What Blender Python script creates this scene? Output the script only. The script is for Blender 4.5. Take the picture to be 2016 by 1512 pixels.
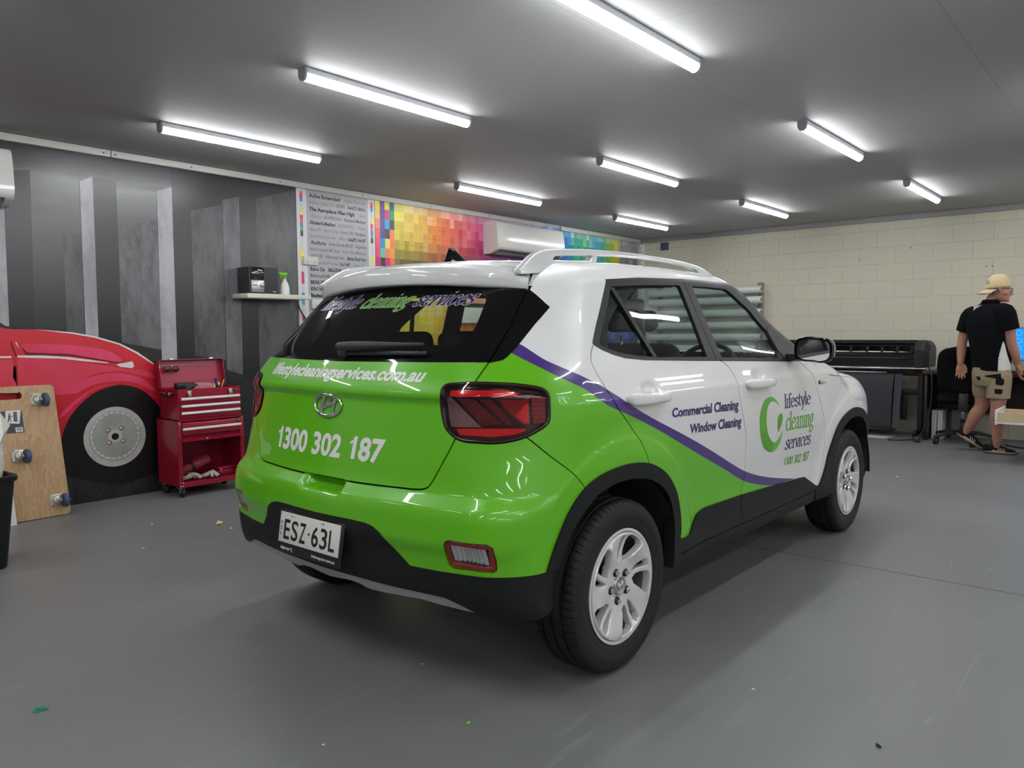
import bpy, bmesh, math, random
import numpy as np
from mathutils import Vector, Matrix
for _o in list(bpy.data.objects):
    bpy.data.objects.remove(_o)
SC = bpy.context.scene
COL = SC.collection
PI = math.pi
R = math.radians
# ------------------------------------------------------------- camera, world, exposure
CAM_H = 1.22
cam_d = bpy.data.cameras.new('camera')
cam_d.sensor_fit = 'HORIZONTAL'
cam_d.sensor_width = 36.0
cam_d.lens = 1522.676 / 2016.0 * 36.0
cam_d.clip_start = 0.05
cam = bpy.data.objects.new('camera', cam_d)
COL.objects.link(cam)
_yaw, _pit, _rol = 0.70216, 0.06724, -0.00685
_d = Vector((math.cos(_yaw) * math.cos(_pit), math.sin(_yaw) * math.cos(_pit), -math.sin(_pit)))
_r0 = Vector((math.sin(_yaw), -math.cos(_yaw), 0))
_u0 = _r0.cross(_d)
_r = _r0 * math.cos(_rol) + _u0 * math.sin(_rol)
_u = _u0 * math.cos(_rol) - _r0 * math.sin(_rol)
cam.matrix_world = Matrix(((_r.x, _u.x, -_d.x, 0), (_r.y, _u.y, -_d.y, 0), (_r.z, _u.z, -_d.z, CAM_H), (0, 0, 0, 1)))
SC.camera = cam
world = bpy.data.worlds.new('world')
SC.world = world
world.use_nodes = True
world.node_tree.nodes['Background'].inputs[0].default_value = (0.5, 0.52, 0.55, 1)
world.node_tree.nodes['Background'].inputs[1].default_value = 0.02
SC.view_settings.view_transform = 'Standard'
SC.view_settings.look = 'None'
SC.view_settings.gamma = 1.0
SC.view_settings.use_curve_mapping = False
SC.view_settings.exposure = 1.2
LAMP_STRENGTH = 21.0
SC.cycles.max_bounces = 10
SC.cycles.transparent_max_bounces = 16
SC.cycles.sample_clamp_indirect = 6.0

# ------------------------------------------------------------- helpers
def srgb(r, g, b):
    f = lambda c: (c / 12.92 if c <= 0.04045 else ((c + 0.055) / 1.055) ** 2.4)
    return (f(r / 255.0), f(g / 255.0), f(b / 255.0), 1.0)

def mat(name, col, rough=0.5, metal=0.0, coat=0.0, spec=0.5, emit=None, estr=0.0, noise=None, bump=None, coat_rough=0.03, alpha=None):
    m = bpy.data.materials.new(name)
    m.use_nodes = True
    nt = m.node_tree
    b = nt.nodes['Principled BSDF']
    if len(col) == 3:
        col = (*col, 1)
    b.inputs['Base Color'].default_value = col
    b.inputs['Roughness'].default_value = rough
    b.inputs['Metallic'].default_value = metal
    b.inputs['Coat Weight'].default_value = coat
    b.inputs['Coat Roughness'].default_value = coat_rough
    b.inputs['Specular IOR Level'].default_value = spec
    if emit:
        b.inputs['Emission Color'].default_value = emit
        b.inputs['Emission Strength'].default_value = estr
    if noise or bump:
        tc = nt.nodes.new('ShaderNodeTexCoord')
    if noise:                      # (scale, amount, second colour)
        n = nt.nodes.new('ShaderNodeTexNoise')
        n.inputs['Scale'].default_value = noise[0]
        n.inputs['Detail'].default_value = 6
        n.inputs['Roughness'].default_value = 0.65
        nt.links.new(tc.outputs['Object'], n.inputs['Vector'])
        r = nt.nodes.new('ShaderNodeMapRange')
        r.inputs[1].default_value = 0.35
        r.inputs[2].default_value = 0.7
        r.inputs[4].default_value = noise[1]
        nt.links.new(n.outputs[0], r.inputs[0])
        mx = nt.nodes.new('ShaderNodeMix')
        mx.data_type = 'RGBA'
        mx.inputs[6].default_value = col
        c2 = noise[2]
        mx.inputs[7].default_value = c2 if len(c2) == 4 else (*c2, 1)
        nt.links.new(r.outputs[0], mx.inputs[0])
        nt.links.new(mx.outputs[2], b.inputs['Base Color'])
    if bump:                       # (scale, strength)
        n2 = nt.nodes.new('ShaderNodeTexNoise')
        n2.inputs['Scale'].default_value = bump[0]
        n2.inputs['Detail'].default_value = 4
        nt.links.new(tc.outputs['Object'], n2.inputs['Vector'])
        bp = nt.nodes.new('ShaderNodeBump')
        bp.inputs['Strength'].default_value = bump[1]
        bp.inputs['Distance'].default_value = 0.004
        nt.links.new(n2.outputs[0], bp.inputs['Height'])
        nt.links.new(bp.outputs[0], b.inputs['Normal'])
    return m

def glass_mat(name, tint, refl=1.0, rough=0.0):
    m = bpy.data.materials.new(name)
    m.use_nodes = True
    nt = m.node_tree
    nt.nodes.clear()
    out = nt.nodes.new('ShaderNodeOutputMaterial')
    tr = nt.nodes.new('ShaderNodeBsdfTransparent')
    tr.inputs[0].default_value = (*tint, 1)
    gl = nt.nodes.new('ShaderNodeBsdfGlossy')
    gl.inputs['Roughness'].default_value = rough
    fr = nt.nodes.new('ShaderNodeFresnel')
    ge = nt.nodes.new('ShaderNodeNewGeometry')
    io = nt.nodes.new('ShaderNodeMapRange')
    io.inputs[3].default_value = 1.5
    io.inputs[4].default_value = 1 / 1.5
    nt.links.new(ge.outputs['Backfacing'], io.inputs[0])
    nt.links.new(io.outputs[0], fr.inputs[0])
    mu = nt.nodes.new('ShaderNodeMath')
    mu.operation = 'MULTIPLY'
    mu.inputs[1].default_value = refl
    mx = nt.nodes.new('ShaderNodeMixShader')
    nt.links.new(fr.outputs[0], mu.inputs[0])
    nt.links.new(mu.outputs[0], mx.inputs[0])
    nt.links.new(tr.outputs[0], mx.inputs[1])
    nt.links.new(gl.outputs[0], mx.inputs[2])
    nt.links.new(mx.outputs[0], out.inputs[0])
    return m

class MB:
    """collects shapes into one mesh; material slots by material object"""
    def __init__(self):
        self.v = []; self.f = []; self.m = []; self.s = []; self.mats = []
    def mi(self, m):
        if m not in self.mats:
            self.mats.append(m)
        return self.mats.index(m)
    def add(self, vs, fs, m, smooth=False):
        o = len(self.v)
        self.v.extend([tuple(p) for p in vs])
        k = self.mi(m)
        for f in fs:
            self.f.append([o + i for i in f]); self.m.append(k); self.s.append(smooth)
    def box(self, c, s, m, rot=None, bev=0.0, seg=2):
        if bev > 0:
            bm = bmesh.new()
            bmesh.ops.create_cube(bm, size=1)
            for v in bm.verts:
                v.co = Vector((v.co.x * s[0], v.co.y * s[1], v.co.z * s[2]))
            bmesh.ops.bevel(bm, geom=bm.edges[:], offset=min(bev, min(s) * 0.49), segments=seg, affect='EDGES', profile=0.5)
            self.bm(bm, m, smooth=True, M=(Matrix.Translation(Vector(c)) @ (rot.to_4x4() if rot else Matrix())))
            bm.free(); return
        x, y, z = s[0] / 2, s[1] / 2, s[2] / 2
        vs = [Vector(p) for p in ((-x, -y, -z), (x, -y, -z), (x, y, -z), (-x, y, -z), (-x, -y, z), (x, -y, z), (x, y, z), (-x, y, z))]
        if rot:
            vs = [rot @ v for v in vs]
        vs = [v + Vector(c) for v in vs]
        self.add(vs, [(0, 3, 2, 1), (4, 5, 6, 7), (0, 1, 5, 4), (1, 2, 6, 5), (2, 3, 7, 6), (3, 0, 4, 7)], m)
    def bm(self, bm, m, smooth=True, M=None):
        bm.verts.ensure_lookup_table()
        idx = {v: i for i, v in enumerate(bm.verts)}
        vs = [(M @ v.co) if M else v.co.copy() for v in bm.verts]
        self.add(vs, [[idx[v] for v in f.verts] for f in bm.faces], m, smooth)
    def lathe(self, prof, m, c=(0, 0, 0), axis='Z', n=24, smooth=True, M=None, cap=False):
        vs = []; fs = []
        k = len(prof)
        for i in range(n):
            a = 2 * PI * i / n
            for (r, h) in prof:
                p = (r * math.cos(a), r * math.sin(a), h)
                if axis == 'X': p = (h, p[0], p[1])
                elif axis == 'Y': p = (p[1], h, p[0])
                p = Vector(p) + Vector(c)
                vs.append(M @ p if M else p)
        for i in range(n):
            j = (i + 1) % n
            for q in range(k - 1):
                fs.append((i * k + q, j * k + q, j * k + q + 1, i * k + q + 1))
        if cap:
            fs.append([i * k for i in range(n)][::-1]); fs.append([i * k + k - 1 for i in range(n)])
        self.add(vs, fs, m, smooth)
    def tube(self, pts, rad, m, n=10, cap=True, smooth=True, flat=None):
        P = [Vector(p) for p in pts]
        rads = rad if isinstance(rad, (list, tuple)) else [rad] * len(P)
        vs = []; fs = []
        up = Vector((0, 0, 1))
        t0 = (P[1] - P[0]).normalized()
        if abs(t0.dot(up)) > 0.95: up = Vector((1, 0, 0))
        s = t0.cross(up).normalized()
        for i, p in enumerate(P):
            if i == 0: t = P[1] - P[0]
            elif i == len(P) - 1: t = P[-1] - P[-2]
            else: t = P[i + 1] - P[i - 1]
            t.normalize()
            s = (s - t * s.dot(t)).normalized()
            u = s.cross(t)
            for k in range(n):
                a = 2 * PI * k / n
                e = flat if flat else 1.0
                vs.append(p + (s * math.cos(a) + u * math.sin(a) * e) * rads[i])
        for i in range(len(P) - 1):
            for k in range(n):
                j = (k + 1) % n
                fs.append((i * n + k, i * n + j, (i + 1) * n + j, (i + 1) * n + k))
        if cap:
            fs.append(list(range(n))[::-1]); fs.append([(len(P) - 1) * n + k for k in range(n)])
        self.add(vs, fs, m, smooth)
    def loft(self, rings, m, smooth=True, cap=True):
        n = len(rings[0]); vs = [p for r in rings for p in r]; fs = []
        for i in range(len(rings) - 1):
            for k in range(n):
                j = (k + 1) % n
                fs.append((i * n + k, i * n + j, (i + 1) * n + j, (i + 1) * n + k))
        if cap:
            fs.append(list(range(n))[::-1]); fs.append([(len(rings) - 1) * n + k for k in range(n)])
        self.add(vs, fs, m, smooth)
    def prism(self, poly, depth, m, M=None, smooth=False):
        """poly: 2D outline in XY, extruded along +Z by depth, transformed by M"""
        n = len(poly)
        vs = [Vector((p[0], p[1], 0)) for p in poly] + [Vector((p[0], p[1], depth)) for p in poly]
        if M: vs = [M @ v for v in vs]
        fs = [list(range(n))[::-1], list(range(n, 2 * n))] + [(i, (i + 1) % n, n + (i + 1) % n, n + i) for i in range(n)]
        self.add(vs, fs, m, smooth)
    def poly(self, pts, m):
        self.add(pts, [list(range(len(pts)))], m)
    def build(self, name, parent=None, loc=None, sub=0, flip=True, auto=None):
        me = bpy.data.meshes.new(name)
        me.from_pydata(self.v, [], self.f)
        for m in self.mats: me.materials.append(m)
        me.polygons.foreach_set('material_index', self.m)
        me.polygons.foreach_set('use_smooth', self.s)
        me.update()
        if flip:
            bm = bmesh.new(); bm.from_mesh(me)
            bmesh.ops.remove_doubles(bm, verts=bm.verts, dist=1e-6)
            bmesh.ops.recalc_face_normals(bm, faces=bm.faces)
            bm.to_mesh(me); bm.free()
        if auto:
            try: me.set_sharp_from_angle(angle=R(auto))
            except Exception: pass
        o = bpy.data.objects.new(name, me)
        COL.objects.link(o)
        if parent: o.parent = parent
        if loc: o.location = loc
        if sub:
            md = o.modifiers.new('sub', 'SUBSURF'); md.levels = sub; md.render_levels = sub
        return o

def tag(o, label=None, cat=None, group=None, kind=None):
    if label: o['label'] = label
    if cat: o['category'] = cat
    if group: o['group'] = group
    if kind: o['kind'] = kind
    return o

def thing(name, label, cat, loc=(0, 0, 0), rz=0.0, group=None):
    o = bpy.data.objects.new(name, None)
    o.empty_display_size = 0.1
    COL.objects.link(o)
    o.location = loc; o.rotation_euler = (0, 0, rz)
    return tag(o, label, cat, group)

def copy_tree(o, parent=None):
    kids = list(o.children)
    c = o.copy(); COL.objects.link(c)
    if parent: c.parent = parent
    for k in kids: copy_tree(k, c)
    return c

def cr(pts, n=8, closed=False):
    """Catmull-Rom through points"""
    P = [np.array(p, float) for p in pts]; out = []
    N = len(P)
    rng = range(N if closed else N - 1)
    for i in rng:
        p1, p2 = P[i], P[(i + 1) % N]
        p0 = P[i - 1] if (i > 0 or closed) else 2 * p1 - p2
        p3 = P[(i + 2) % N] if (i + 2 < N or closed) else 2 * p2 - p1
        for k in range(n):
            t = k / n
            out.append(0.5 * ((2 * p1) + (p2 - p0) * t + (2 * p0 - 5 * p1 + 4 * p2 - p3) * t * t + (3 * p1 - p0 - 3 * p2 + p3) * t ** 3))
    if not closed: out.append(P[-1])
    return [tuple(p) for p in out]

def text_tris(s, bold=0.0, shear=0.0, spacing=1.0, res=4):
    """lettering from the built-in font as (2D verts, polygons), cut fine enough to lie on a curved panel"""
    cu = bpy.data.curves.new('t', 'FONT')
    cu.body = s; cu.offset = bold; cu.shear = shear; cu.space_character = spacing
    cu.resolution_u = res; cu.fill_mode = 'FRONT'
    ob = bpy.data.objects.new('t', cu); COL.objects.link(ob)
    dg = bpy.context.evaluated_depsgraph_get(); dg.update()
    me = bpy.data.meshes.new_from_object(ob.evaluated_get(dg))
    V = [(v.co.x, v.co.y) for v in me.vertices]; Fc = [list(p.vertices) for p in me.polygons]
    bpy.data.objects.remove(ob); bpy.data.curves.remove(cu); bpy.data.meshes.remove(me)
    return V, Fc
_tc = {}
def one_glyph():
    return [(.0, .545), (.0, .45), (.155, .52), (.155, 0), (.265, 0), (.265, .72), (.185, .72), (.12, .60)]
def text2d(s, **k):
    if '1' in s:                 # set the figure 1 with its flag
        V = []; Fc = []; x = 0.0; b_ = k.get('bold', 0) * .8; shr = k.get('shear', 0)
        k0 = {q: w for q, w in k.items() if q != 'shear'}
        for run in s.replace('1', '|1|').split('|'):
            if run == '': continue
            if run == '1':
                g_ = one_glyph(); q = [(px + x + .07, py) for px, py in g_]
                q = [(px + (b_ if px > x + .28 else (-b_ if px > x + .2 else 0)), py) for px, py in q]
                o = len(V); V += q; Fc += [[o + 0, o + 1, o + 2, o + 7], [o + 2, o + 3, o + 4, o + 5, o + 6, o + 7]]; x += .46
            elif run.strip() == '': x += .28
            else:
                lead = len(run) - len(run.lstrip()); trail = len(run) - len(run.rstrip())
                x += .28 * lead
                v, f = text2d(run.strip(), **k0); a = np.array(v); o = len(V)
                V += [(p[0] - a[:, 0].min() + x + .03, p[1]) for p in v]; Fc += [[o + i for i in q] for q in f]; x += a[:, 0].max() - a[:, 0].min() + .07 + .28 * trail
        return [(p[0] + shr * p[1], p[1]) for p in V], Fc
    key = (s, tuple(sorted(k.items())))
    if key not in _tc: _tc[key] = text_tris(s, **k)
    V, Fc = _tc[key]
    return [tuple(v) for v in V], Fc
def fit(V, quad):
    """map 2D lettering from its own bounding box to a quad (bl, br, tl, tr) in 2D"""
    a = np.array(V, float); lo = a.min(0); hi = a.max(0)
    u = (a - lo) / (hi - lo)
    bl, br, tl, tr = [np.array(q, float) for q in quad]
    w = (bl * (1 - u[:, :1]) + br * u[:, :1]) * (1 - u[:, 1:]) + (tl * (1 - u[:, :1]) + tr * u[:, :1]) * u[:, 1:]
    return w
GLY = {
 'l': ([[(.14, 1.55), (.14, 0)], [(-.02, 1.5), (.14, 1.58)], [(-.06, 0), (.34, 0)]], .36),
 'i': ([[(.14, 1), (.14, 0)], [(-.02, .95), (.14, 1.02)], [(-.06, 0), (.34, 0)], [(.12, 1.38), (.17, 1.42)]], .38),
 'f': ([[(.55, 1.42), (.42, 1.56), (.25, 1.5), (.19, 1.25), (.19, .6), (.19, 0)], [(-.02, .97), (.46, .97)], [(0, 0), (.4, 0)]], .46),
 'e': ([[(.1, .56), (.4, .58), (.70, .62), (.66, .88), (.42, 1.02), (.16, .82), (.07, .48), (.18, .13), (.44, -.02), (.72, .16)]], .84),
 's': ([[(.56, .78), (.5, .97), (.3, 1.02), (.11, .9), (.12, .68), (.35, .52), (.58, .36), (.58, .12), (.36, -.02), (.14, .03), (.04, .24)]], .72),
 't': ([[(.2, 1.36), (.2, .8), (.2, .25), (.28, .02), (.5, .1)], [(-.02, .97), (.48, .97)]], .54),
 'y': ([[(.06, 1), (.4, .05)], [(.72, 1), (.4, .05), (.22, -.45), (.02, -.55)], [(-.06, .99), (.22, .99)], [(.58, .99), (.86, .99)]], .84),
 'c': ([[(.66, .8), (.54, .99), (.32, 1.0), (.12, .78), (.07, .45), (.19, .1), (.44, -.02), (.7, .16)]], .78),
 'a': ([[(.12, .82), (.3, 1.02), (.5, .96), (.57, .7), (.57, .18), (.66, 0), (.8, .06)], [(.57, .6), (.28, .5), (.09, .28), (.16, .02), (.36, .02), (.57, .25)]], .86),
 'n': ([[(.15, 1), (.15, 0)], [(.15, .72), (.32, .95), (.5, 1.02), (.63, .9), (.66, .65), (.66, 0)], [(-.02, .96), (.15, 1.02)], [(-.03, 0), (.34, 0)], [(.48, 0), (.84, 0)]], .92),
 'g': ([[(.6, .72), (.55, .95), (.35, 1.02), (.14, .9), (.1, .62), (.22, .36), (.42, .34), (.58, .5), (.6, .72)], [(.26, .36), (.14, .14), (.4, .04), (.66, -.08), (.68, -.32), (.42, -.52), (.12, -.46), (.04, -.25), (.22, .04)], [(.55, .9), (.8, 1.02)]], .84),
 'r': ([[(.15, 1), (.15, 0)], [(.15, .68), (.3, .95), (.52, .97)], [(-.02, .96), (.15, 1.02)], [(-.03, 0), (.36, 0)]], .58),
 'v': ([[(.06, 1), (.4, 0)], [(.72, 1), (.4, 0)], [(-.06, .99), (.22, .99)], [(.58, .99), (.86, .99)]], .80),
 ' ': ([], .5)}
def serif2d(s, thick=.085, thin=.032, grow=0.0, shear=0.0):
    V = []; Fc = []; x = 0.0
    for ch in s:
        paths, adv = GLY[ch]
        for p in paths:
            q = np.array(cr(p, 6) if len(p) > 2 else [p[0], tuple((np.array(p[0]) + np.array(p[1])) / 2), p[1]], float)
            q[:, 0] += x
            t = np.gradient(q, axis=0); t /= np.linalg.norm(t, axis=1)[:, None] + 1e-9
            th = np.arctan2(t[:, 1], t[:, 0]) - R(20)
            w = np.sqrt((thick * np.sin(th)) ** 2 + (thin * np.cos(th)) ** 2) + grow
            q[0] -= t[0] * (grow + .02); q[-1] += t[-1] * (grow + .02)
            nn = np.stack([-t[:, 1], t[:, 0]], 1) * w[:, None]
            o = len(V)
            for a, b in zip(q + nn, q - nn):
                V.append(tuple(a)); V.append(tuple(b))
            Fc += [[o + 2 * i, o + 2 * i + 1, o + 2 * i + 3, o + 2 * i + 2] for i in range(len(q) - 1)]
        x += adv
    V = [(a + shear * b, b) for a, b in V]
    return V, Fc
# ------------------------------------------------------------- room shell
WX, WY, CZ = 9.99, 5.94, 2.56          # back wall, mural wall, ceiling height
RX, RY = -4.6, -6.6                    # the two walls behind and beside the camera
KM = 0.985
def ceil_mat():
    m = mat('ceiling_paint', (0.41, 0.41, 0.41), rough=0.62, spec=0.3)
    nt = m.node_tree; b = nt.nodes['Principled BSDF']
    tc = nt.nodes.new('ShaderNodeTexCoord')
    br = nt.nodes.new('ShaderNodeTexBrick')
    br.inputs['Scale'].default_value = 1
    br.inputs['Brick Width'].default_value = 3.6; br.inputs['Row Height'].default_value = 1.2
    br.inputs['Mortar Size'].default_value = 0.0035; br.inputs['Mortar Smooth'].default_value = 0.6
    br.inputs['Color1'].default_value = (0.41, 0.41, 0.41, 1); br.inputs['Color2'].default_value = (0.40, 0.40, 0.40, 1)
    br.inputs['Mortar'].default_value = (0.31, 0.31, 0.31, 1)
    sp = nt.nodes.new('ShaderNodeMapping'); sp.inputs['Location'].default_value = (0.55, 0.43, 0)
    nt.links.new(tc.outputs['Object'], sp.inputs[0]); nt.links.new(sp.outputs[0], br.inputs['Vector'])
    nt.links.new(br.outputs[0], b.inputs['Base Color'])
    return m
def floor_mat():
    m = mat('grey_floor_paint', (0.17, 0.175, 0.18), rough=0.42, spec=0.4)
    nt = m.node_tree; b = nt.nodes['Principled BSDF']
    tc = nt.nodes.new('ShaderNodeTexCoord')
    n = nt.nodes.new('ShaderNodeTexNoise'); n.inputs['Scale'].default_value = 0.9; n.inputs['Detail'].default_value = 8
    n.inputs['Roughness'].default_value = 0.6
    cr_ = nt.nodes.new('ShaderNodeValToRGB')
    cr_.color_ramp.elements[0].position = 0.3; cr_.color_ramp.elements[0].color = (0.160, 0.163, 0.162, 1)
    cr_.color_ramp.elements[1].position = 0.75; cr_.color_ramp.elements[1].color = (0.198, 0.202, 0.20, 1)
    nt.links.new(tc.outputs['Object'], n.inputs['Vector']); nt.links.new(n.outputs[0], cr_.inputs[0])
    # fine scratches: stretched noise thresholded
    mp = nt.nodes.new('ShaderNodeMapping'); mp.inputs['Rotation'].default_value = (0, 0, 0.9); mp.inputs['Scale'].default_value = (1.4, 17, 1)
    n2 = nt.nodes.new('ShaderNodeTexNoise'); n2.inputs['Scale'].default_value = 1.5; n2.inputs['Detail'].default_value = 3; n2.inputs['Distortion'].default_value = 0.7
    nt.links.new(tc.outputs['Object'], mp.inputs[0]); nt.links.new(mp.outputs[0], n2.inputs['Vector'])
    r2 = nt.nodes.new('ShaderNodeMapRange'); r2.inputs[1].default_value = 0.63; r2.inputs[2].default_value = 0.74
    nt.links.new(n2.outputs[0], r2.inputs[0])
    mx = nt.nodes.new('ShaderNodeMix'); mx.data_type = 'RGBA'
    mul = nt.nodes.new('ShaderNodeMath'); mul.operation = 'MULTIPLY'; mul.inputs[1].default_value = 0.3
    nt.links.new(r2.outputs[0], mul.inputs[0]); nt.links.new(mul.outputs[0], mx.inputs[0])
    nt.links.new(cr_.outputs[0], mx.inputs[6]); mx.inputs[7].default_value = (0.3, 0.31, 0.31, 1)
    nt.links.new(mx.outputs[2], b.inputs['Base Color'])
    r3 = nt.nodes.new('ShaderNodeMapRange'); r3.inputs[1].default_value = 0.3; r3.inputs[2].default_value = 0.7; r3.inputs[3].default_value = 0.34; r3.inputs[4].default_value = 0.5
    nt.links.new(n.outputs[0], r3.inputs[0]); nt.links.new(r3.outputs[0], b.inputs['Roughness'])
    bp = nt.nodes.new('ShaderNodeBump'); bp.inputs['Strength'].default_value = 0.12; bp.inputs['Distance'].default_value = 0.003
    n4 = nt.nodes.new('ShaderNodeTexNoise'); n4.inputs['Scale'].default_value = 14; n4.inputs['Detail'].default_value = 5
    nt.links.new(tc.outputs['Object'], n4.inputs['Vector']); nt.links.new(n4.outputs[0], bp.inputs['Height']); nt.links.new(bp.outputs[0], b.inputs['Normal'])
    return m
def block_mat():
    m = mat('cream_block_paint', (0.6, 0.57, 0.46), rough=0.6, spec=0.3)
    nt = m.node_tree; b = nt.nodes['Principled BSDF']
    tc = nt.nodes.new('ShaderNodeTexCoord')
    sx = nt.nodes.new('ShaderNodeSeparateXYZ'); cx_ = nt.nodes.new('ShaderNodeCombineXYZ')
    ad = nt.nodes.new('ShaderNodeMath'); ad.operation = 'ADD'; ad.inputs[1].default_value = -0.295 + 8.0
    nt.links.new(tc.outputs['Object'], sx.inputs[0]); nt.links.new(sx.outputs['Y'], ad.inputs[0])
    nt.links.new(ad.outputs[0], cx_.inputs['X']); nt.links.new(sx.outputs['Z'], cx_.inputs['Y'])
    br = nt.nodes.new('ShaderNodeTexBrick'); br.inputs['Scale'].default_value = 1
    br.inputs['Brick Width'].default_value = 0.4; br.inputs['Row Height'].default_value = 0.2; br.inputs['Mortar Size'].default_value = 0.0035
    br.inputs['Mortar Smooth'].default_value = 0.8
    br.inputs['Color1'].default_value = (0.66, 0.625, 0.50, 1); br.inputs['Color2'].default_value = (0.645, 0.61, 0.495, 1)
    br.inputs['Mortar'].default_value = (0.50, 0.475, 0.39, 1)
    nt.links.new(cx_.outputs[0], br.inputs['Vector']); nt.links.new(br.outputs[0], b.inputs['Base Color'])
    n = nt.nodes.new('ShaderNodeTexNoise'); n.inputs['Scale'].default_value = 22; n.inputs['Detail'].default_value = 5
    nt.links.new(tc.outputs['Object'], n.inputs['Vector'])
    mm = nt.nodes.new('ShaderNodeMath'); mm.operation = 'MULTIPLY_ADD'; mm.inputs[1].default_value = -1.0
    sc = nt.nodes.new('ShaderNodeMath'); sc.operation = 'MULTIPLY'; sc.inputs[1].default_value = 0.12
    nt.links.new(n.outputs[0], sc.inputs[0]); nt.links.new(br.outputs['Fac'], mm.inputs[0]); nt.links.new(sc.outputs[0], mm.inputs[2])
    bp = nt.nodes.new('ShaderNodeBump'); bp.inputs['Strength'].default_value = 0.4; bp.inputs['Distance'].default_value = 0.006
    nt.links.new(mm.outputs[0], bp.inputs['Height']); nt.links.new(bp.outputs[0], b.inputs['Normal'])
    return m
M_ceil, M_floor, M_block = ceil_mat(), floor_mat(), block_mat()
M_wallpaint = mat('pale_grey_wall_paint', (0.5, 0.5, 0.49), rough=0.6)
M_farwall = mat('dark_grey_wall_paint', (0.45, 0.45, 0.44), rough=0.7, spec=0.2)
M_trim = mat('off_white_trim', (0.62, 0.61, 0.57), rough=0.45)
M_white = mat('white_plastic', (0.72, 0.72, 0.70), rough=0.3)
M_black = mat('black_plastic', (0.012, 0.012, 0.013), rough=0.42)
M_dark = mat('charcoal_plastic', (0.03, 0.03, 0.033), rough=0.55)
M_metal = mat('brushed_steel', (0.55, 0.55, 0.55), rough=0.3, metal=1.0)
M_screw = mat('dark_fixing', (0.1, 0.1, 0.1), rough=0.4, metal=0.8)

def struct(name, mb):
    return tag(mb.build(name), kind='structure')
T = 0.12
mb = MB(); mb.box(((WX + RX) / 2, (WY + RY) / 2, -T / 2), (WX - RX + 2 * T, WY - RY + 2 * T, T), M_floor); struct('floor', mb)
mb = MB(); mb.box(((WX + RX) / 2, (WY + RY) / 2, CZ + T / 2), (WX - RX + 2 * T, WY - RY + 2 * T, T), M_ceil); struct('ceiling', mb)
mb = MB(); mb.box((WX + T / 2, (WY + RY) / 2, CZ / 2), (T, WY - RY, CZ), M_block); struct('wall_back', mb)
mb = MB(); mb.box(((WX + RX) / 2, WY + T / 2, CZ / 2), (WX - RX, T, CZ), M_wallpaint); struct('wall_left', mb)
mb = MB(); mb.box(((WX + RX) / 2, RY - T / 2, CZ / 2), (WX - RX, T, CZ), M_farwall); struct('wall_right', mb)
mb = MB(); mb.box((RX - T / 2, (WY + RY) / 2, CZ / 2), (T, WY - RY, CZ), M_farwall); struct('wall_front', mb)
# cornice strips: off-white timber along the mural wall (two lengths), grey metal angle along the block wall
mb = MB(); mb.box(((-3.0 + 2.49) / 2, WY - 0.016, CZ - 0.028), (5.49, 0.03, 0.05), M_trim, bev=0.004)
mb.box(((2.496 + 7.60) / 2, WY - 0.016, CZ - 0.028), (5.104, 0.03, 0.05), M_trim, bev=0.004)
mb.box(((7.98 + 9.9) / 2, WY - 0.016, CZ - 0.035), (1.92, 0.03, 0.05), M_trim, bev=0.004)
for x in (2.44, 2.52, 3.1, 3.9, 4.8, 5.7, 6.6): mb.lathe([(0, -.003), (.006, -.003), (.006, 0)], M_screw, c=(x, WY - .031, CZ - .03), axis='Y', n=8)
struct('trim_1', mb)
mb = MB(); mb.box((WX - 0.02, (WY + RY) / 2, CZ - 0.03), (0.04, WY - RY - 0.01, 0.06), mat('grey_cornice', (0.33, 0.33, 0.34), rough=0.5), bev=0.004); struct('trim_2', mb)
mb = MB(); mb.box(((WX + RX) / 2, WY - 0.012, 0.003), (WX - RX - .02, 0.02, 0.006), mat('grey_plinth_paint', (0.15, 0.15, 0.155), rough=0.5)); struct('baseboard_left', mb)
# construction joint across the floor slab and painted-over patches on the blockwork
mb = MB(); mb.box((4.155, 1.2, 0.0004), (0.006, 9.0, 0.0008), mat('floor_joint', (0.075, 0.077, 0.08), rough=0.7)); struct('trim_3', mb)
M_patch = mat('filler_patch', (0.66, 0.64, 0.55), rough=0.6, noise=(30, 0.6, (0.58, 0.56, 0.46)))
mb = MB(); rnd = random.Random(4)
for (y, z, r) in ((3.32, 2.25, .05), (3.62, 2.11, .035), (4.0, 2.37, .05), (3.67, 2.35, .045)):
    mb.add([(WX - .0015, y + r * (1 + .25 * rnd.uniform(-1, 1)) * math.cos(a), z + 1.2 * r * (1 + .25 * rnd.uniform(-1, 1)) * math.sin(a)) for a in [2 * PI * k / 14 for k in range(14)]], [list(range(14))], M_patch)
M_hole = mat('drill_hole', (0.08, 0.07, 0.06), rough=0.8)
for (y, z, r) in ((2.33, 2.17, .008), (1.56, 1.91, .007), (1.5, 1.91, .007), (2.9, 2.07, .006), (4.6, 2.02, .007)):
    mb.lathe([(0, 0), (r, 0)], M_hole, c=(WX - .001, y, z), axis='X', n=8)
tag(mb.build('trim_4'), kind='structure')

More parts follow.
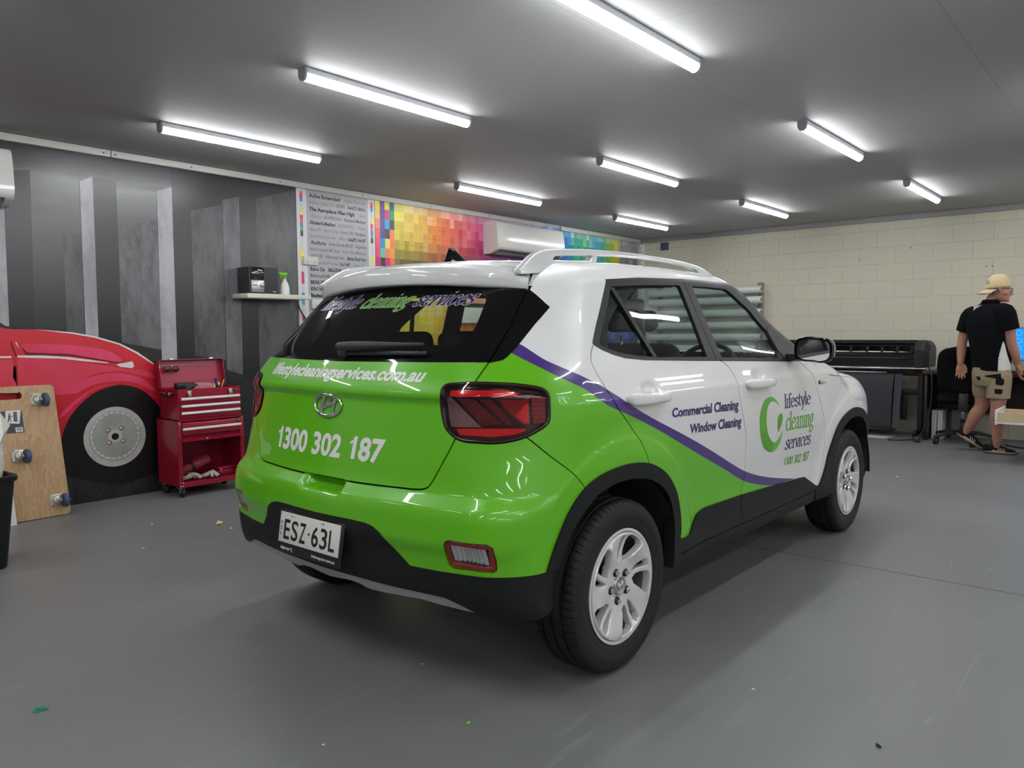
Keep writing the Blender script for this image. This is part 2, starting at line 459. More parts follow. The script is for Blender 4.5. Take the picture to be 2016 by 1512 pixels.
# ------------------------------------------------------------- LED battens
M_emit = mat('batten_diffuser', (0.9, 0.9, 0.9), rough=0.4, emit=(0.965, 0.985, 1.0, 1), estr=LAMP_STRENGTH)
_nt = M_emit.node_tree                    # the LEDs shine down: the sides of the diffuser are dimmer than its underside
_ge = _nt.nodes.new('ShaderNodeNewGeometry'); _sx = _nt.nodes.new('ShaderNodeSeparateXYZ'); _mr = _nt.nodes.new('ShaderNodeMapRange')
_mr.inputs[1].default_value = 0.15; _mr.inputs[2].default_value = -0.95; _mr.inputs[3].default_value = LAMP_STRENGTH * 0.10; _mr.inputs[4].default_value = LAMP_STRENGTH * 1.25
_nt.links.new(_ge.outputs['Normal'], _sx.inputs[0]); _nt.links.new(_sx.outputs['Z'], _mr.inputs[0]); _nt.links.new(_mr.outputs[0], _nt.nodes['Principled BSDF'].inputs['Emission Strength'])
M_bat = mat('batten_housing', (0.62, 0.64, 0.68), rough=0.35)
M_cap = mat('batten_end_cap', (0.3, 0.3, 0.32), rough=0.4)
def make_batten():
    t = thing('light_batten', 'x', 'ceiling light')
    mb = MB(); mb.box((0.6, 0, -0.0155), (1.2, 0.058, 0.029), M_bat, bev=0.003)
    for x in (.2, 1.0): mb.box((x, 0, -0.0155), (0.012, 0.061, 0.027), M_bat)
    mb.build('housing', t)
    mb = MB(); prof = [(-.029, -.031), (-.0265, -.044), (-.021, -.055), (-.012, -.063), (0, -.066), (.012, -.063), (.021, -.055), (.0265, -.044), (.029, -.031)]
    mb.loft([[(x, a, b) for a, b in prof] for x in (0.006, 1.194)], M_emit, cap=True)
    mb.build('diffuser', t, auto=40)
    for x in (-0.004, 1.204):
        mb = MB(); mb.loft([[(x + d, a * 1.06, b * 1.03) for a, b in [(-.029, -.001)] + prof + [(.029, -.001)]] for d in (-.007, .007)], M_cap); mb.build('end_cap', t, auto=40)
    return t
bat0 = make_batten(); first = True
XS, YS = (-2.86, -0.22, 2.385, 5.07, 7.68), (-5.83, -4.3, -2.78, -1.25, 0.29, 1.835, 3.385, 4.92)  # unseen rows farthest to the right are added to brighten the car's side
LBL = {(2.385, 1.835): 'white LED ceiling batten cut off by the top edge of the photo', (2.385, 3.385): 'white LED ceiling batten second from the top, left of the cut-off one',
       (2.385, 4.92): 'white LED ceiling batten nearest the column mural, leftmost in view', (5.07, 4.92): 'white LED ceiling batten in front of the colour chart wall',
       (5.07, 3.385): 'white LED ceiling batten in the middle above the car roof rail', (5.07, 1.835): 'white LED ceiling batten right of centre, above the block wall courses',
       (7.68, 4.92): 'small far LED ceiling batten nearest the room corner', (7.68, 3.385): 'small far LED ceiling batten between the corner one and the rightmost',
       (7.68, 1.835): 'small far LED ceiling batten rightmost in view, above the man'}
for bx in XS:
    for by in YS:
        b_ = bat0 if first else copy_tree(bat0)
        first = False
        b_.location = (bx, by, CZ)
        b_['group'] = 'LED battens on the ceiling'
        b_['label'] = LBL.get((bx, by), 'white LED ceiling batten out of view, added to extend the grid and its light')
# ------------------------------------------------------------- printed graphics on the left wall
def mp(pts, k, dy=0.0):
    """mural outline (x,z) -> layer k of the print on the wall face"""
    return [(p[0] * KM, WY - 0.002 - 0.0006 * k, 1.22 + (p[1] - 1.22) * KM) for p in pts]
def grunge(name, c1, c2, sc=3.0, stretch=(1, 1, .35), rough=0.3):
    m = mat(name, c1, rough=rough, spec=0.5)
    nt = m.node_tree; b = nt.nodes['Principled BSDF']
    tc = nt.nodes.new('ShaderNodeTexCoord'); ma = nt.nodes.new('ShaderNodeMapping'); ma.inputs['Scale'].default_value = stretch
    n = nt.nodes.new('ShaderNodeTexNoise'); n.inputs['Scale'].default_value = sc; n.inputs['Detail'].default_value = 9; n.inputs['Roughness'].default_value = 0.72
    r = nt.nodes.new('ShaderNodeValToRGB')
    r.color_ramp.elements[0].position = 0.36; r.color_ramp.elements[0].color = (*c2, 1)
    r.color_ramp.elements[1].position = 0.56; r.color_ramp.elements[1].color = (*c1, 1)
    nt.links.new(tc.outputs['Object'], ma.inputs[0]); nt.links.new(ma.outputs[0], n.inputs['Vector']); nt.links.new(n.outputs[0], r.inputs[0]); nt.links.new(r.outputs[0], b.inputs['Base Color'])
    return m
def vgrad(name, stops, z0, z1, nz=0.12, rough=0.3, sc=5.0):
    """print whose inked tone changes with height"""
    m = mat(name, (0, 0, 0), rough=rough)
    nt = m.node_tree; b = nt.nodes['Principled BSDF']
    tc = nt.nodes.new('ShaderNodeTexCoord'); sx = nt.nodes.new('ShaderNodeSeparateXYZ'); nt.links.new(tc.outputs['Object'], sx.inputs[0])
    mr = nt.nodes.new('ShaderNodeMapRange'); mr.inputs[1].default_value = z0; mr.inputs[2].default_value = z1
    nt.links.new(sx.outputs['Z'], mr.inputs[0])
    n = nt.nodes.new('ShaderNodeTexNoise'); n.inputs['Scale'].default_value = sc; n.inputs['Detail'].default_value = 8
    ma = nt.nodes.new('ShaderNodeMapping'); ma.inputs['Scale'].default_value = (.5, 1, 2.2)
    nt.links.new(tc.outputs['Object'], ma.inputs[0]); nt.links.new(ma.outputs[0], n.inputs['Vector'])
    ad = nt.nodes.new('ShaderNodeMath'); ad.operation = 'MULTIPLY_ADD'; ad.inputs[1].default_value = nz * 2
    sb = nt.nodes.new('ShaderNodeMath'); sb.operation = 'SUBTRACT'; sb.inputs[1].default_value = nz
    nt.links.new(n.outputs[0], ad.inputs[0]); nt.links.new(mr.outputs[0], ad.inputs[2]); nt.links.new(ad.outputs[0], sb.inputs[0])
    r = nt.nodes.new('ShaderNodeValToRGB')
    while len(r.color_ramp.elements) < len(stops): r.color_ramp.elements.new(0.5)
    for e, (p, c) in zip(r.color_ramp.elements, stops): e.position = p; e.color = (*c, 1)
    nt.links.new(sb.outputs[0], r.inputs[0]); nt.links.new(r.outputs[0], b.inputs['Base Color'])
    return m
g = lambda v, t=0.0: (v, v * (1 + t * .02), v * (1 + t * .06))
M_mbg = vgrad('mural_backdrop_ink', [(0, g(.006)), (.25, g(.010)), (.45, g(.024)), (.62, g(.062)), (.78, g(.105)), (.87, g(.17)), (.905, g(.07)), (.94, g(.035, 2)), (1, g(.026, 3))], 0.5, 2.56, nz=.045)
M_mbg2 = vgrad('mural_backdrop_dark_ink', [(0, g(.006)), (.4, g(.013)), (.7, g(.03)), (.85, g(.034)), (1, g(.022, 3))], 0.5, 2.56, nz=.06)
M_mL = grunge('column_light_ink', (.36, .35, .37), (.22, .22, .235), 4.5)
M_mM = grunge('column_mid_ink', (.085, .085, .09), (.035, .035, .038), 7)
M_mM2 = grunge('column_mid_pale_ink', (.125, .125, .132), (.05, .05, .053), 7)
M_mD = vgrad('column_dark_ink', [(0, g(.007)), (.3, g(.010)), (.6, g(.022)), (.9, g(.036)), (1, g(.034))], 0.9, 2.4, nz=.05)
M_mF = grunge('mural_floor_ink', (.012, .012, .013), (.02, .02, .021), 8)
M_mFl = grunge('mural_shadow_ink', (.010, .010, .012), (.03, .03, .034), 14, rough=.4)
M_red = mat('mural_red_ink', srgb(206, 38, 52), rough=.3, noise=(1.6, .55, srgb(178, 22, 40)[:3]))
M_red2 = mat('mural_red_pale_ink', srgb(214, 66, 92), rough=.3, noise=(3, .8, srgb(206, 44, 60)[:3]))
M_redd = mat('mural_dark_red_ink', srgb(110, 14, 28), rough=.3)
M_redp = mat('mural_pink_ink', srgb(226, 70, 112), rough=.3, noise=(4, .8, srgb(206, 40, 64)[:3]))
M_hl = mat('mural_highlight_ink', (.72, .66, .66), rough=.3)
M_tyr = mat('mural_tyre_ink', (.006, .006, .007), rough=.3)
M_rimi = mat('mural_rim_ink', (.50, .49, .47), rough=.3, noise=(9, .7, (.36, .36, .34)))
M_rimd = mat('mural_disc_ink', (.36, .37, .33), rough=.3, noise=(7, .8, (.25, .26, .235)))
M_bolt = mat('mural_bolt_ink', (.22, .11, .07), rough=.3)

mb = MB()
P = lambda pts, k, m: mb.poly(mp(pts, k), m)
P([(-1.0, -.014), (4.135, -.014), (4.135, 2.545), (-1.0, 2.545)], 0, M_mbg)
P([(2.99, -.014), (4.135, -.014), (4.135, 2.545), (2.99, 2.545)], 1, M_mbg2)
P([(-1, -.014), (4.135, -.014), (4.135, .75), (3.407, .97), (2.864, 1.06), (1.77, 1.27), (-1, 1.5)], 2, M_mF)
P([(1.0, 2.2), (1.3, 2.3), (1.3, 1.3), (1.0, 1.3)], 3, M_mM)
P([(1.60, 2.10), (1.831, 2.111), (1.824, 1.20), (1.60, 1.2)], 4, M_mL)
P([(1.836, 2.33), (1.997, 2.356), (1.979, 1.20), (1.825, 1.2)], 4, M_mD)
P([(2.188, 1.917), (2.307, 1.95), (2.305, 1.2), (2.184, 1.2)], 3, M_mM)
P([(2.40, 2.37), (2.57, 2.37), (2.565, 1.1), (2.40, 1.15)], 3, M_mD)
P([(2.57, 2.022), (2.867, 2.113), (2.868, 1.098), (2.565, 1.16)], 4, M_mM2)
P([(2.314, 2.325), (2.404, 2.372), (2.399, 1.15), (2.31, 1.17)], 5, M_mL)
P([(2.873, 2.33), (2.993, 2.374), (2.988, .985), (2.865, .995)], 5, M_mL)
P([(2.995, 2.375), (3.141, 2.378), (3.136, .95), (2.988, .97)], 4, M_mD)
P([(3.144, 2.206), (3.415, 2.289), (3.407, .998), (3.14, 1.046)], 4, M_mM)
P([(3.417, 2.329), (3.572, 2.375), (3.56, .87), (3.413, .92)], 5, M_mM2)
P([(3.572, 2.375), (3.735, 2.378), (3.722, .8), (3.56, .84)], 4, M_mD)
P([(3.735, 2.378), (4.122, 2.502), (4.132, .739), (3.722, .819)], 5, M_mM)
# printed red vintage car: shadow, body, trims, wheel
P([(1.0, -.012), (3.6, -.012), (3.6, .10), (3.0, .28), (2.7, .5), (2.1, .55), (1.0, .5)], 6, M_mFl)
body = [(1.2, 1.40), (1.60, 1.42), (1.709, 1.34), (1.771, 1.297), (1.811, 1.279), (1.861, 1.262), (2.031, 1.258), (2.219, 1.237), (2.382, 1.204), (2.551, 1.151), (2.676, 1.083), (2.804, .986), (2.847, .877), (2.876, .754), (2.88, .60), (2.86, .58)]
arch = [(2.851, .62), (2.793, .705), (2.704, .791), (2.589, .835), (2.489, .837), (2.365, .8), (2.255, .719), (2.17, .614), (2.12, .489), (2.09, .3)]
P([(2.0, .25), (2.05, .7), (2.3, .95), (2.6, .95), (2.9, .75), (2.95, .45), (2.93, .15), (2.5, .08)], 7, M_tyr)
P(cr(body, 4) + cr(arch, 4) + [(1.0, .35), (1.0, 1.3)], 8, M_red)
P([(1.0, 1.05), (1.85, 1.055), (1.85, .87), (1.0, .9)], 9, M_red2)
P(cr([(1.868, 1.056), (2.121, 1.046), (2.374, 1.002), (2.544, .97), (2.749, .935), (2.8, .879), (2.543, .944), (2.371, .933), (2.239, .87), (2.144, .789), (1.859, .868)], 3, True), 9, M_red2)
P(cr([(2.156, .813), (2.251, .882), (2.394, .925), (2.542, .931), (2.694, .885), (2.797, .799), (2.769, .787), (2.641, .855), (2.49, .869), (2.344, .852), (2.224, .796)], 4, True), 10, M_redp)
P(cr([(1.888, 1.156), (2.081, 1.156), (2.284, 1.137), (2.474, 1.095), (2.546, 1.015), (2.19, 1.085), (1.933, 1.104)], 4, True), 9, M_redp)
P([(1.878, 1.162), (1.927, 1.099), (2.19, 1.083), (2.545, 1.009), (2.545, .999), (2.189, 1.070), (1.916, 1.084)], 10, M_redd)
P([(1.864, 1.082), (2.023, 1.078), (2.189, 1.061), (2.327, 1.039), (2.459, 1.014), (2.459, 1.008), (2.303, 1.026), (2.132, 1.052), (1.863, 1.068)], 11, M_hl)
P([(1.2, 1.085), (1.827, 1.079), (1.827, 1.066), (1.2, 1.07)], 11, M_hl)
P([(1.977, 1.26), (2.219, 1.239), (2.382, 1.207), (2.551, 1.153), (2.676, 1.086), (2.804, .989), (2.79, .989), (2.664, 1.077), (2.54, 1.145), (2.371, 1.198), (2.219, 1.228)], 11, M_hl)
P([(1.829, 1.198), (1.843, 1.139), (1.861, 1.08), (1.852, .6), (1.844, .6), (1.853, 1.068), (1.825, 1.151)], 10, M_redd)
P([(1.831, 1.083), (1.863, 1.074), (1.86, 1.009), (1.835, 1.01)], 12, M_red)
P([(2.514, .997), (2.635, 1.016), (2.648, .979), (2.632, .964), (2.544, .977)], 11, M_hl)
P([(1.865, 1.15), (1.852, 1.172), (1.862, 1.172), (1.877, 1.13)], 12, M_hl)
P(cr([(2.109, .632), (2.139, .679), (2.234, .758), (2.367, .831), (2.514, .852), (2.366, .824), (2.245, .742), (2.155, .652)], 4, True), 11, M_redp)
P([(1.2, 1.30), (1.60, 1.41), (1.70, 1.33), (1.76, 1.27), (1.70, 1.27), (1.2, 1.25)], 9, M_mFl)
P([(1.72, 1.31), (1.76, 1.315), (1.80, 1.285), (1.90, 1.268), (1.86, 1.26), (1.78, 1.27)], 10, M_tyr)
ell = lambda cx, cz, rx, rz, n=48, a0=0, a1=2 * PI: [(cx + rx * math.cos(a0 + (a1 - a0) * i / n), cz + rz * math.sin(a0 + (a1 - a0) * i / n)) for i in range(n)]
P(ell(2.489, .453, .226, .226), 9, M_rimi)
P(ell(2.489, .457, .187, .187), 10, mat('mural_rim_groove_ink', (.24, .235, .22), rough=.3))
P(ell(2.489, .459, .182, .182), 11, M_rimi)
P(ell(2.489, .463, .168, .170), 12, M_rimd)
for i in range(26):
    a = 2 * PI * i / 26
    P(ell(2.489 + .172 * math.cos(a), .463 + .172 * math.sin(a), .0075, .0065, 8), 13, M_hl)
P(ell(2.486, .458, .052, .050, 24), 13, M_rimi)
P(ell(2.486, .455, .027, .026, 20), 14, M_tyr)
for (x, z) in ((2.436, .505), (2.535, .514), (2.444, .411), (2.543, .414)): P(ell(x, z, .018, .018, 14), 13, M_bolt); P(ell(x - .003, z + .003, .009, .009, 10), 14, M_hl)
tag(mb.build('wall_mural', flip=False), 'large printed wall mural of grey concrete columns and a red vintage car front', 'mural')

# ------------------------------------------------------------- font poster
M_paper = mat('poster_white_vinyl', (.66, .66, .67), rough=.35)
M_pgray = mat('poster_grey_panel', (.40, .40, .415), rough=.35)
M_ink = mat('poster_black_ink', (.03, .03, .035), rough=.4)
M_ink2 = mat('poster_grey_ink', (.17, .17, .18), rough=.4)
mb = MB()
PX = lambda x: x * KM
def wallquad(x0, x1, z0, z1, k, m): mb.poly(mp([(x0, z0), (x1, z0), (x1, z1), (x0, z1)], k), m)
wallquad(4.137, 5.037, .9, 2.545, 3, M_paper)
wallquad(4.243, 4.955, .9, 2.545, 4, M_pgray)
CMYK = [srgb(0, 150, 215), srgb(215, 30, 120), srgb(240, 215, 40), srgb(60, 60, 60), srgb(230, 90, 90), srgb(70, 130, 200), srgb(90, 170, 90), srgb(200, 200, 200)]
CM = [mat('poster_ink_%s' % n, c, rough=.35) for n, c in zip(('cyan', 'magenta', 'yellow', 'black', 'coral', 'blue', 'green', 'pale'), CMYK)]
for xs in (4.172, 4.985):
    z = 2.50
    for (k, h) in ((4, .03), (1, .03), (0, .03), (7, .07), (2, .05), (1, .035), (4, .035), (5, .04), (6, .03), (3, .05), (7, .12), (2, .1), (7, .1), (1, .11), (7, .08), (0, .11), (7, .1), (1, .05), (2, .06), (7, .1), (1, .12)):
        wallquad(xs, xs + .03, z - h, z, 5, CM[k]); z -= h
LN = [('Ache Extended', .035, 0, 4.27, 4.62, 0), ('Apple Chancery', 0, .25, 4.67, 4.92, 1),
      ('Adobe Caslon Pro', 0, 0, 4.27, 4.56, 1), ('AZONIX', .01, 0, 4.575, 4.68, 0), ('Swis721 BlkCn', .03, 0, 4.71, 4.92, 0),
      ('The Aeroplane Flies High', .05, .15, 4.27, 4.79, 0), ('Akens', 0, .3, 4.84, 4.92, 1),
      ('Allura', 0, .35, 4.28, 4.4, 1), ('AIR AMERICANA', 0, 0, 4.43, 4.63, 0), ('AkzelerA-Medium', .01, 0, 4.66, 4.92, 0),
      ('AkzelerA-Medium', .035, .1, 4.27, 4.56, 0), ('ALGERIAS', 0, 0, 4.59, 4.78, 1), ('Amaze', 0, .35, 4.82, 4.92, 1),
      ('Agency FB', 0, 0, 4.27, 4.39, 1), ('Austin Script', 0, .4, 4.42, 4.6, 1), ('Humns 700', .02, 0, 4.62, 4.77, 1), ('Verdana', .01, 0, 4.79, 4.92, 0),
      ('Americantypewriter', 0, 0, 4.27, 4.56, 1), ('Alice', 0, 0, 4.6, 4.69, 1), ('Swis721 Hv BT', .04, 0, 4.71, 4.92, 0),
      ('Radhyta', .02, .3, 4.28, 4.45, 0), ('AvantGarde Bk BT', 0, 0, 4.48, 4.77, 0), ('Angelina', 0, .4, 4.79, 4.92, 0),
      ('Arial Rounded MT Bold', .015, 0, 4.27, 4.6, 1), ('Arial', 0, 0, 4.63, 4.70, 1), ('Acre Medium', .01, 0, 4.72, 4.92, 1),
      ('AUGUST 2000', .03, 0, 4.28, 4.41, 1), ('Affectionately Yours', 0, .4, 4.44, 4.66, 0), ('Badger Brush Font', .03, .3, 4.69, 4.92, 0),
      ('AvantGarde Bk BT Normal', 0, 0, 4.27, 4.58, 1), ('Bell MT', .01, 0, 4.61, 4.73, 0), ('Angie Fix', 0, .35, 4.77, 4.9, 1),
      ('Baloo Da', .035, 0, 4.27, 4.43, 0), ('BALLOON', .05, .15, 4.47, 4.62, 0), ('BaskerOldSerial', 0, 0, 4.66, 4.92, 0),
      ('Bahnschrift', .01, 0, 4.27, 4.49, 0), ('Bio Sans', .01, 0, 4.52, 4.66, 0), ('Barlow Condensed', 0, 0, 4.69, 4.92, 0),
      ('BEAR BEASTS', .04, 0, 4.27, 4.52, 0), ('BARNARD', .03, 0, 4.56, 4.66, 0), ('BEBAS NEUE NORMAL', 0, 0, 4.69, 4.92, 0),
      ('BEBAS NEUE BOLD', .03, 0, 4.27, 4.52, 0), ('BENCH GRINDER', .03, 0, 4.56, 4.8, 0),
      ('Bauhaus 93', .06, 0, 4.27, 4.48, 0), ('Bebas', .03, 0, 4.53, 4.65, 0),
      ('Bernard MT Condensed', .045, 0, 4.27, 4.66, 0), ('Binary ITC Std', 0, 0, 4.27, 4.56, 0), ('Bembo', .02, 0, 4.27, 4.42, 0), ('Benguiat', .02, 0, 4.47, 4.64, 0),
      ('Berlin Sans', .01, 0, 4.27, 4.5, 0), ('Bodoni', .02, 0, 4.27, 4.44, 0)]
z = 2.51; px = 9
for (s, bo, sh, x0, x1, light) in LN:
    if x0 <= px: z -= .0605
    px = x0
    V, Fc = text2d(s, bold=bo, shear=sh, res=2)
    V = np.array(V); lo = V.min(0); hi = V.max(0)
    sc = (x1 - x0) / (hi[0] - lo[0]); hs = .046
    Q = [(x0 + (a - lo[0]) * sc, z + .012 + (b) * hs) for a, b in V]
    mb.add(mp(Q, 5), Fc, M_ink2 if light else M_ink)
tag(mb.build('font_poster', flip=False), 'tall white wall poster listing font names in black lettering', 'poster')

# ------------------------------------------------------------- colour chart print
mb = MB(); _cm = {}
def cmat(c):
    k = tuple(int(max(0, min(255, v)) // 6) for v in c)
    if k not in _cm: _cm[k] = mat('chart_ink_%d_%d_%d' % k, srgb(*[v * 6 + 3 for v in k]), rough=.35)
    return _cm[k]
HX = [(5.29, (240, 222, 60)), (5.6, (238, 190, 60)), (5.95, (242, 120, 62)), (6.25, (228, 80, 84)), (6.55, (214, 64, 128)), (6.9, (200, 110, 190)), (7.3, (150, 120, 210)), (7.8, (66, 116, 214)), (8.2, (30, 120, 205)), (8.4, (40, 160, 130)), (8.65, (70, 175, 115)), (8.85, (50, 150, 175)), (9.05, (60, 170, 165)), (9.2, (140, 185, 70)), (9.4, (190, 185, 20)), (9.48, (195, 180, 30)), (9.52, (140, 135, 150)), (10.2, (120, 118, 128))]
def hue(x):
    for (a, c), (b, d) in zip(HX, HX[1:]):
        if x <= b:
            t = max(0, (x - a) / (b - a)); return [c[i] + (d[i] - c[i]) * t for i in range(3)]
    return HX[-1][1]
rnd = random.Random(11)
SAT = [[(240, 220, 60), (110, 60, 150), (240, 225, 50), (30, 90, 140)], [(235, 200, 70), (80, 50, 140), (215, 30, 120), (0, 150, 90)], [(240, 130, 100), (70, 60, 150), (0, 150, 215), (40, 40, 45)],
       [(235, 90, 90), (60, 60, 140), (50, 50, 55), (240, 130, 80)], [(230, 80, 110), (0, 140, 200), (235, 215, 90), (240, 120, 70)], [(225, 60, 120), (90, 190, 160), (235, 130, 90), (235, 150, 60)], [(200, 30, 110), (50, 50, 55), (215, 40, 125), (230, 110, 60)]]
x = 5.043; col = 0
while x < 10.02:
    w = .0625 if x < 5.29 else .066 + .0012 * (x - 5.3)
    for r in range(16):
        z1 = 2.545 - .0955 * r; z0 = z1 - .0955
        if col < 4 and r < 7: c = SAT[r][col]
        elif r in (7, 8) and x < 5.44: c = [(205, 205, 208), (190, 190, 192), (225, 225, 225), (170, 170, 172), (215, 215, 215), (90, 90, 92)][(col + r) % 6]
        else:
            h = hue(x if r < 9 else 5.29 + (x - 5.29) * .55); v = rnd.uniform(-14, 14)
            rr = r if r < 9 else r - 9
            f = [(.38, .95), (.16, .95), (.03, .92), (0, .88), (0, .78), (0, .62), (0, .45), (0, .32), (0, .42)][rr] if r < 9 else [(.4, .95), (.25, .95), (.3, .95), (.12, .95), (.02, .9), (0, .8), (0, .6)][rr]
            if rnd.random() < .22: f = (min(.6, f[0] + .22), f[1])
            if r >= 6 and r < 9: h = [h[0] * .9 + 18, h[1] * .95 + 10, h[2] * .9 + 20]
            c = [min(255, ((q + (255 - q) * f[0]) * f[1] + v)) for q in h]
        xx = min(x + w, 10.03)
        mb.poly(mp([(x, z0), (xx, z0), (xx, z1), (x, z1)], 3), cmat(c))
        if r in (1, 2, 3, 4, 10, 11, 12) and 5.29 < x < 9.5:      # small printed swatch codes
            wallq = mp([(x + .025, z0 + .046), (x + .04, z0 + .046), (x + .04, z0 + .053), (x + .025, z0 + .053)], 4)
            mb.poly(wallq, cmat([q * .6 for q in c]))
    x += w; col += 1
tag(mb.build('colour_chart', flip=False), 'wall-wide printed chart of coloured swatches from yellow through red to blue', 'wall chart')

# ------------------------------------------------------------- air conditioners
M_ac = mat('air_conditioner_white', (.68, .67, .64), rough=.16, coat=.5)
M_acd = mat('air_conditioner_louvre', (.25, .25, .26), rough=.4)
def aircon(label, x0, x1, z0, z1):
    t = thing('air_conditioner', label, 'air conditioner', ((x0 + x1) / 2, WY, (z0 + z1) / 2), group='split air conditioners on the wall')
    h = z1 - z0; w = x1 - x0
    prof = cr([(-.006, h / 2), (-.13, h / 2), (-.19, h / 2 - .012), (-.215, h * .2), (-.225, -h * .22), (-.205, -h * .36), (-.15, -h / 2 + .02), (-.09, -h / 2), (-.006, -h / 2)], 5)
    mb = MB(); mb.loft([[(xx, a, b) for a, b in prof] for xx in (-w / 2, -w / 2 + .004, w / 2 - .004, w / 2)], M_ac); mb.build('body', t, auto=35)
    mb = MB(); mb.loft([[(xx, a, b) for a, b in [(-.20, -h * .385), (-.205, -h * .37), (-.15, -h / 2 + .005), (-.10, -h / 2 - .012), (-.10, -h / 2 + .004), (-.15, -h / 2 + .02)]] for xx in (-w / 2 + .05, w / 2 - .05)], M_acd)
    for k in range(3): mb.box((0, -.185 + .03 * k, -h * .40 - .016 * k), (w - .12, .004, .012), M_ac, rot=Matrix.Rotation(.6, 3, 'X'))
    mb.build('louvre', t)
    mb = MB(); mb.box((-w / 2 + .012, -.228, -h * .25), (.012, .004, .01), M_acd); mb.box((w / 2 - .16, -.2285, -h * .26), (.09, .003, .006), M_acd); mb.build('display_panel', t)
    return t
aircon('white split air conditioner on the mural wall at the left photo edge', 0.78, 1.80, 2.06, 2.42)
aircon('white split air conditioner in front of the colour chart above the car', 6.53, 7.78, 2.10, 2.46)

# ------------------------------------------------------------- shelf, stereo, spray bottle, sockets, cable
mb = MB(); M_shelf = mat('cream_shelf', (.62, .60, .52), rough=.45)
mb.box((3.735, WY - .123, 1.53), (.61, .236, .038), M_shelf, bev=.003)
sh_ = tag(mb.build('wall_shelf'), 'cream floating shelf on the mural wall holding a black stereo', 'shelf')
t = thing('stereo', 'black compact hi-fi stereo with silver front panel on the cream shelf', 'stereo', (3.61, 5.82, 1.55))
M_gl = mat('gloss_black', (.008, .008, .009), rough=.07, coat=.6)
M_silver = mat('silver_panel', (.5, .5, .5), rough=.28, metal=.7)
mb = MB(); mb.box((0, .01, .11), (.27, .17, .218), M_dark, bev=.004); mb.build('speaker_cabinet', t)
mb = MB(); mb.box((-.065, -.082, .165), (.115, .02, .1), M_gl, bev=.003); mb.build('display_panel', t)
mb = MB(); mb.box((-.065, -.082, .062), (.115, .02, .098), M_silver, bev=.003); mb.box((-.065, -.093, .03), (.112, .003, .003), M_black); mb.build('control_panel', t)
for (x, z, r) in ((-.105, .07, .008), (-.082, .07, .008), (-.028, .07, .017)):
    mb = MB(); mb.lathe([(0, -.012), (r * .9, -.012), (r, -.009), (r, 0)], M_silver, c=(x, -.092, z), axis='Y', n=18); mb.build('knob', t)
mb = MB(); mb.box((.095, -.077, .02), (.03, .004, .006), M_silver); mb.build('badge', t)
t = thing('spray_bottle', 'white plastic spray bottle with green trigger on the cream shelf', 'spray bottle', (3.845, 5.80, 1.549))
mb = MB(); mb.lathe([(0, 0), (.036, 0), (.04, .006), (.04, .05), (.034, .085), (.02, .115), (.013, .125), (.013, .14), (0, .14)], mat('milky_plastic', (.72, .73, .70), rough=.35), n=24); mb.build('bottle', t)
Mg = mat('green_trigger_plastic', srgb(110, 190, 30), rough=.35)
mb = MB(); mb.lathe([(0, .138), (.017, .138), (.017, .158), (0, .158)], Mg, n=18); mb.box((-.012, 0, .178), (.075, .022, .03), Mg, bev=.006); mb.box((-.054, 0, .182), (.014, .012, .012), Mg, bev=.002); mb.build('spray_head', t)
mb = MB(); mb.tube([(-.03, 0, .168), (-.04, 0, .148), (-.036, 0, .128)], .005, Mg, n=8); mb.build('trigger', t)
def sockets(name, label, x, z, w, h, n):
    t = thing(name, label, 'power socket', (x, WY - .003, z))
    mb = MB(); mb.box((0, -.014, 0), (w, .026, h), M_trim, bev=.003); mb.build('housing', t)
    for i in range(n):
        cx_ = -w / 2 + w * (i + .5) / n
        mb = MB(); mb.box((cx_, -.0285, h * .2), (.014, .004, .012), M_white, bev=.001)
        for dx, a in ((-.008, .5), (.008, -.5), (0, 0)): mb.box((cx_ + dx, -.0277, -h * .12 - (.012 if dx == 0 else 0)), (.002, .002, .009), M_black, rot=Matrix.Rotation(a, 3, 'Y'))
        mb.build('outlet', t)
sockets('power_outlet', 'cream double power point on the font poster above the shelf end', 4.20, 1.872, .15, .075, 2)
sockets('switched_outlet', 'cream power point block below the right end of the shelf', 4.28, 1.485, .16, .085, 2)
mb = MB(); mb.tube(cr([(4.06, 5.92, 1.54), (4.06, 5.915, 1.46), (4.12, 5.915, 1.36), (4.2, 5.915, 1.28), (4.25, 5.91, 1.15), (4.2, 5.915, 1.0)], 6), .006, M_black, n=8)
tag(mb.build('power_cable'), 'thin dark cable hanging from the shelf end down the poster edge', 'cable')
mb = MB(); mb.tube(cr([(4.3, 5.90, 1.31), (4.2, 5.86, 1.33), (4.1, 5.86, 1.27), (4.05, 5.89, 1.18), (4.06, 5.91, 1.0)], 6), .018, M_black, n=8)
tag(mb.build('black_hose'), 'thick black hose looped on the wall below the socket behind the car', 'hose')
# perforated white corner angle and a small dark plate at the far corner
mb = MB(); mb.box((WX - .03, WY - .006, 1.28), (.05, .004, 2.44), M_white); mb.box((WX - .006, WY - .03, 1.28), (.004, .05, 2.44), M_white)
for k in range(40): mb.box((WX - .03, WY - .0085, .15 + k * .06), (.014, .002, .026), M_dark)
tag(mb.build('corner_upright'), 'white slotted metal angle standing in the far room corner', 'bracket')
mb = MB(); mb.box((WX - .004, 5.56, 2.43), (.006, .13, .11), mat('slate_blue_plate', srgb(78, 84, 112), rough=.5), bev=.002)
tag(mb.build('wall_plate'), 'small dark blue square plate high on the block wall by the corner', 'plate')
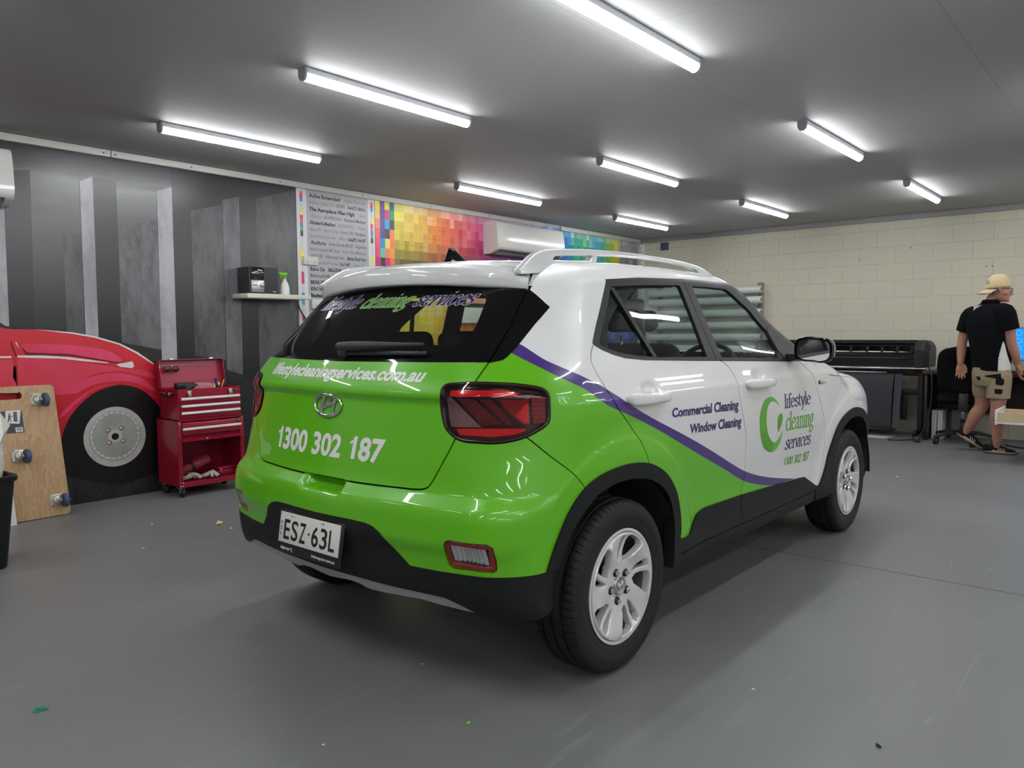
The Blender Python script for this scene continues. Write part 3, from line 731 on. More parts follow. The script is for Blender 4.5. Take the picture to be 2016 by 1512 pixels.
# ------------------------------------------------------------- the car: body surface as an implicit solid
def crv(pts):
    P_ = np.array(pts, float); x, y = P_[:, 0], P_[:, 1]; h = np.diff(x); d = np.diff(y) / h; m = np.empty_like(x)
    m[0], m[-1] = d[0], d[-1]
    for i in range(1, len(x) - 1):
        if d[i - 1] * d[i] <= 0: m[i] = 0
        else:
            w1 = 2 * h[i] + h[i - 1]; w2 = h[i] + 2 * h[i - 1]; m[i] = (w1 + w2) / (w1 / d[i - 1] + w2 / d[i])
    def fn(t):
        t = np.clip(t, x[0], x[-1]); i = np.clip(np.searchsorted(x, t) - 1, 0, len(h) - 1)
        s = (t - x[i]) / h[i]; a = s * s
        return y[i] * (1 + 2 * s) * (1 - s) ** 2 + h[i] * m[i] * s * (1 - s) ** 2 + y[i + 1] * a * (3 - 2 * s) + h[i] * m[i + 1] * a * (s - 1)
    return fn
def sst(a, b, t):
    t = np.clip((t - a) / (b - a), 0, 1); return t * t * (3 - 2 * t)
SIDE = crv([(.14, .74), (.20, .80), (.26, .842), (.32, .852), (.42, .842), (.5, .841), (.62, .851), (.78, .864), (.92, .868), (.985, .865), (1.005, .857), (1.05, .842), (1.10, .824), (1.2, .784), (1.3, .745), (1.44, .688), (1.56, .64)])
REAR = crv([(.14, -.45), (.22, -.54), (.30, -.62), (.38, -.655), (.50, -.675), (.555, -.692), (.62, -.690), (.66, -.682), (.682, -.664), (.70, -.650), (.80, -.634), (.92, -.618), (.985, -.612), (1.015, -.626), (1.03, -.622), (1.11, -.578), (1.13, -.566), (1.25, -.448), (1.40, -.285), (1.5, -.17), (1.6, -.06)])
ROOF = crv([(-.6, 1.44), (-.4, 1.468), (-.2, 1.491), (0, 1.509), (.4, 1.530), (.8, 1.532), (1.1, 1.520), (1.3, 1.508), (1.45, 1.488), (1.56, 1.450), (1.7, 1.370), (1.95, 1.220), (2.15, 1.10), (2.24, 1.055), (2.35, 1.042), (2.7, 1.012), (3.0, .95), (3.15, .90), (3.3, .80), (3.45, .62)])
FRONT = crv([(.14, 3.1), (.25, 3.25), (.5, 3.33), (.75, 3.32), (.88, 3.26), (1.0, 3.2), (1.6, 3.2)])
RCOR = crv([(.14, .09), (.5, .10), (.62, .13), (.72, .19), (.85, .25), (1.0, .27), (1.15, .28), (1.3, .22), (1.6, .12)])
BLIS = crv([(-.7, .9), (-.404, 1.144), (-.284, 1.226), (-.184, 1.313), (-.11, 1.368), (-.055, 1.395), (.122, 1.416), (.367, 1.434), (.74, 1.448), (1.26, 1.452), (1.5, 1.40)])
def fil(a, b, r):
    u = np.maximum(r - a, 0); v = np.maximum(r - b, 0)
    return np.where((u > 0) & (v > 0), r - np.sqrt(u * u + v * v), np.minimum(a, b))
def F(x, y, z):
    ay = np.abs(y)
    Y = SIDE(z)
    low = 1 - sst(1.0, 1.15, z)
    Y = Y - low * .06 * (np.maximum(-.05 - x, 0) / .6) ** 2 - low * .22 * np.maximum(x - 2.65, 0) ** 2
    up = sst(1.05, 1.3, z)
    Y = Y - up * .05 * (np.maximum(.3 - x, 0) / .7) ** 2 - up * .05 * (np.maximum(x - .4, 0) / 1.4) ** 2
    for cx in (0, 2.52):
        r = np.sqrt((x - cx) ** 2 + (z - .31) ** 2)
        Y = Y + .016 * (1 - sst(.44, .60, r)) * sst(.12, .3, z)
        Y = Y + .0025 * (1 - sst(.530, .548, r)) * sst(.3, .5, z)
    # recessed roof side above the window blister, door-handle cups, sweep in the lower doors
    Y = Y - .009 * sst(-.012, .012, z - BLIS(x)) * (1 - sst(1.25, 1.45, x)) * sst(1.17, 1.24, z)
    for hx in (.165, 1.145):
        q = ((x - hx - .015) / .055) ** 2 + ((z - .996) / .034) ** 2
        Y = Y - .011 * np.exp(-q * q)
    zl = .55 + .10 * sst(.7, 1.9, x) - .06
    Y = Y + .008 * sst(-.05, .0, zl - z) * (1 - sst(.0, .03, zl - z)) * sst(.5, .7, x) * (1 - sst(1.7, 1.95, x)) * 0
    bow = .085 * (ay / .7) ** 2
    bow = bow * (1 + .3 * sst(1.0, 1.15, z))
    XR = REAR(z) + bow
    # finger recess in the top of the bumper and ledge over the fog lamps
    XR = XR + .055 * (1 - sst(.085, .125, ay)) * sst(.645, .660, z) * (1 - sst(.696, .700, z))
    wb = sst(1.15, 1.35, x)
    sh = .38 * ay ** 2 * wb * (1 - sst(2.2, 2.5, x))
    ZT = ROOF(np.where(x < 3.4, x + sh, x))
    roofw = 1 - .6 * sst(1.0, 1.5, x) - .4 * sst(1.5, 1.9, x)
    ZT = ZT - roofw * .040 * (ay / .62) ** 2.2 - sst(2.2, 2.5, x) * .075 * (ay / .8) ** 2.6
    XF = FRONT(z) - .30 * (ay / .8) ** 2
    f = fil(Y - ay, x - XR, RCOR(z))
    f = fil(f, XF - x, .16)
    rt = .06 + .05 * sst(2.1, 2.5, x)
    return fil(f, (ZT - z) * .9, rt)
def gradF(P_):
    e = 1.5e-3; x, y, z = P_.T
    g_ = np.stack([F(x + e, y, z) - F(x - e, y, z), F(x, y + e, z) - F(x, y - e, z), F(x, y, z + e) - F(x, y, z - e)], 1)
    return -g_ / (np.linalg.norm(g_, axis=1)[:, None] + 1e-12)
def surf(o, w, t1, n=260, t0=0.0):
    """first entry into the body along rays o + t w (vectorised)"""
    ts = np.linspace(t0, t1, n); lo = np.full(len(o), t1); hi = np.full(len(o), t1); done = np.zeros(len(o), bool); prev = np.full(len(o), t0)
    for t in ts:
        q = o + w * t; ins = (F(q[:, 0], q[:, 1], q[:, 2]) > 0) & ~done
        lo[ins] = prev[ins]; hi[ins] = t; done |= ins; prev[~done] = t
    for _ in range(30):
        m_ = (lo + hi) / 2; q = o + w * m_[:, None]; i_ = F(q[:, 0], q[:, 1], q[:, 2]) > 0
        hi = np.where(i_, m_, hi); lo = np.where(i_, lo, m_)
    return o + w * hi[:, None]
def on_rear(y, z, off=0.0):
    y = np.asarray(y, float); z = np.asarray(z, float)
    q = surf(np.stack([np.full_like(y, -.95), y, z], 1), np.tile([1., 0, 0], (len(y), 1)), 1.0)
    return q + gradF(q) * off
def on_side(x, z, off=0.0):
    x = np.asarray(x, float); z = np.asarray(z, float)
    q = surf(np.stack([x, np.full_like(x, -1.0), z], 1), np.tile([0, 1., 0], (len(x), 1)), .6)
    return q + gradF(q) * off
def on_diag(a, z, off=0.0):
    """a = (x - y)/sqrt2 along the rear corner"""
    a = np.asarray(a, float); z = np.asarray(z, float); k = .70710678
    o = np.stack([a * k - .95 * k, -a * k - .95 * k, z], 1)      # seen from behind-right
    q = surf(o, np.tile([k, k, 0], (len(a), 1)), 1.2)
    return q + gradF(q) * off

# grid of the right half
def body_grid():
    org = []; dr = []
    def fan(x0, targets):
        for (tx, ty) in targets:
            v = np.array([tx - x0, ty]); v /= np.linalg.norm(v); org.append(x0); dr.append(v)
    fan(.35, [(-.65, -y) for y in np.linspace(0, .85, 66)] + [(x, -.85) for x in np.linspace(-.638, .345, 76)])
    for x in np.arange(.358, 2.2, .0135): org.append(x); dr.append(np.array([0, -1.]))
    fan(2.2, [(x, -.85) for x in np.linspace(2.206, 3.2, 56)] + [(3.2, -y) for y in np.linspace(.82, 0, 24)])
    org = np.array(org); dr = np.array(dr); nu = len(org)
    zs = 1.2 - .35 * np.clip((org - 1.2) / .8, 0, 1)
    lowv = np.linspace(0, 1, 82)
    phi = np.concatenate([np.arctan2(np.linspace(.0, .30, 26)[1:], .75), np.arctan2(.30, np.linspace(.75, 0, 36)[1:])])
    phi[-1] = PI / 2
    O = []; W = []
    for t in lowv:
        O.append(np.stack([org, 0 * org, .2 + (zs - .2) * t], 1)); W.append(np.concatenate([dr, 0 * dr[:, :1]], 1))
    for p in phi:
        O.append(np.stack([org, 0 * org, zs], 1)); W.append(np.concatenate([dr * math.cos(p), np.full((nu, 1), math.sin(p))], 1))
    O = np.array(O); W = np.array(W); nv = len(O)
    O = O.reshape(-1, 3); W = W.reshape(-1, 3)
    lo = np.zeros(len(O)); hi = np.full(len(O), 1.9)
    # march outwards: last inside sample before leaving
    ts = np.linspace(.02, 1.9, 190); out = np.zeros(len(O), bool)
    for t in ts:
        q = O + W * t; ins = F(q[:, 0], q[:, 1], q[:, 2]) > 0
        newout = ~ins & ~out
        hi[newout] = t; out |= newout; lo[~out] = t
    for _ in range(34):
        m_ = (lo + hi) / 2; q = O + W * m_[:, None]; i_ = F(q[:, 0], q[:, 1], q[:, 2]) > 0
        lo = np.where(i_, m_, lo); hi = np.where(i_, hi, m_)
    V = O + W * lo[:, None]
    Fc = [(j * nu + i, (j + 1) * nu + i, (j + 1) * nu + i + 1, j * nu + i + 1) for j in range(nv - 1) for i in range(nu - 1)]
    return V, Fc
BV, BF = body_grid()
_m = len(BF) // 2; _q = [BV[i] for i in BF[_m]]
if np.dot(np.cross(_q[1] - _q[0], _q[2] - _q[0]), gradF(np.array(_q[:1]))[0]) < 0: BF = [f[::-1] for f in BF]
bm = bmesh.new()
for p in BV: bm.verts.new(p)
bm.verts.ensure_lookup_table()
for f in BF:
    try: bm.faces.new([bm.verts[i] for i in f])
    except ValueError: pass
bmesh.ops.remove_doubles(bm, verts=bm.verts, dist=2e-5)
K2 = .70710678
AX = {'S': (np.array([1., 0, 0]), 'ny', -.12), 'R': (np.array([0, 1., 0]), 'nx', -.08), 'D': (np.array([K2, -K2, 0]), None, 0)}
def imprint(poly, ax, closed=True, region=None):
    t = AX[ax][0]; tv = Vector(t)
    pts = [(float(p[0]), float(p[1])) for p in poly]
    segs = list(zip(pts, pts[1:] + pts[:1])) if closed else list(zip(pts, pts[1:]))
    a0 = min(p[0] for p in pts) - .03; a1 = max(p[0] for p in pts) + .03; b0 = min(p[1] for p in pts) - .03; b1 = max(p[1] for p in pts) + .03
    cand = {}
    for f in bm.faces:
        c = f.calc_center_median(); a = tv.dot(c)
        if not (a0 < a < a1 and b0 < c.z < b1): continue
        n = f.normal
        if ax == 'S' and abs(n.y) < .12: continue
        if ax == 'R' and (abs(n.x) < .06 or c.x > 1.0): continue
        if ax == 'D' and (c.x > .4): continue
        if region and not region(c): continue
        A = [tv.dot(v.co) for v in f.verts]; Z = [v.co.z for v in f.verts]
        cand[f] = (min(A), max(A), min(Z), max(Z))
    for (p, q) in segs:
        d = (q[0] - p[0], q[1] - p[1]); L = math.hypot(*d)
        if L < 1e-6: continue
        no = (tv * d[1] - Vector((0, 0, 1)) * d[0]) / L
        co = tv * p[0] + Vector((0, 0, p[1]))
        if ax == 'S': pass
        sa0, sa1 = min(p[0], q[0]) - 1e-4, max(p[0], q[0]) + 1e-4; sb0, sb1 = min(p[1], q[1]) - 1e-4, max(p[1], q[1]) + 1e-4
        sel = []
        for f, (u0, u1, w0, w1) in cand.items():
            if u1 < sa0 or u0 > sa1 or w1 < sb0 or w0 > sb1: continue
            ds = [no.dot(v.co - co) for v in f.verts]
            if min(ds) < -1e-5 and max(ds) > 1e-5: sel.append(f)
        if not sel: continue
        g_ = set(sel)
        for f in sel: g_.update(f.edges); g_.update(f.verts)
        r = bmesh.ops.bisect_plane(bm, geom=list(g_), dist=1e-6, plane_co=co, plane_no=no)
        for x_ in list(sel) + [e for e in r['geom'] if isinstance(e, bmesh.types.BMFace)]:
            if x_.is_valid:
                A = [tv.dot(v.co) for v in x_.verts]; Z = [v.co.z for v in x_.verts]
                cand[x_] = (min(A), max(A), min(Z), max(Z))
def offs(pl, w):
    P_ = np.array(pl, float); t = np.gradient(P_, axis=0); t /= np.linalg.norm(t, axis=1)[:, None]
    n = np.stack([-t[:, 1], t[:, 0]], 1)
    return P_ + n * w, P_ - n * w
def band(pl, w=.0024):
    a, b = offs(pl, w); return [tuple(p) for p in a] + [tuple(p) for p in b[::-1]]
def inpoly(poly, A, Z):
    P_ = np.array(poly, float); r = np.zeros(len(A), bool); n = len(P_); j = n - 1
    for i in range(n):
        xi, yi = P_[i]; xj, yj = P_[j]
        if yi != yj:
            c = ((yi > Z) != (yj > Z)) & (A < (xj - xi) * (Z - yi) / (yj - yi) + xi); r ^= c
        j = i
    return r
# ---- outlines, measured in car coordinates (x forward from the rear axle, y left, z up)
hatch_line = cr([(-.45, 1.53), (-.515, 1.47), (-.538, 1.454), (-.560, 1.436), (-.575, 1.413), (-.590, 1.372), (-.600, 1.342), (-.611, 1.274), (-.622, 1.213), (-.632, 1.162), (-.634, 1.120), (-.631, 1.089), (-.627, 1.057), (-.612, .98), (-.581, .877), (-.542, .798), (-.506, .733), (-.488, .715), (-.455, .707), (-.379, .705), (-.217, .702), (0.01, .700)], 3)
OUT = {}
OUT['hatch'] = ('R', hatch_line + [(.02, 1.53)])
OUT['hatchband'] = ('R', band(hatch_line, .0028))
OUT['glass'] = ('R', [(.02, 1.1165), (-.15, 1.1185), (-.34, 1.120), (-.54, 1.1215), (-.70, 1.122), (-.70, 1.47), (.02, 1.47)])
OUT['pane'] = ('R', cr([(.02, 1.390), (-.10, 1.388), (-.334, 1.376), (-.429, 1.366), (-.465, 1.351), (-.483, 1.336), (-.493, 1.318), (-.514, 1.254), (-.522, 1.210), (-.516, 1.176), (-.502, 1.160), (-.47, 1.153), (-.383, 1.149), (-.30, 1.147), (.02, 1.146)], 3))
OUT['tri'] = ('S', [(-.17, 1.40), (-.205, 1.366), (-.190, 1.305), (-.292, 1.224), (-.361, 1.173), (-.405, 1.142), (-.425, 1.129), (-.455, 1.121), (-.62, 1.121), (-.62, 1.40)])
L3 = [(-.573, -.531, 1.028), (-.565, -.531, 1.042), (-.557, -.544, 1.052), (-.544, -.578, 1.056), (-.520, -.626, 1.059), (-.491, -.672, 1.058), (-.451, -.720, 1.055), (-.414, -.757, 1.049), (-.382, -.785, 1.041), (-.368, -.798, 1.031), (-.365, -.808, 1.014), (-.366, -.811, .981), (-.370, -.814, .946), (-.378, -.811, .927), (-.400, -.799, .910), (-.437, -.773, .889), (-.475, -.739, .876), (-.508, -.700, .870), (-.536, -.655, .871), (-.553, -.619, .873), (-.559, -.599, .877), (-.563, -.580, .884), (-.567, -.554, .903), (-.567, -.539, .922), (-.566, -.528, .953), (-.568, -.524, .995)]
dg_ = lambda P_: [((p[0] - p[1]) * K2, p[2]) for p in P_]
lampo = cr(dg_(L3), 3, True)
OUT['lamp'] = ('D', lampo)
def grow2(poly, w):
    P_ = np.array(poly, float); c = P_.mean(0); t = np.roll(P_, -1, 0) - np.roll(P_, 1, 0); t /= np.linalg.norm(t, axis=1)[:, None] + 1e-9
    n = np.stack([t[:, 1], -t[:, 0]], 1); n *= np.sign((n * (P_ - c)).sum(1))[:, None]
    return [tuple(p) for p in P_ + n * w]
OUT['lampgap'] = ('D', grow2(lampo, .004))
cladtop = [(.02, .580), (-.20, .582), (-.265, .580), (-.30, .573), (-.332, .555), (-.39, .497), (-.436, .455), (-.565, .455), (-.70, .458), (-.80, .460)]
OUT['bclad'] = ('R', cladtop + [(-.95, .460), (-.95, .1), (.02, .1)])
archo = [(-.450, .395), (-.419, .461), (-.383, .539), (-.341, .622), (-.294, .678), (-.236, .718), (-.151, .745), (-.031, .756), (.090, .748), (.184, .722), (.277, .672), (.352, .598), (.394, .517), (.404, .444), (.397, .402), (.386, .343)]
archi = [(-.345, .24), (-.362, .33), (-.362, .42), (-.345, .50), (-.30, .59), (-.215, .664), (-.155, .688), (-.070, .702), (.051, .697), (.169, .669), (.259, .621), (.322, .552), (.350, .475), (.350, .412), (.330, .321), (.30, .24)]
OUT['archo'] = ('S', cr(archo, 4) + [(.386, .1), (-.47, .1)])
OUT['archi'] = ('S', cr(archi, 4) + [(.28, .05), (-.33, .05)])
f_o = [(1.940, .343), (1.985, .363), (2.045, .415), (2.110, .515), (2.165, .600), (2.227, .671), (2.304, .717), (2.409, .747), (2.520, .757), (2.620, .745), (2.720, .712), (2.80, .664), (2.868, .598), (2.915, .517), (2.942, .43), (2.955, .34)]
f_i = [(2.19, .24), (2.17, .33), (2.165, .42), (2.19, .50), (2.235, .58), (2.30, .645), (2.38, .682), (2.46, .70), (2.56, .70), (2.66, .682), (2.755, .63), (2.83, .55), (2.868, .475), (2.88, .40), (2.87, .32), (2.85, .24)]
OUT['farcho'] = ('S', cr(f_o, 4) + [(2.955, .1), (1.92, .1)])
OUT['farchi'] = ('S', cr(f_i, 4) + [(2.84, .05), (2.2, .05)])
OUT['sclad'] = ('S', [(.38, .402), (.448, .396), (.49, .398), (.527, .425), (.578, .462), (.605, .471), (.655, .478), (1.011, .472), (1.719, .443), (1.80, .437), (1.90, .392), (1.955, .366), (2.01, .362), (2.01, .1), (.38, .1)])
door_low = [(.37, .343), (1.0, .342), (1.96, .343)]
OUT['doorlow'] = ('S', band(door_low, .0022))
bs = cr([(.772, 1.094), (.805, 1.093), (.857, 1.074), (.903, 1.032), (.917, .985), (.937, .911), (.988, .809), (1.015, .740), (1.034, .629), (1.040, .542), (1.008, .473), (.998, .343)], 4)
OUT['bseam'] = ('S', band(bs[4:], .0022))
rs = cr([(-.088, 1.173), (-.122, 1.142), (-.138, 1.112), (-.125, 1.066), (-.092, 1.009), (-.055, .957), (.008, .901), (.073, .836), (.111, .786), (.137, .736), (.145, .71)], 4)
OUT['rseam'] = ('S', band(rs, .0022))
fs = cr([(1.70, 1.06), (1.736, 1.045), (1.815, 1.001), (1.861, .962), (1.904, .900), (1.968, .827), (2.031, .743), (2.066, .668), (2.069, .565), (2.040, .458), (2.004, .40), (1.965, .345)], 4)
OUT['fseam'] = ('S', band(fs, .0022))
OUT['bumpseam'] = ('S', band(cr([(-.46, .905), (-.437, .887), (-.376, .822), (-.294, .753), (-.22, .67)], 4), .0018))
OUT['hoodcut'] = ('S', band(cr([(2.09, .972), (2.242, .957), (2.45, .945), (2.66, .925), (2.80, .89)], 4), .0022))
dlo = [(.131, 1.414), (.367, 1.432), (.743, 1.445), (1.022, 1.448), (1.264, 1.449), (1.345, 1.474), (1.43, 1.49), (1.60, 1.44), (1.80, 1.30), (1.98, 1.12), (2.02, 1.055), (1.80, 1.056), (1.576, 1.061), (1.513, 1.063), (.791, 1.089), (.640, 1.094), (.203, 1.111), (.076, 1.122), (.009, 1.136), (-.050, 1.155), (-.084, 1.172), (-.087, 1.181), (.007, 1.279)]
OUT['dlo'] = ('S', dlo)
OUT['rwin'] = ('S', [(.145, 1.388), (.40, 1.403), (.676, 1.414), (.688, 1.411), (.694, 1.405), (.706, 1.25), (.708, 1.109), (.303, 1.119), (.160, 1.129), (.055, 1.142), (-.022, 1.162), (-.046, 1.172), (-.050, 1.180), (.013, 1.243), (.085, 1.320)])
OUT['fwin'] = ('S', [(.809, 1.415), (.989, 1.418), (1.161, 1.416), (1.205, 1.403), (1.37, 1.318), (1.485, 1.215), (1.490, 1.119), (1.466, 1.082), (.841, 1.103)])
OUT['bpil'] = ('S', band([(.740, 1.445), (.762, 1.266), (.785, 1.089)], .002))
purpT = cr([(-.375, 1.202), (-.352, 1.181), (-.345, 1.172), (-.337, 1.157), (-.327, 1.140), (-.312, 1.124), (-.282, 1.105), (-.237, 1.082), (-.182, 1.059), (-.122, 1.034), (-.047, .997), (.024, .962), (.183, .898), (.471, .795), (.731, .696), (.910, .625), (1.058, .572), (1.255, .521), (1.480, .478), (1.68, .447)], 4)
purpB = cr([(-.405, 1.168), (-.391, 1.151), (-.384, 1.142), (-.375, 1.130), (-.357, 1.113), (-.332, 1.092), (-.303, 1.071), (-.266, 1.051), (-.211, 1.026), (-.150, .989), (-.101, .964), (.056, .912), (.252, .840), (.561, .717), (.841, .610), (1.027, .536), (1.172, .497), (1.321, .467), (1.42, .455)], 4)
OUT['purple'] = ('S', purpT + purpB[::-1])
OUT['green'] = ('S', purpB + [(1.42, .1), (-1.0, .1), (-1.0, 1.168)])
OUT['skid'] = ('R', [(.02, .368), (-.165, .369), (-.322, .367), (-.511, .367), (-.564, .365), (-.616, .349), (-.675, .324), (-.70, .1), (.02, .1)])
OUT['bottom'] = ('R', cr([(.02, .329), (-.06, .336), (-.110, .341), (-.17, .338), (-.225, .326), (-.393, .334), (-.45, .337), (-.522, .331), (-.60, .327), (-.675, .324), (-.747, .320), (-.782, .317), (-.81, .316)], 3) + [(-.95, .316), (-.95, .1), (.02, .1)])
OUT['corner'] = ('S', cr([(-.56, .322), (-.50, .318), (-.44, .322), (-.40, .345), (-.36, .42)], 4) + [(-.30, .3), (-.30, .1), (-.6, .1), (-.6, .316)])
OUT['sill'] = ('S', [(.2, .312), (.257, .305), (.45, .294), (.672, .288), (1.6, .288), (1.84, .287), (2.2, .30), (2.2, .1), (.2, .1)])
OUT['front_low'] = ('S', [(2.82, .27), (3.5, .22), (3.5, .1), (2.82, .1)])
fogp = [(-.586, .521), (-.590, .550), (-.597, .564), (-.615, .569), (-.737, .567), (-.752, .556), (-.755, .519), (-.753, .481), (-.742, .472), (-.608, .469), (-.592, .478), (-.587, .498)]
OUT['fog'] = ('R', fogp)
OUT['windscreen'] = None
ORDER = ['hatch', 'hatchband', 'glass', 'pane', 'tri', 'lamp', 'lampgap', 'bclad', 'archo', 'archi', 'farcho', 'farchi', 'sclad', 'doorlow', 'bseam', 'rseam', 'fseam', 'bumpseam', 'hoodcut', 'dlo', 'rwin', 'fwin', 'bpil', 'purple', 'green', 'skid', 'bottom', 'corner', 'sill', 'fog', 'front_low']
REG = {'bclad': lambda c: c.z < .62 and c.x < -.25, 'skid': lambda c: c.z < .45 and c.x < -.3, 'bottom': lambda c: c.z < .45 and c.x < -.3, 'hatch': lambda c: c.x < .2, 'hatchband': lambda c: c.x < .2,
       'glass': lambda c: c.x < -.05, 'pane': lambda c: c.x < -.05, 'purple': lambda c: c.y < -.5, 'green': lambda c: c.y < -.6, 'tri': lambda c: c.y < -.45, 'lamp': lambda c: c.x < -.2, 'lampgap': lambda c: c.x < -.2,
       'fog': lambda c: c.x < -.4, 'bumpseam': lambda c: c.y < -.6 and c.x < 0}
bm.normal_update()
for k in ORDER:
    ax, poly = OUT[k]
    imprint(poly, ax, True, REG.get(k))
    bm.normal_update()
bm.verts.ensure_lookup_table(); bm.verts.index_update(); bm.faces.ensure_lookup_table()
NV = np.array([v.co[:] for v in bm.verts]); NF = [[v.index for v in f.verts] for f in bm.faces]
CT = np.array([f.calc_center_median()[:] for f in bm.faces])
bm.free()
NN = gradF(NV); CN = gradF(CT)
def ins(k):
    ax, poly = OUT[k]; a = CT @ AX[ax][0]; r = inpoly(poly, a, CT[:, 2])
    if ax == 'S': r &= (CN[:, 1] < -.12)
    if ax == 'R': r &= (CN[:, 0] < -.06) & (CT[:, 0] < 1.0)
    if ax == 'D': r &= CT[:, 0] < .4
    g_ = REG.get(k)
    if g_: r &= np.array([g_(Vector(c)) for c in CT])
    return r
I = {k: ins(k) for k in ORDER}
rear_h = I['hatch'] & (CT[:, 0] < .12)
gap = I['hatchband'] | I['bseam'] | I['rseam'] | I['fseam'] | I['bumpseam'] | I['hoodcut'] | (I['doorlow']) | (I['bpil'] & I['dlo'])
reg = np.full(len(CT), 'body', dtype='U12')
low_rear = CT[:, 0] < -.20
dead = I['archi'] | I['farchi'] | (I['bottom'] & low_rear) | (I['corner'] & low_rear) | I['sill'] | I['front_low'] | (CT[:, 2] < .215)
reg[I['dlo']] = 'frame'
reg[I['rwin'] & I['dlo']] = 'rwin'; reg[I['fwin'] & I['dlo']] = 'fwin'
dpoly_r = [p for p in rs] + [(.15, .70)] + [(.40, .45), (.386, .343)] + bs[::-1]
dpoly_f = bs + [(1.96, .343)] + fs[::-1]
sidef = (CN[:, 1] < -.12)
inR = inpoly(dpoly_r, CT[:, 0], CT[:, 2]) & sidef & ~I['dlo']; inF = inpoly(dpoly_f, CT[:, 0], CT[:, 2]) & sidef & ~I['dlo']
reg[inR] = 'rdoor'; reg[inF] = 'fdoor'
bump_sel = (CT[:, 0] < -.15) & (CT[:, 2] < .91) & ~rear_h & (inpoly([(-1, .912), (-.46, .905), (-.437, .887), (-.376, .822), (-.294, .753), (-.2, .64), (-.2, .1), (-1, .1)], CT[:, 0], CT[:, 2]))
reg[bump_sel & (reg == 'body')] = 'bumper'
ws = (CT[:, 0] > 1.3) & (CT[:, 0] < 2.2) & (np.abs(CT[:, 1]) < .60 + .12 * (CT[:, 0] - 1.4) / .8) & (CN[:, 2] > .3) & (CN[:, 0] > .25) & (CT[:, 2] > 1.10) & (CT[:, 2] < 1.47)
reg[ws] = 'windscreen'
reg[rear_h] = 'hatch'
reg[rear_h & I['glass']] = 'frit'; reg[rear_h & I['glass'] & I['pane']] = 'pane'
reg[I['tri'] & ~rear_h & (CT[:, 0] < -.1) & (CT[:, 2] > 1.118) & (CT[:, 2] < 1.38)] = 'tri'
reg[I['lampgap']] = 'gap'; reg[I['lamp']] = 'lamp'
clad_side = I['sclad'] & sidef & ~I['archo'] & (CT[:, 0] > .3) & (CT[:, 0] < 2.05)
reg[clad_side & (CT[:, 2] > .343)] = 'doorclad'
reg[clad_side & (CT[:, 2] <= .343)] = 'sillclad'
reg[I['bclad'] & (CT[:, 0] < -.20) & ~I['archo']] = 'bclad'
reg[I['archo'] & sidef] = 'arch'
reg[(reg == 'arch') & (CT[:, 0] < -.2) & (CT[:, 2] < .461)] = 'bclad'
reg[I['farcho'] & sidef] = 'farch'
reg[I['skid'] & (CT[:, 0] < -.3) & (CN[:, 0] < 0)] = 'skid'
reg[I['fog']] = 'fog'
reg[gap & ~np.isin(reg, ['arch', 'farch', 'bclad', 'rwin', 'fwin', 'pane', 'lamp', 'skid'])] = 'gap'
reg[dead] = 'dead'
# ---- paint and trim
M_wpaint = mat('white_car_paint', (.74, .74, .735), rough=.34, coat=1.0, coat_rough=.02)
M_gwrap = mat('lime_green_wrap', (.115, .47, .0004), rough=.34, coat=.6, coat_rough=.03)
M_pwrap = mat('purple_wrap', srgb(64, 32, 122), rough=.36, coat=.6, coat_rough=.05)
M_clad = mat('grained_black_cladding', (.011, .0115, .012), rough=.55, spec=.25, bump=(900, .25))
M_frame = mat('satin_black_frame', (.016, .016, .017), rough=.45, spec=.3)
M_piano = mat('piano_black', (.004, .004, .005), rough=.05, spec=.35)
M_liner = mat('black_liner', (.008, .008, .008), rough=.8)
M_skid = mat('silver_skid_paint', (.40, .40, .40), rough=.4, metal=.3)
M_glass = glass_mat('tinted_side_glass', (.70, .80, .75), 1.2)
M_rglass = glass_mat('tinted_rear_glass', (.72, .74, .66), 1.2)
M_wglass = glass_mat('windscreen_glass', (.80, .86, .84), 1.0)
paint = np.where(I['green'] & sidef & (CT[:, 1] < -.6), 1, 0)
rearish = (CT[:, 2] < 1.121) & (CT[:, 0] < -.40) & ~(I['purple'] & sidef & (CT[:, 1] < -.5))
paint[rearish] = 1
paint[(CT[:, 0] < -.2) & (CT[:, 2] < .9)] = 1
paint[I['purple'] & (CT[:, 1] < -.5) & ~I['tri']] = 2

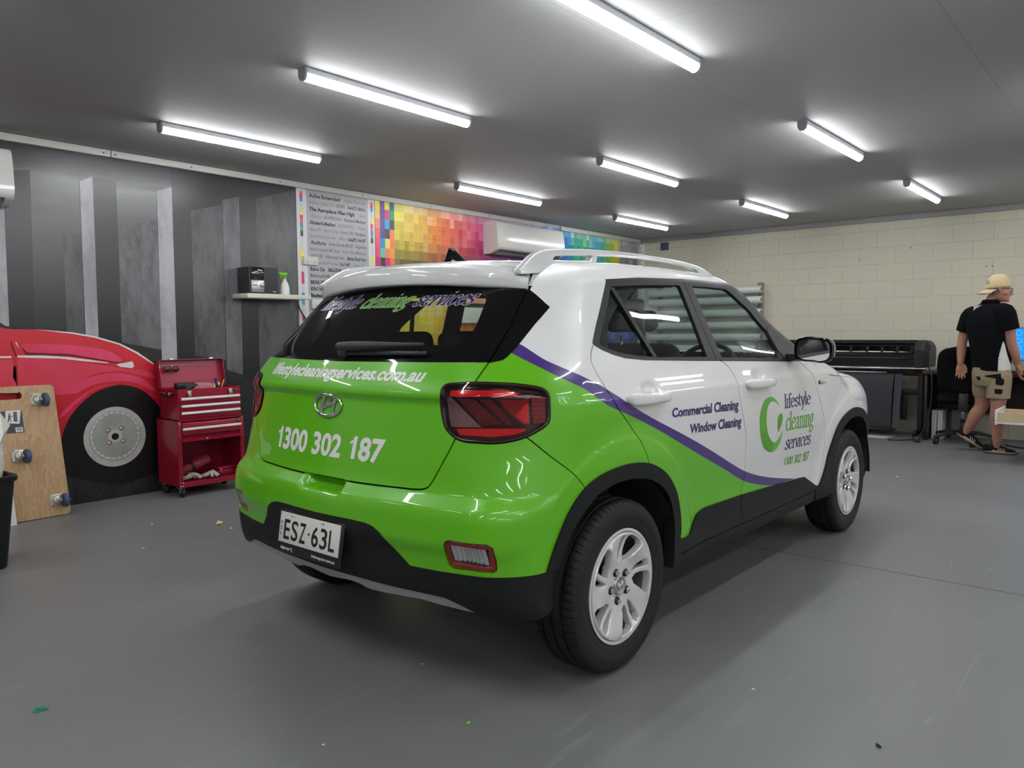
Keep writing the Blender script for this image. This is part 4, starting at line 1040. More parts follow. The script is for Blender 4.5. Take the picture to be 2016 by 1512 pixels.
CAR = thing('car', 'white, lime green and purple wrapped small SUV standing in the middle of the floor', 'car', (2.326, 2.306, 0), -.0066)
def panel(name, sel, mats, parent, mode='R', off=0.0, rim=.010, pm=None, smooth=True):
    """mesh a set of faces of the body: mode R right, L left, B both halves welded at the centre"""
    ids = np.where(sel)[0]
    if not len(ids): print('EMPTY', name); return None
    used = sorted({i for f in ids for i in NF[f]}); mp_ = {u: i for i, u in enumerate(used)}
    V = NV[used] + NN[used] * off; N = NN[used]
    faces = [[mp_[i] for i in NF[f]] for f in ids]; pmi = [int(pm[f]) if pm is not None else 0 for f in ids]
    # boundary
    cnt = {}
    for f in faces:
        for a, b in zip(f, f[1:] + f[:1]):
            k = (min(a, b), max(a, b)); cnt.setdefault(k, []).append((a, b))
    bnd = [v[0] for k, v in cnt.items() if len(v) == 1]
    V = V.tolist(); N = N.tolist(); nb = len(V)
    rimf = []
    if rim:
        rv = {}
        for a, b in bnd:
            if abs(V[a][1]) < 1e-4 and abs(V[b][1]) < 1e-4 and mode == 'B': continue
            for q in (a, b):
                if q not in rv:
                    rv[q] = len(V); V.append((np.array(V[q]) - np.array(N[q]) * rim).tolist()); N.append(N[q])
            rimf.append([b, a, rv[a], rv[b]])
    allf = faces + rimf; allm = pmi + [0] * len(rimf); isrim = [0] * len(faces) + [1] * len(rimf)
    if rim and pm is not None:
        own = {}
        for f, m_ in zip(faces, pmi):
            for a, b in zip(f, f[1:] + f[:1]): own[(a, b)] = m_
        for i, (a, b) in enumerate([(f[1], f[0]) for f in rimf]): allm[len(faces) + i] = own.get((a, b), 0)
    V = np.array(V); N = np.array(N)
    if mode in ('L', 'B'):
        Vm = V * [1, -1, 1]; Nm = N * [1, -1, 1]
        fm = [f[::-1] for f in allf]
        if mode == 'L': V, N, allf = Vm, Nm, fm
        else:
            o = len(V); wd = {i + o: i for i in range(o) if abs(V[i][1]) < 1e-4}       # weld at the centre line
            V = np.concatenate([V, Vm]); N = np.concatenate([N, Nm])
            allf = allf + [[wd.get(i + o, i + o) for i in f] for f in fm]; allm = allm * 2; isrim = isrim * 2
            for i in wd.values(): N[i][1] = 0
    me = bpy.data.meshes.new(name); me.from_pydata(V.tolist(), [], allf)
    for m_ in mats: me.materials.append(m_)
    me.polygons.foreach_set('material_index', allm)
    me.polygons.foreach_set('use_smooth', [True] * len(allf))
    me.update()
    ln = np.zeros((len(me.loops), 3)); li = 0
    for pi, f in enumerate(allf):
        nf = me.polygons[pi].normal
        for v in f:
            ln[li] = nf if isrim[pi] else N[v]
            li += 1
    me.normals_split_custom_set([tuple(v) for v in ln])
    o = bpy.data.objects.new(name, me); COL.objects.link(o); o.parent = parent
    return o
SEL = lambda *k: np.isin(reg, k)
WP = [M_wpaint, M_gwrap, M_pwrap]
shell = panel('body_shell', SEL('body'), WP, CAR, 'B', pm=paint); shell['label'] = 'white roof and sides with green and purple wrapped rear quarters'
tg = panel('tailgate', SEL('hatch'), WP, CAR, 'B', pm=paint); tg['label'] = 'lime green tailgate with white lettering'
rw = panel('rear_window', SEL('pane'), [M_rglass], tg, 'B', off=-.0015, rim=0)
panel('rear_window_border', SEL('frit'), [M_piano], tg, 'B', off=.0005, rim=.012)
bp_ = panel('rear_bumper', SEL('bumper'), WP, CAR, 'B', pm=paint, rim=.012); bp_['label'] = 'lime green rear bumper'
panel('bumper_cladding', SEL('bclad'), [M_clad], bp_, 'B', off=.003, rim=.02)
panel('skid_plate', SEL('skid'), [M_skid], bp_, 'B', off=-.002, rim=.02)
doors = {}
for md, sd in (('R', 'right'), ('L', 'left')):
    for key, nm in (('rdoor', 'rear_door'), ('fdoor', 'front_door')):
        d = panel(nm, SEL(key), WP, CAR, md, pm=paint if md == 'R' else paint)
        doors[(key, md)] = d
        xs_ = CT[:, 0] < .763 if key == 'rdoor' else CT[:, 0] >= .763
        panel('window_frame', SEL('frame') & xs_, [M_frame], d, md, off=.001, rim=.012)
        panel('window_glass', SEL('rwin' if key == 'rdoor' else 'fwin'), [M_glass], d, md, off=-.009, rim=0)
        panel('door_cladding', SEL('doorclad') & ((CT[:, 0] < 1.0) if key == 'rdoor' else (CT[:, 0] >= 1.0)), [M_clad], d, md, off=.009, rim=.018)
    panel('sill_cladding', SEL('sillclad'), [M_clad], CAR, md, off=.006, rim=.03)
    panel('wheel_arch_trim', SEL('arch'), [M_clad], CAR, md, off=.010, rim=.045)
    panel('wheel_arch_trim', SEL('farch'), [M_clad], CAR, md, off=.010, rim=.045)
    panel('quarter_trim', SEL('tri'), [M_piano], CAR, md, off=.001, rim=.012)
panel('windscreen', SEL('windscreen'), [M_wglass], CAR, 'B', off=-.002, rim=0)
# black structure behind the panel gaps
lin = ~SEL('dead', 'rwin', 'fwin', 'pane', 'windscreen', 'lamp', 'fog', 'bumper', 'bclad', 'skid')
panel('inner_structure', lin, [M_liner], CAR, 'B', off=-.014, rim=0)
M_headlin = mat('grey_headliner', (.16, .16, .155), rough=.8)
# ------------------------------------------------------------- lettering and surface decals that follow the body
def fitb(V, quad, cap):
    """lettering to a quad measured baseline-left, baseline-right, top-left, top-right"""
    a = np.array(V, float); x0, x1 = a[:, 0].min(), a[:, 0].max(); u = ((a[:, 0] - x0) / (x1 - x0))[:, None]; v = (a[:, 1] / cap)[:, None]
    bl, br, tl, tr = [np.array(q, float) for q in quad]
    return (bl * (1 - u) + br * u) * (1 - v) + (tl * (1 - u) + tr * u) * v
def dice(Q, Fc, step):
    """cut flat lettering by a grid so that it can bend with the panel"""
    b = bmesh.new(); vs = [b.verts.new((p[0], p[1], 0)) for p in Q]
    for f in Fc:
        try: b.faces.new([vs[i] for i in f])
        except ValueError: pass
    Q = np.array(Q); lo = Q.min(0); hi = Q.max(0)
    for ax in (0, 1):
        k = lo[ax] + step
        while k < hi[ax]:
            co = (k, 0, 0) if ax == 0 else (0, k, 0); no = (1, 0, 0) if ax == 0 else (0, 1, 0)
            bmesh.ops.bisect_plane(b, geom=b.verts[:] + b.edges[:] + b.faces[:], dist=1e-7, plane_co=co, plane_no=no); k += step
    b.verts.index_update()
    V = [(v.co.x, v.co.y) for v in b.verts]; Fo = [[v.index for v in f.verts] for f in b.faces]; b.free()
    return np.array(V), Fo
PROJ = {'R': on_rear, 'S': on_side, 'D': on_diag}
def decal(mb, Q, Fc, ax, off, m, step=.03, extra=None):
    V, Fo = dice(Q, Fc, step)
    P_ = PROJ[ax](V[:, 0], V[:, 1], off)
    if extra is not None: P_ = P_ + extra
    # face outwards
    k = Fo[0]; n = np.cross(P_[k[1]] - P_[k[0]], P_[k[2]] - P_[k[0]])
    if np.dot(n, gradF(P_[k[:1]])[0]) < 0: Fo = [f[::-1] for f in Fo]
    mb.add(P_, Fo, m, True)
M_wl = mat('white_vinyl_lettering', (.78, .78, .76), rough=.35)
M_pl = mat('dark_purple_lettering', srgb(50, 32, 98), rough=.4)
M_gl2 = mat('green_lettering', srgb(92, 168, 40), rough=.4)
mb = MB()
V, Fc = text2d('lifestylecleaningservices.com.au', bold=.034, shear=.22)
decal(mb, fitb(V, [(.445, 1.060), (-.445, 1.058), (.445, 1.105), (-.445, 1.101)], .73), Fc, 'R', .0012, M_wl)
w_ = mb.build('web_address_lettering', tg, flip=False); w_['label'] = 'white lettering reading lifestylecleaningservices.com.au'
mb = MB()
V, Fc = text2d('1300 302 187', bold=.034, shear=.12)
decal(mb, fitb(V, [(.350, .777), (-.30, .780), (.350, .856), (-.30, .856)], .70), Fc, 'R', .0012, M_wl)
w_ = mb.build('phone_number_lettering', tg, flip=False); w_['label'] = 'white lettering reading 1300 302 187'
mb = MB()
for s, m_, a, b in (('lifestyle', M_pl, .435, .150), ('cleaning', M_gl2, .128, -.155), ('services', M_pl, -.175, -.448)):
    for gr, off, mm in ((.052, .0012, M_wl), (.008, .0018, m_)):
        V, Fc = serif2d(s, thick=.120, thin=.045, grow=gr, shear=.32)
        V0, _ = serif2d(s, thick=.120, thin=.045, grow=.008, shear=.32)
        V0 = np.array(V0); x0, x1 = V0[:, 0].min(), V0[:, 0].max()
        Q = [(a + (p[0] - x0) / (x1 - x0) * (b - a), 1.318 + p[1] * .0335) for p in V]
        decal(mb, Q, Fc, 'R', off, mm)
w_ = mb.build('rear_window_lettering', tg, flip=False); w_['label'] = 'purple and green outlined lettering reading lifestyle cleaning services'
mb = MB()
V, Fc = text2d('Commercial Cleaning', bold=.03); decal(mb, fitb(V, [(.325, .890), (.917, .873), (.325, .925), (.917, .918)], .73), Fc, 'S', .0012, M_pl)
V, Fc = text2d('Window Cleaning', bold=.03); decal(mb, fitb(V, [(.473, .812), (.953, .796), (.473, .849), (.953, .841)], .73), Fc, 'S', .0012, M_pl)
w_ = mb.build('door_lettering', doors[('rdoor', 'R')], flip=False); w_['label'] = 'dark purple lettering reading Commercial Cleaning Window Cleaning'
mb = MB()
for s, m_, q, cap, sh in (('lifestyle', M_pl, [(1.452, .835), (1.814, .831), (1.44, .905), (1.80, .899)], 1.55, 0), ('cleaning', M_gl2, [(1.488, .720), (1.88, .709), (1.48, .811), (1.87, .806)], 1.55, 0), ('services', M_pl, [(1.504, .621), (1.873, .609), (1.50, .666), (1.857, .657)], 1.0, .18)):
    V, Fc = serif2d(s, thick=.085, thin=.034, grow=.008, shear=sh); decal(mb, fitb(V, q, cap), Fc, 'S', .0012, m_)
V, Fc = text2d('1300 302 187', shear=.25, bold=.008); decal(mb, fitb(V, [(1.514, .540), (1.874, .518), (1.514, .578), (1.868, .571)], .70), Fc, 'S', .0012, M_gl2)
w_ = mb.build('door_lettering', doors[('fdoor', 'R')], flip=False); w_['label'] = 'purple and green lettering reading lifestyle cleaning services 1300 302 187'
mb = MB()
Co = cr([(1.385, .856), (1.318, .893), (1.258, .904), (1.195, .885), (1.163, .839), (1.160, .79), (1.185, .72), (1.240, .660), (1.323, .630), (1.391, .638), (1.433, .672), (1.448, .724)], 5)
Ci = cr([(1.444, .721), (1.417, .692), (1.362, .673), (1.302, .697), (1.255, .744), (1.235, .806), (1.245, .859), (1.285, .880), (1.338, .873), (1.383, .852)], 5)
n_ = 48
def resamp(P_, n):
    P_ = np.array(P_); d = np.concatenate([[0], np.cumsum(np.linalg.norm(np.diff(P_, axis=0), axis=1))]); t = np.linspace(0, d[-1], n)
    return np.stack([np.interp(t, d, P_[:, 0]), np.interp(t, d, P_[:, 1])], 1)
A_ = resamp(Co, n_); B_ = resamp(Ci[::-1], n_)
M_gc = [mat('crescent_green_%d' % i, srgb(88 + 10 * i, 158 + 11 * i, 40 + 12 * i), rough=.4) for i in range(4)]
for k in range(4):
    i0, i1 = [(0, 10), (10, 24), (24, 36), (36, 47)][k]
    Q = list(A_[i0:i1 + 1]) + list(B_[i0:i1 + 1]); L_ = i1 - i0 + 1
    decal(mb, Q, [[i, i + 1, L_ + i + 1, L_ + i] for i in range(L_ - 1)], 'S', .0012, M_gc[[2, 1, 0, 2][k]])
for off, pts in ((0, [(1.389, .808), (1.427, .808), (1.436, .774), (1.414, .741), (1.393, .724), (1.375, .773)]),):
    q = cr(pts, 4, True); c_ = np.mean(q, 0); decal(mb, [tuple(c_)] + q, [[0, i + 1, (i + 1) % len(q) + 1] for i in range(len(q))], 'S', .0012, M_gc[0])
w_ = mb.build('crescent_logo', doors[('fdoor', 'R')], flip=False); w_['label'] = 'green crescent and leaf logo'

# ------------------------------------------------------------- tail lamps and bumper lamps
M_lred = mat('dark_red_lamp_base', (.016, .0015, .002), rough=.2, coat=.6)
M_lblk = mat('lamp_black_bezel', (.008, .004, .004), rough=.25)
M_lbr = mat('bright_red_reflector', (.62, .012, .014), rough=.18, coat=.7)
M_lmid = mat('mid_red_reflector', (.10, .004, .008), rough=.2, coat=.5)
M_lbk = mat('deep_red_reflector', (.21, .006, .012), rough=.2, coat=.5)
M_lcl2 = mat('bright_lamp_reflector', (.66, .66, .66), rough=.25, metal=.35)
M_lclr = mat('lamp_chrome_reflector', (.30, .29, .28), rough=.3, metal=.8)
M_lens = glass_mat('red_tinted_lens', (.92, .70, .70), .75)
M_clens = glass_mat('clear_lens', (.9, .9, .9), 1.1)
D_ = lambda P_: [((p[0] - p[1]) * K2, p[2]) for p in P_]
LP = {
 'upper_light_bar': (M_lbr, D_([(-.563, -.559, 1.036), (-.523, -.645, 1.038), (-.473, -.712, 1.038), (-.442, -.748, 1.028), (-.450, -.746, 1.018), (-.529, -.651, 1.017), (-.569, -.562, 1.015)]), -.006),
 'lower_light_bar': (M_lbr, D_([(-.560, -.580, .912), (-.510, -.687, .915), (-.433, -.772, .914), (-.439, -.769, .905), (-.465, -.745, .895), (-.512, -.689, .889), (-.558, -.595, .893)]), -.006),
 'reverse_lamp': (M_lclr, D_([(-.569, -.563, 1.010), (-.526, -.660, .919), (-.564, -.558, .917), (-.562, -.545, .955), (-.571, -.548, 1.003)]), -.010),
 'inner_light_stripe': (M_lmid, D_([(-.557, -.591, 1.004), (-.535, -.639, 1.005), (-.486, -.717, .927), (-.524, -.662, .926)]), -.008),
 'middle_light_stripe': (M_lmid, D_([(-.527, -.654, 1.005), (-.506, -.685, 1.005), (-.484, -.710, .974), (-.463, -.743, .926), (-.479, -.724, .927), (-.504, -.683, .974)]), -.008),
 'brake_lamp': (M_lbk, D_([(-.493, -.702, 1.005), (-.420, -.773, 1.004), (-.424, -.778, .927), (-.440, -.764, .928), (-.462, -.738, .955)]), -.012),
 'side_reflector': (M_lbk, D_([(-.415, -.777, 1.012), (-.376, -.802, 1.011), (-.382, -.808, .932), (-.416, -.785, .929)]), -.004)}
def mirror_obj(o, parent, name=None):
    """left-hand copy of a part with mirrored mesh"""
    me = o.data.copy()
    b = bmesh.new(); b.from_mesh(me)
    for v in b.verts: v.co.y = -v.co.y
    bmesh.ops.reverse_faces(b, faces=b.faces); b.to_mesh(me); b.free()
    c = bpy.data.objects.new(name or o.name.split('.')[0], me); COL.objects.link(c); c.parent = parent
    if 'label' in o: c['label'] = o['label']
    return c
lamps = {}
for md in ('R', 'L'):
    lamps[md] = panel('tail_lamp', SEL('lamp'), [M_lred], CAR, md, off=-.016, rim=.01)
    lens = panel('lens', SEL('lamp'), [M_lens], lamps[md], md, off=.005, rim=0)
    lamps[md]['label'] = 'dark red tail lamp'
    rim_ = MB()
    g_in = grow2(lampo, -.006); nL = len(lampo)
    for q0, q1, o0, o1 in ((grow2(lampo, .0005), g_in, .0035, .0055), (g_in, grow2(lampo, -.0075), .0055, -.014)):
        Pa = on_diag([p[0] for p in q0], [p[1] for p in q0], o0); Pb = on_diag([p[0] for p in q1], [p[1] for p in q1], o1)
        S_ = np.array([1, 1 if md == 'R' else -1, 1])
        rim_.add(np.concatenate([Pa * S_, Pb * S_]), [[i, (i + 1) % nL, nL + (i + 1) % nL, nL + i] for i in range(nL)], M_lblk, True)
    rim_.build('bezel', lamps[md])
for nm, (m_, q, off) in LP.items():
    mb = MB(); q2 = cr(q, 1, True); c_ = np.mean(q2, 0)
    decal(mb, [tuple(c_)] + list(q2), [[0, i + 1, (i + 1) % len(q2) + 1] for i in range(len(q2))], 'D', off, m_, step=.012)
    if nm == 'side_reflector':
        for k in range(5):
            z_ = .942 + .0135 * k; decal(mb, D_([(-.4165, -.7765, z_), (-.377, -.803, z_), (-.377, -.803, z_ + .0022), (-.4165, -.7765, z_ + .0022)]), [[0, 1, 2, 3]], 'D', off + .0006, M_lblk, step=.02)
    if nm == 'brake_lamp':
        for q_, m2 in (([(-.428, -.766, .99), (-.421, -.773, .99), (-.424, -.776, .932), (-.436, -.766, .932), (-.455, -.745, .955)], M_lbr),):
            c2 = np.mean(D_(q_), 0); decal(mb, [tuple(c2)] + D_(q_), [[0, i + 1, (i + 1) % 5 + 1] for i in range(5)], 'D', off + .0008, m2, step=.012)
    o = mb.build(nm, lamps['R'], flip=False)
    if nm == 'reverse_lamp': o['label'] = 'clear triangular reverse lamp'
    mirror_obj(o, lamps['L'])
# lamp in the bumper: dark red frame, clear reflector
fogs = []
rx_, rz_ = -.671, .519
fo = np.array(cr(fogp, 2, True)); fi = np.array(cr([(-.613, .540), (-.622, .547), (-.728, .545), (-.734, .538), (-.730, .500), (-.722, .495), (-.622, .496), (-.613, .504)], 3, True)); fm = np.array(grow2([tuple(p) for p in fi], .004))
fo_ = resamp(np.vstack([fo, fo[:1]]), 61)[:-1]; fi_ = resamp(np.vstack([fi, fi[:1]]), 61)[:-1]; fm_ = resamp(np.vstack([fm, fm[:1]]), 61)[:-1]
def align(a, b):
    k = np.argmin(np.linalg.norm(b - a[0], axis=1)); b = np.roll(b, -k, 0)
    return b if np.linalg.norm(b[5] - a[5]) < np.linalg.norm(b[-5] - a[5]) else np.roll(b[::-1], 1, 0)
fm_ = align(fo_, fm_); fi_ = align(fo_, fi_)
loop = [[i, (i + 1) % 60, 60 + (i + 1) % 60, 60 + i] for i in range(60)]
mb = MB()
Po = on_rear(fo_[:, 0], fo_[:, 1], -.006); Po2 = on_rear(fo_[:, 0], fo_[:, 1], -.03); Pm = on_rear(fm_[:, 0], fm_[:, 1], -.007); Pi = on_rear(fi_[:, 0], fi_[:, 1], -.03)
mb.add(np.concatenate([Po, Pm]), loop, mat('red_reflector_frame', (.20, .006, .010), rough=.15, coat=.8), True)
mb.add(np.concatenate([Po2, Po]), loop, M_lblk); mb.add(np.concatenate([Pm, Pi]), loop, M_lblk)
fr = mb.build('bumper_lamp', bp_, flip=True); fr['label'] = 'rectangular reverse lamp with dark red surround'
mb = MB()
Q, Fq = dice([(-.737, .49), (-.608, .49), (-.608, .552), (-.737, .552)], [[0, 1, 2, 3]], .0045)
P_ = on_rear(Q[:, 0], Q[:, 1], -.022); P_[:, 0] += .006 * np.sin((Q[:, 0] + .671) * 420) * (np.abs(Q[:, 0] + .671) < .045) + .010 * ((Q[:, 0] + .671) / .06) ** 2 * -1
mb.add(P_, Fq, M_lcl2, True); rf_ = mb.build('reflector', fr); rf_['label'] = 'silver ribbed reflector'
mb = MB(); P_ = on_rear(fm_[:, 0], fm_[:, 1], -.0075); mb.add(np.concatenate([P_, P_.mean(0)[None]]), [[i, (i + 1) % 60, 60] for i in range(60)], M_clens, True); mb.build('lens', fr)
fl = mirror_obj(fr, bp_)
for ch in list(fr.children): mirror_obj(ch, fl)

# ------------------------------------------------------------- spoiler, rails, aerial, wiper
def on_top(x, y, off=0.0):
    x = np.asarray(x, float); y = np.asarray(y, float)
    q = surf(np.stack([x, y, np.full_like(x, 1.8)], 1), np.tile([0, 0, -1.], (len(x), 1)), .8)
    return q[:, 2] + off
mb = MB(); rings = []
yend = lambda x: float(np.clip(.504 + (-x - .06) * .62, .504, .610))
for k in np.linspace(-1, 1, 61):
    a = abs(k); q = a * a; e = max(0, (a - .90) / .10) ** 2
    tx, tz = -.345 + .125 * q + .02 * a ** 6, 1.466 - .046 * q - .012 * a ** 6
    xs_ = [-.06, -.12, -.17 + .02 * q]
    zt = on_top(xs_, [k * yend(x) for x in xs_])
    sec = [(xs_[0], zt[0] + .001), (xs_[1], zt[1] + .0025 - .001 * e), (xs_[2], zt[2] + .005 - .003 * e), (-.26 + .07 * q, max(tz + .022 - .004 * q, 0)), (tx + .03, tz + .010), (tx, tz), (tx - .008, tz - .012), (tx - .012 + .004 * q, tz - .030), (tx - .012 + .01 * q, 1.408 - .040 * q - .002 * a ** 8), (tx + .002 + .02 * q, 1.399 - .041 * q - .002 * a ** 8), (-.27 + .075 * q, 1.398 - .036 * q), (-.24 + .075 * q, 1.405 - .03 * q)]
    rings.append([(x, k * yend(x), z) for x, z in cr(sec, 4)])
n1 = len(rings[0])
mb.add([p for r in rings for p in r], [(i * n1 + j, i * n1 + j + 1, (i + 1) * n1 + j + 1, (i + 1) * n1 + j) for i in range(60) for j in range(n1 - 1)], M_wpaint, True)
mb.add(rings[0], [list(range(n1))], M_wpaint); mb.add(rings[-1], [list(range(n1))], M_wpaint)
sp_ = mb.build('rear_spoiler', tg, auto=50); sp_['label'] = 'white roof spoiler'
mb = MB(); mb.lathe([(0, -.004), (.011, -.004), (.012, 0), (.012, .004)], M_black, c=(-.352, 0, 1.434), axis='X', n=18)
mb.build('washer_nozzle', sp_)
# rails
M_rail = mat('silver_white_rail', (.60, .61, .61), rough=.3, coat=.4, metal=.15)
top = cr([(-.235, 1.435), (-.2, 1.457), (-.153, 1.487), (-.108, 1.508), (-.054, 1.521), (.05, 1.531), (.222, 1.541), (.41, 1.547), (.617, 1.549), (.845, 1.547), (1.032, 1.542), (1.152, 1.533), (1.25, 1.516), (1.33, 1.488)], 4)
hole1 = [(-.042, 1.482), (-.028, 1.494), (-.012, 1.4995), (.1, 1.508), (.206, 1.5145), (.212, 1.512), (.19, 1.493), (.07, 1.487)]
hole2 = [(.224, 1.485), (.247, 1.516), (.40, 1.526), (.62, 1.531), (.85, 1.530), (1.02, 1.526), (1.12, 1.513), (1.15, 1.497), (.95, 1.498), (.60, 1.492)]
def roofz(x, y): return float(ROOF(x)) - .040 * (abs(y) / .62) ** 2.2 - .02
for sgn in (-1, 1):
    b = bmesh.new()
    low = [(x, roofz(x, .57) - .015) for x in np.linspace(1.33, -.235, 26)]
    edges = []
    for ring in ([(p[0], p[1]) for p in top] + low, hole1, hole2):
        vs = [b.verts.new((p[0], 0, p[1])) for p in ring]
        edges += [b.edges.new((vs[i], vs[(i + 1) % len(vs)])) for i in range(len(vs))]
    bmesh.ops.triangle_fill(b, use_beauty=True, edges=edges)
    bmesh.ops.dissolve_limit(b, angle_limit=.01, verts=b.verts, edges=b.edges)
    r = bmesh.ops.extrude_face_region(b, geom=b.faces[:]); vv = [e for e in r['geom'] if isinstance(e, bmesh.types.BMVert)]
    for v in vv: v.co.y = .034
    bmesh.ops.recalc_face_normals(b, faces=b.faces)
    sharp = [e for e in b.edges if len(e.link_faces) == 2 and e.calc_face_angle(0) > .9]
    bmesh.ops.bevel(b, geom=sharp, offset=.006, segments=3, affect='EDGES', profile=.6)
    for v in b.verts:
        bendy = .55 + .02 - .028 * ((v.co.x - .45) / .7) ** 2 - .35 * (v.co.z - 1.50)
        v.co.y = sgn * (bendy + v.co.y - .017)
    if sgn > 0: bmesh.ops.reverse_faces(b, faces=b.faces)
    bmesh.ops.recalc_face_normals(b, faces=b.faces)
    mb = MB(); mb.bm(b, M_rail, smooth=True); b.free(); mb.build('roof_rail', CAR, auto=35, flip=False)
# shark-fin aerial
mb = MB(); rings = []
for t in np.linspace(0, 1, 12):
    zz = .066 * t; xr = -.03 + .022 * t + .006 * t * t; xf = .155 - .130 * t ** .75
    w = .026 * (1 - t) ** .8 + .004
    rings.append([((xr + xf) / 2 + (xf - xr) / 2 * math.cos(a), w * math.sin(a) * (1 - .55 * max(0, math.cos(a))), 1.506 + zz) for a in np.linspace(0, 2 * PI, 28)[:-1]])
mb.loft(rings, M_piano); mb.build('aerial', CAR)
# rear wiper
mb = MB()
def gl(y, z, o): return [tuple(p) for p in on_rear(np.array(y), np.array(z), o)]
arm = gl(np.linspace(-.005, -.40, 14), np.linspace(1.150, 1.158, 14), .034)
rad = [.020, .023, .024, .024, .023, .022, .020, .018, .016, .014, .012, .011, .010, .008]
mb.tube(arm, rad, M_dark, n=10, flat=.7)
mb.tube(gl(np.linspace(.0, -.41, 14), np.linspace(1.140, 1.143, 14), .010), .008, M_black, n=8)
c_ = on_rear(np.array([-.02]), np.array([1.145]), .012)[0]
mb.lathe([(0, -.02), (.020, -.02), (.024, .0), (.02, .026), (0, .028)], M_dark, c=tuple(c_), axis='X', n=16)
mb.build('rear_wiper', tg)
# oval badge with a slanted bar letter
M_chr = mat('chrome', (.78, .78, .78), rough=.06, metal=1.0)
mb = MB()
def ring_on(cy, cz, ry, rz, rad, n=40):
    a = np.linspace(0, 2 * PI, n + 1)[:-1]; q = on_rear(cy + ry * np.cos(a), cz + rz * np.sin(a), .006)
    vs = []; k = 8
    N_ = gradF(q)
    for i in range(n):
        t = q[(i + 1) % n] - q[i - 1]; t /= np.linalg.norm(t); s = np.cross(t, N_[i])
        for j in range(k):
            b_ = 2 * PI * j / k; vs.append(q[i] + s * rad * math.cos(b_) + N_[i] * rad * .8 * math.sin(b_))
    mb.add(vs, [(i * k + j, ((i + 1) % n) * k + j, ((i + 1) % n) * k + (j + 1) % k, i * k + (j + 1) % k) for i in range(n) for j in range(k)], M_chr, True)
ring_on(.014, .961, .078, .041, .0062)
def strokes(pts, w0):
    q = np.array(cr(pts, 5)); t = np.gradient(q, axis=0); t /= np.linalg.norm(t, axis=1)[:, None]; n = np.stack([-t[:, 1], t[:, 0]], 1)
    ww = np.interp(np.linspace(0, 1, len(q)), np.linspace(0, 1, len(w0)), w0)[:, None]
    A = q + n * ww; B = q - n * ww
    for o_, sd in ((.008, 1),):
        Pa = on_rear(A[:, 0], A[:, 1], .004); Pb = on_rear(B[:, 0], B[:, 1], .004); Pc = on_rear(q[:, 0], q[:, 1], .010)
        L_ = len(q)
        mb.add(np.concatenate([Pa, Pc, Pb]), [[i, i + 1, L_ + i + 1, L_ + i] for i in range(L_ - 1)] + [[L_ + i, L_ + i + 1, 2 * L_ + i + 1, 2 * L_ + i] for i in range(L_ - 1)], M_chr, False)
strokes([(.036, .997), (.044, .975), (.050, .950), (.058, .929)], [.011, .008, .008, .012])
strokes([(-.030, .993), (-.022, .972), (-.014, .948), (-.008, .925)], [.012, .008, .008, .011])
strokes([(.050, .948), (.030, .956), (.005, .966), (-.022, .976)], [.006, .010, .010, .006])
mb.build('badge', tg)
# number plate on its holder
pl = thing('number_plate', None, None); pl.parent = CAR
del_l = [pl.pop(k) for k in ('label', 'category') if k in pl]
bpts = on_rear(np.array([.208, -.155, .208, -.155]), np.array([.545, .545, .43, .43]), .003)
cpl = bpts.mean(0); xpl = float(bpts[:, 0].min()) - .004
M_pw = mat('plate_white', (.68, .66, .62), rough=.35); M_pb = mat('plate_black', (.01, .01, .01), rough=.4)
tilt = Matrix.Rotation(R(-6), 3, 'Y')
def pplace(o): o.location = (xpl - .008, .030, .487); o.rotation_euler = (0, R(11), 0)
pl.location = (xpl - .004, .030, .492); pl.rotation_euler = (0, R(9), 0)
mb = MB(); mb.box((0, 0, -.008), (.010, .392, .158), M_pb, bev=.004); mb.build('plate_holder', pl)
mb = MB(); mb.box((-.006, 0, .006), (.004, .364, .112), M_pw, bev=.0018); mb.build('plate', pl)
mb = MB()
def ptext(s, y0, y1, z0, z1, m_, x=-.0089, **k):
    V, Fc = text2d(s, **k); V = np.array(V); lo = V.min(0); hi = V.max(0)
    u = (V - lo) / (hi - lo)
    mb.add([(x, y0 + (y1 - y0) * p[0], z0 + (z1 - z0) * p[1]) for p in u], [f[::-1] for f in Fc], m_)
gy = .150
for ch, wd in (('E', .036), ('S', .041), ('Z', .038), ('.', 0), ('6', .040), ('3', .041), ('L', .034)):
    if ch == '.':
        mb.lathe([(0, -.0089), (.0052, -.0089)], M_pb, c=(0, gy - .009, .003), axis='X', n=14); gy -= .026; continue
    ptext(ch, gy, gy - wd, -.036, .037, M_pb, bold=.012); gy -= wd + .0105
for ch, z in (('N', .022), ('S', .001), ('W', -.020)): ptext(ch, .174, .162, z - .006, z + .007, M_pb)
for y in (.104, -.085): mb.lathe([(0, -.0095), (.004, -.0095), (.0045, -.008)], M_metal, c=(0, y, .052), axis='X', n=12)
for y in (.176, .088, -.070): mb.lathe([(0, -.0089), (.0018, -.0089)], M_pb, c=(0, y, .052), axis='X', n=8)
mb.build('plate_lettering', pl, flip=False)
mb = MB(); ptext('Highways', .165, .105, -.077, -.064, M_wl, x=-.0056, bold=.02, shear=.15); ptext('highwaycars.com.au', -.03, -.165, -.078, -.064, M_wl, x=-.0056, bold=.015)
mb.tube([(-.0056, .104, -.066), (-.0056, .097, -.064), (-.0056, .096, -.073), (-.0056, .088, -.078)], .0012, M_wl, n=5)
mb.build('holder_lettering', pl, flip=False)
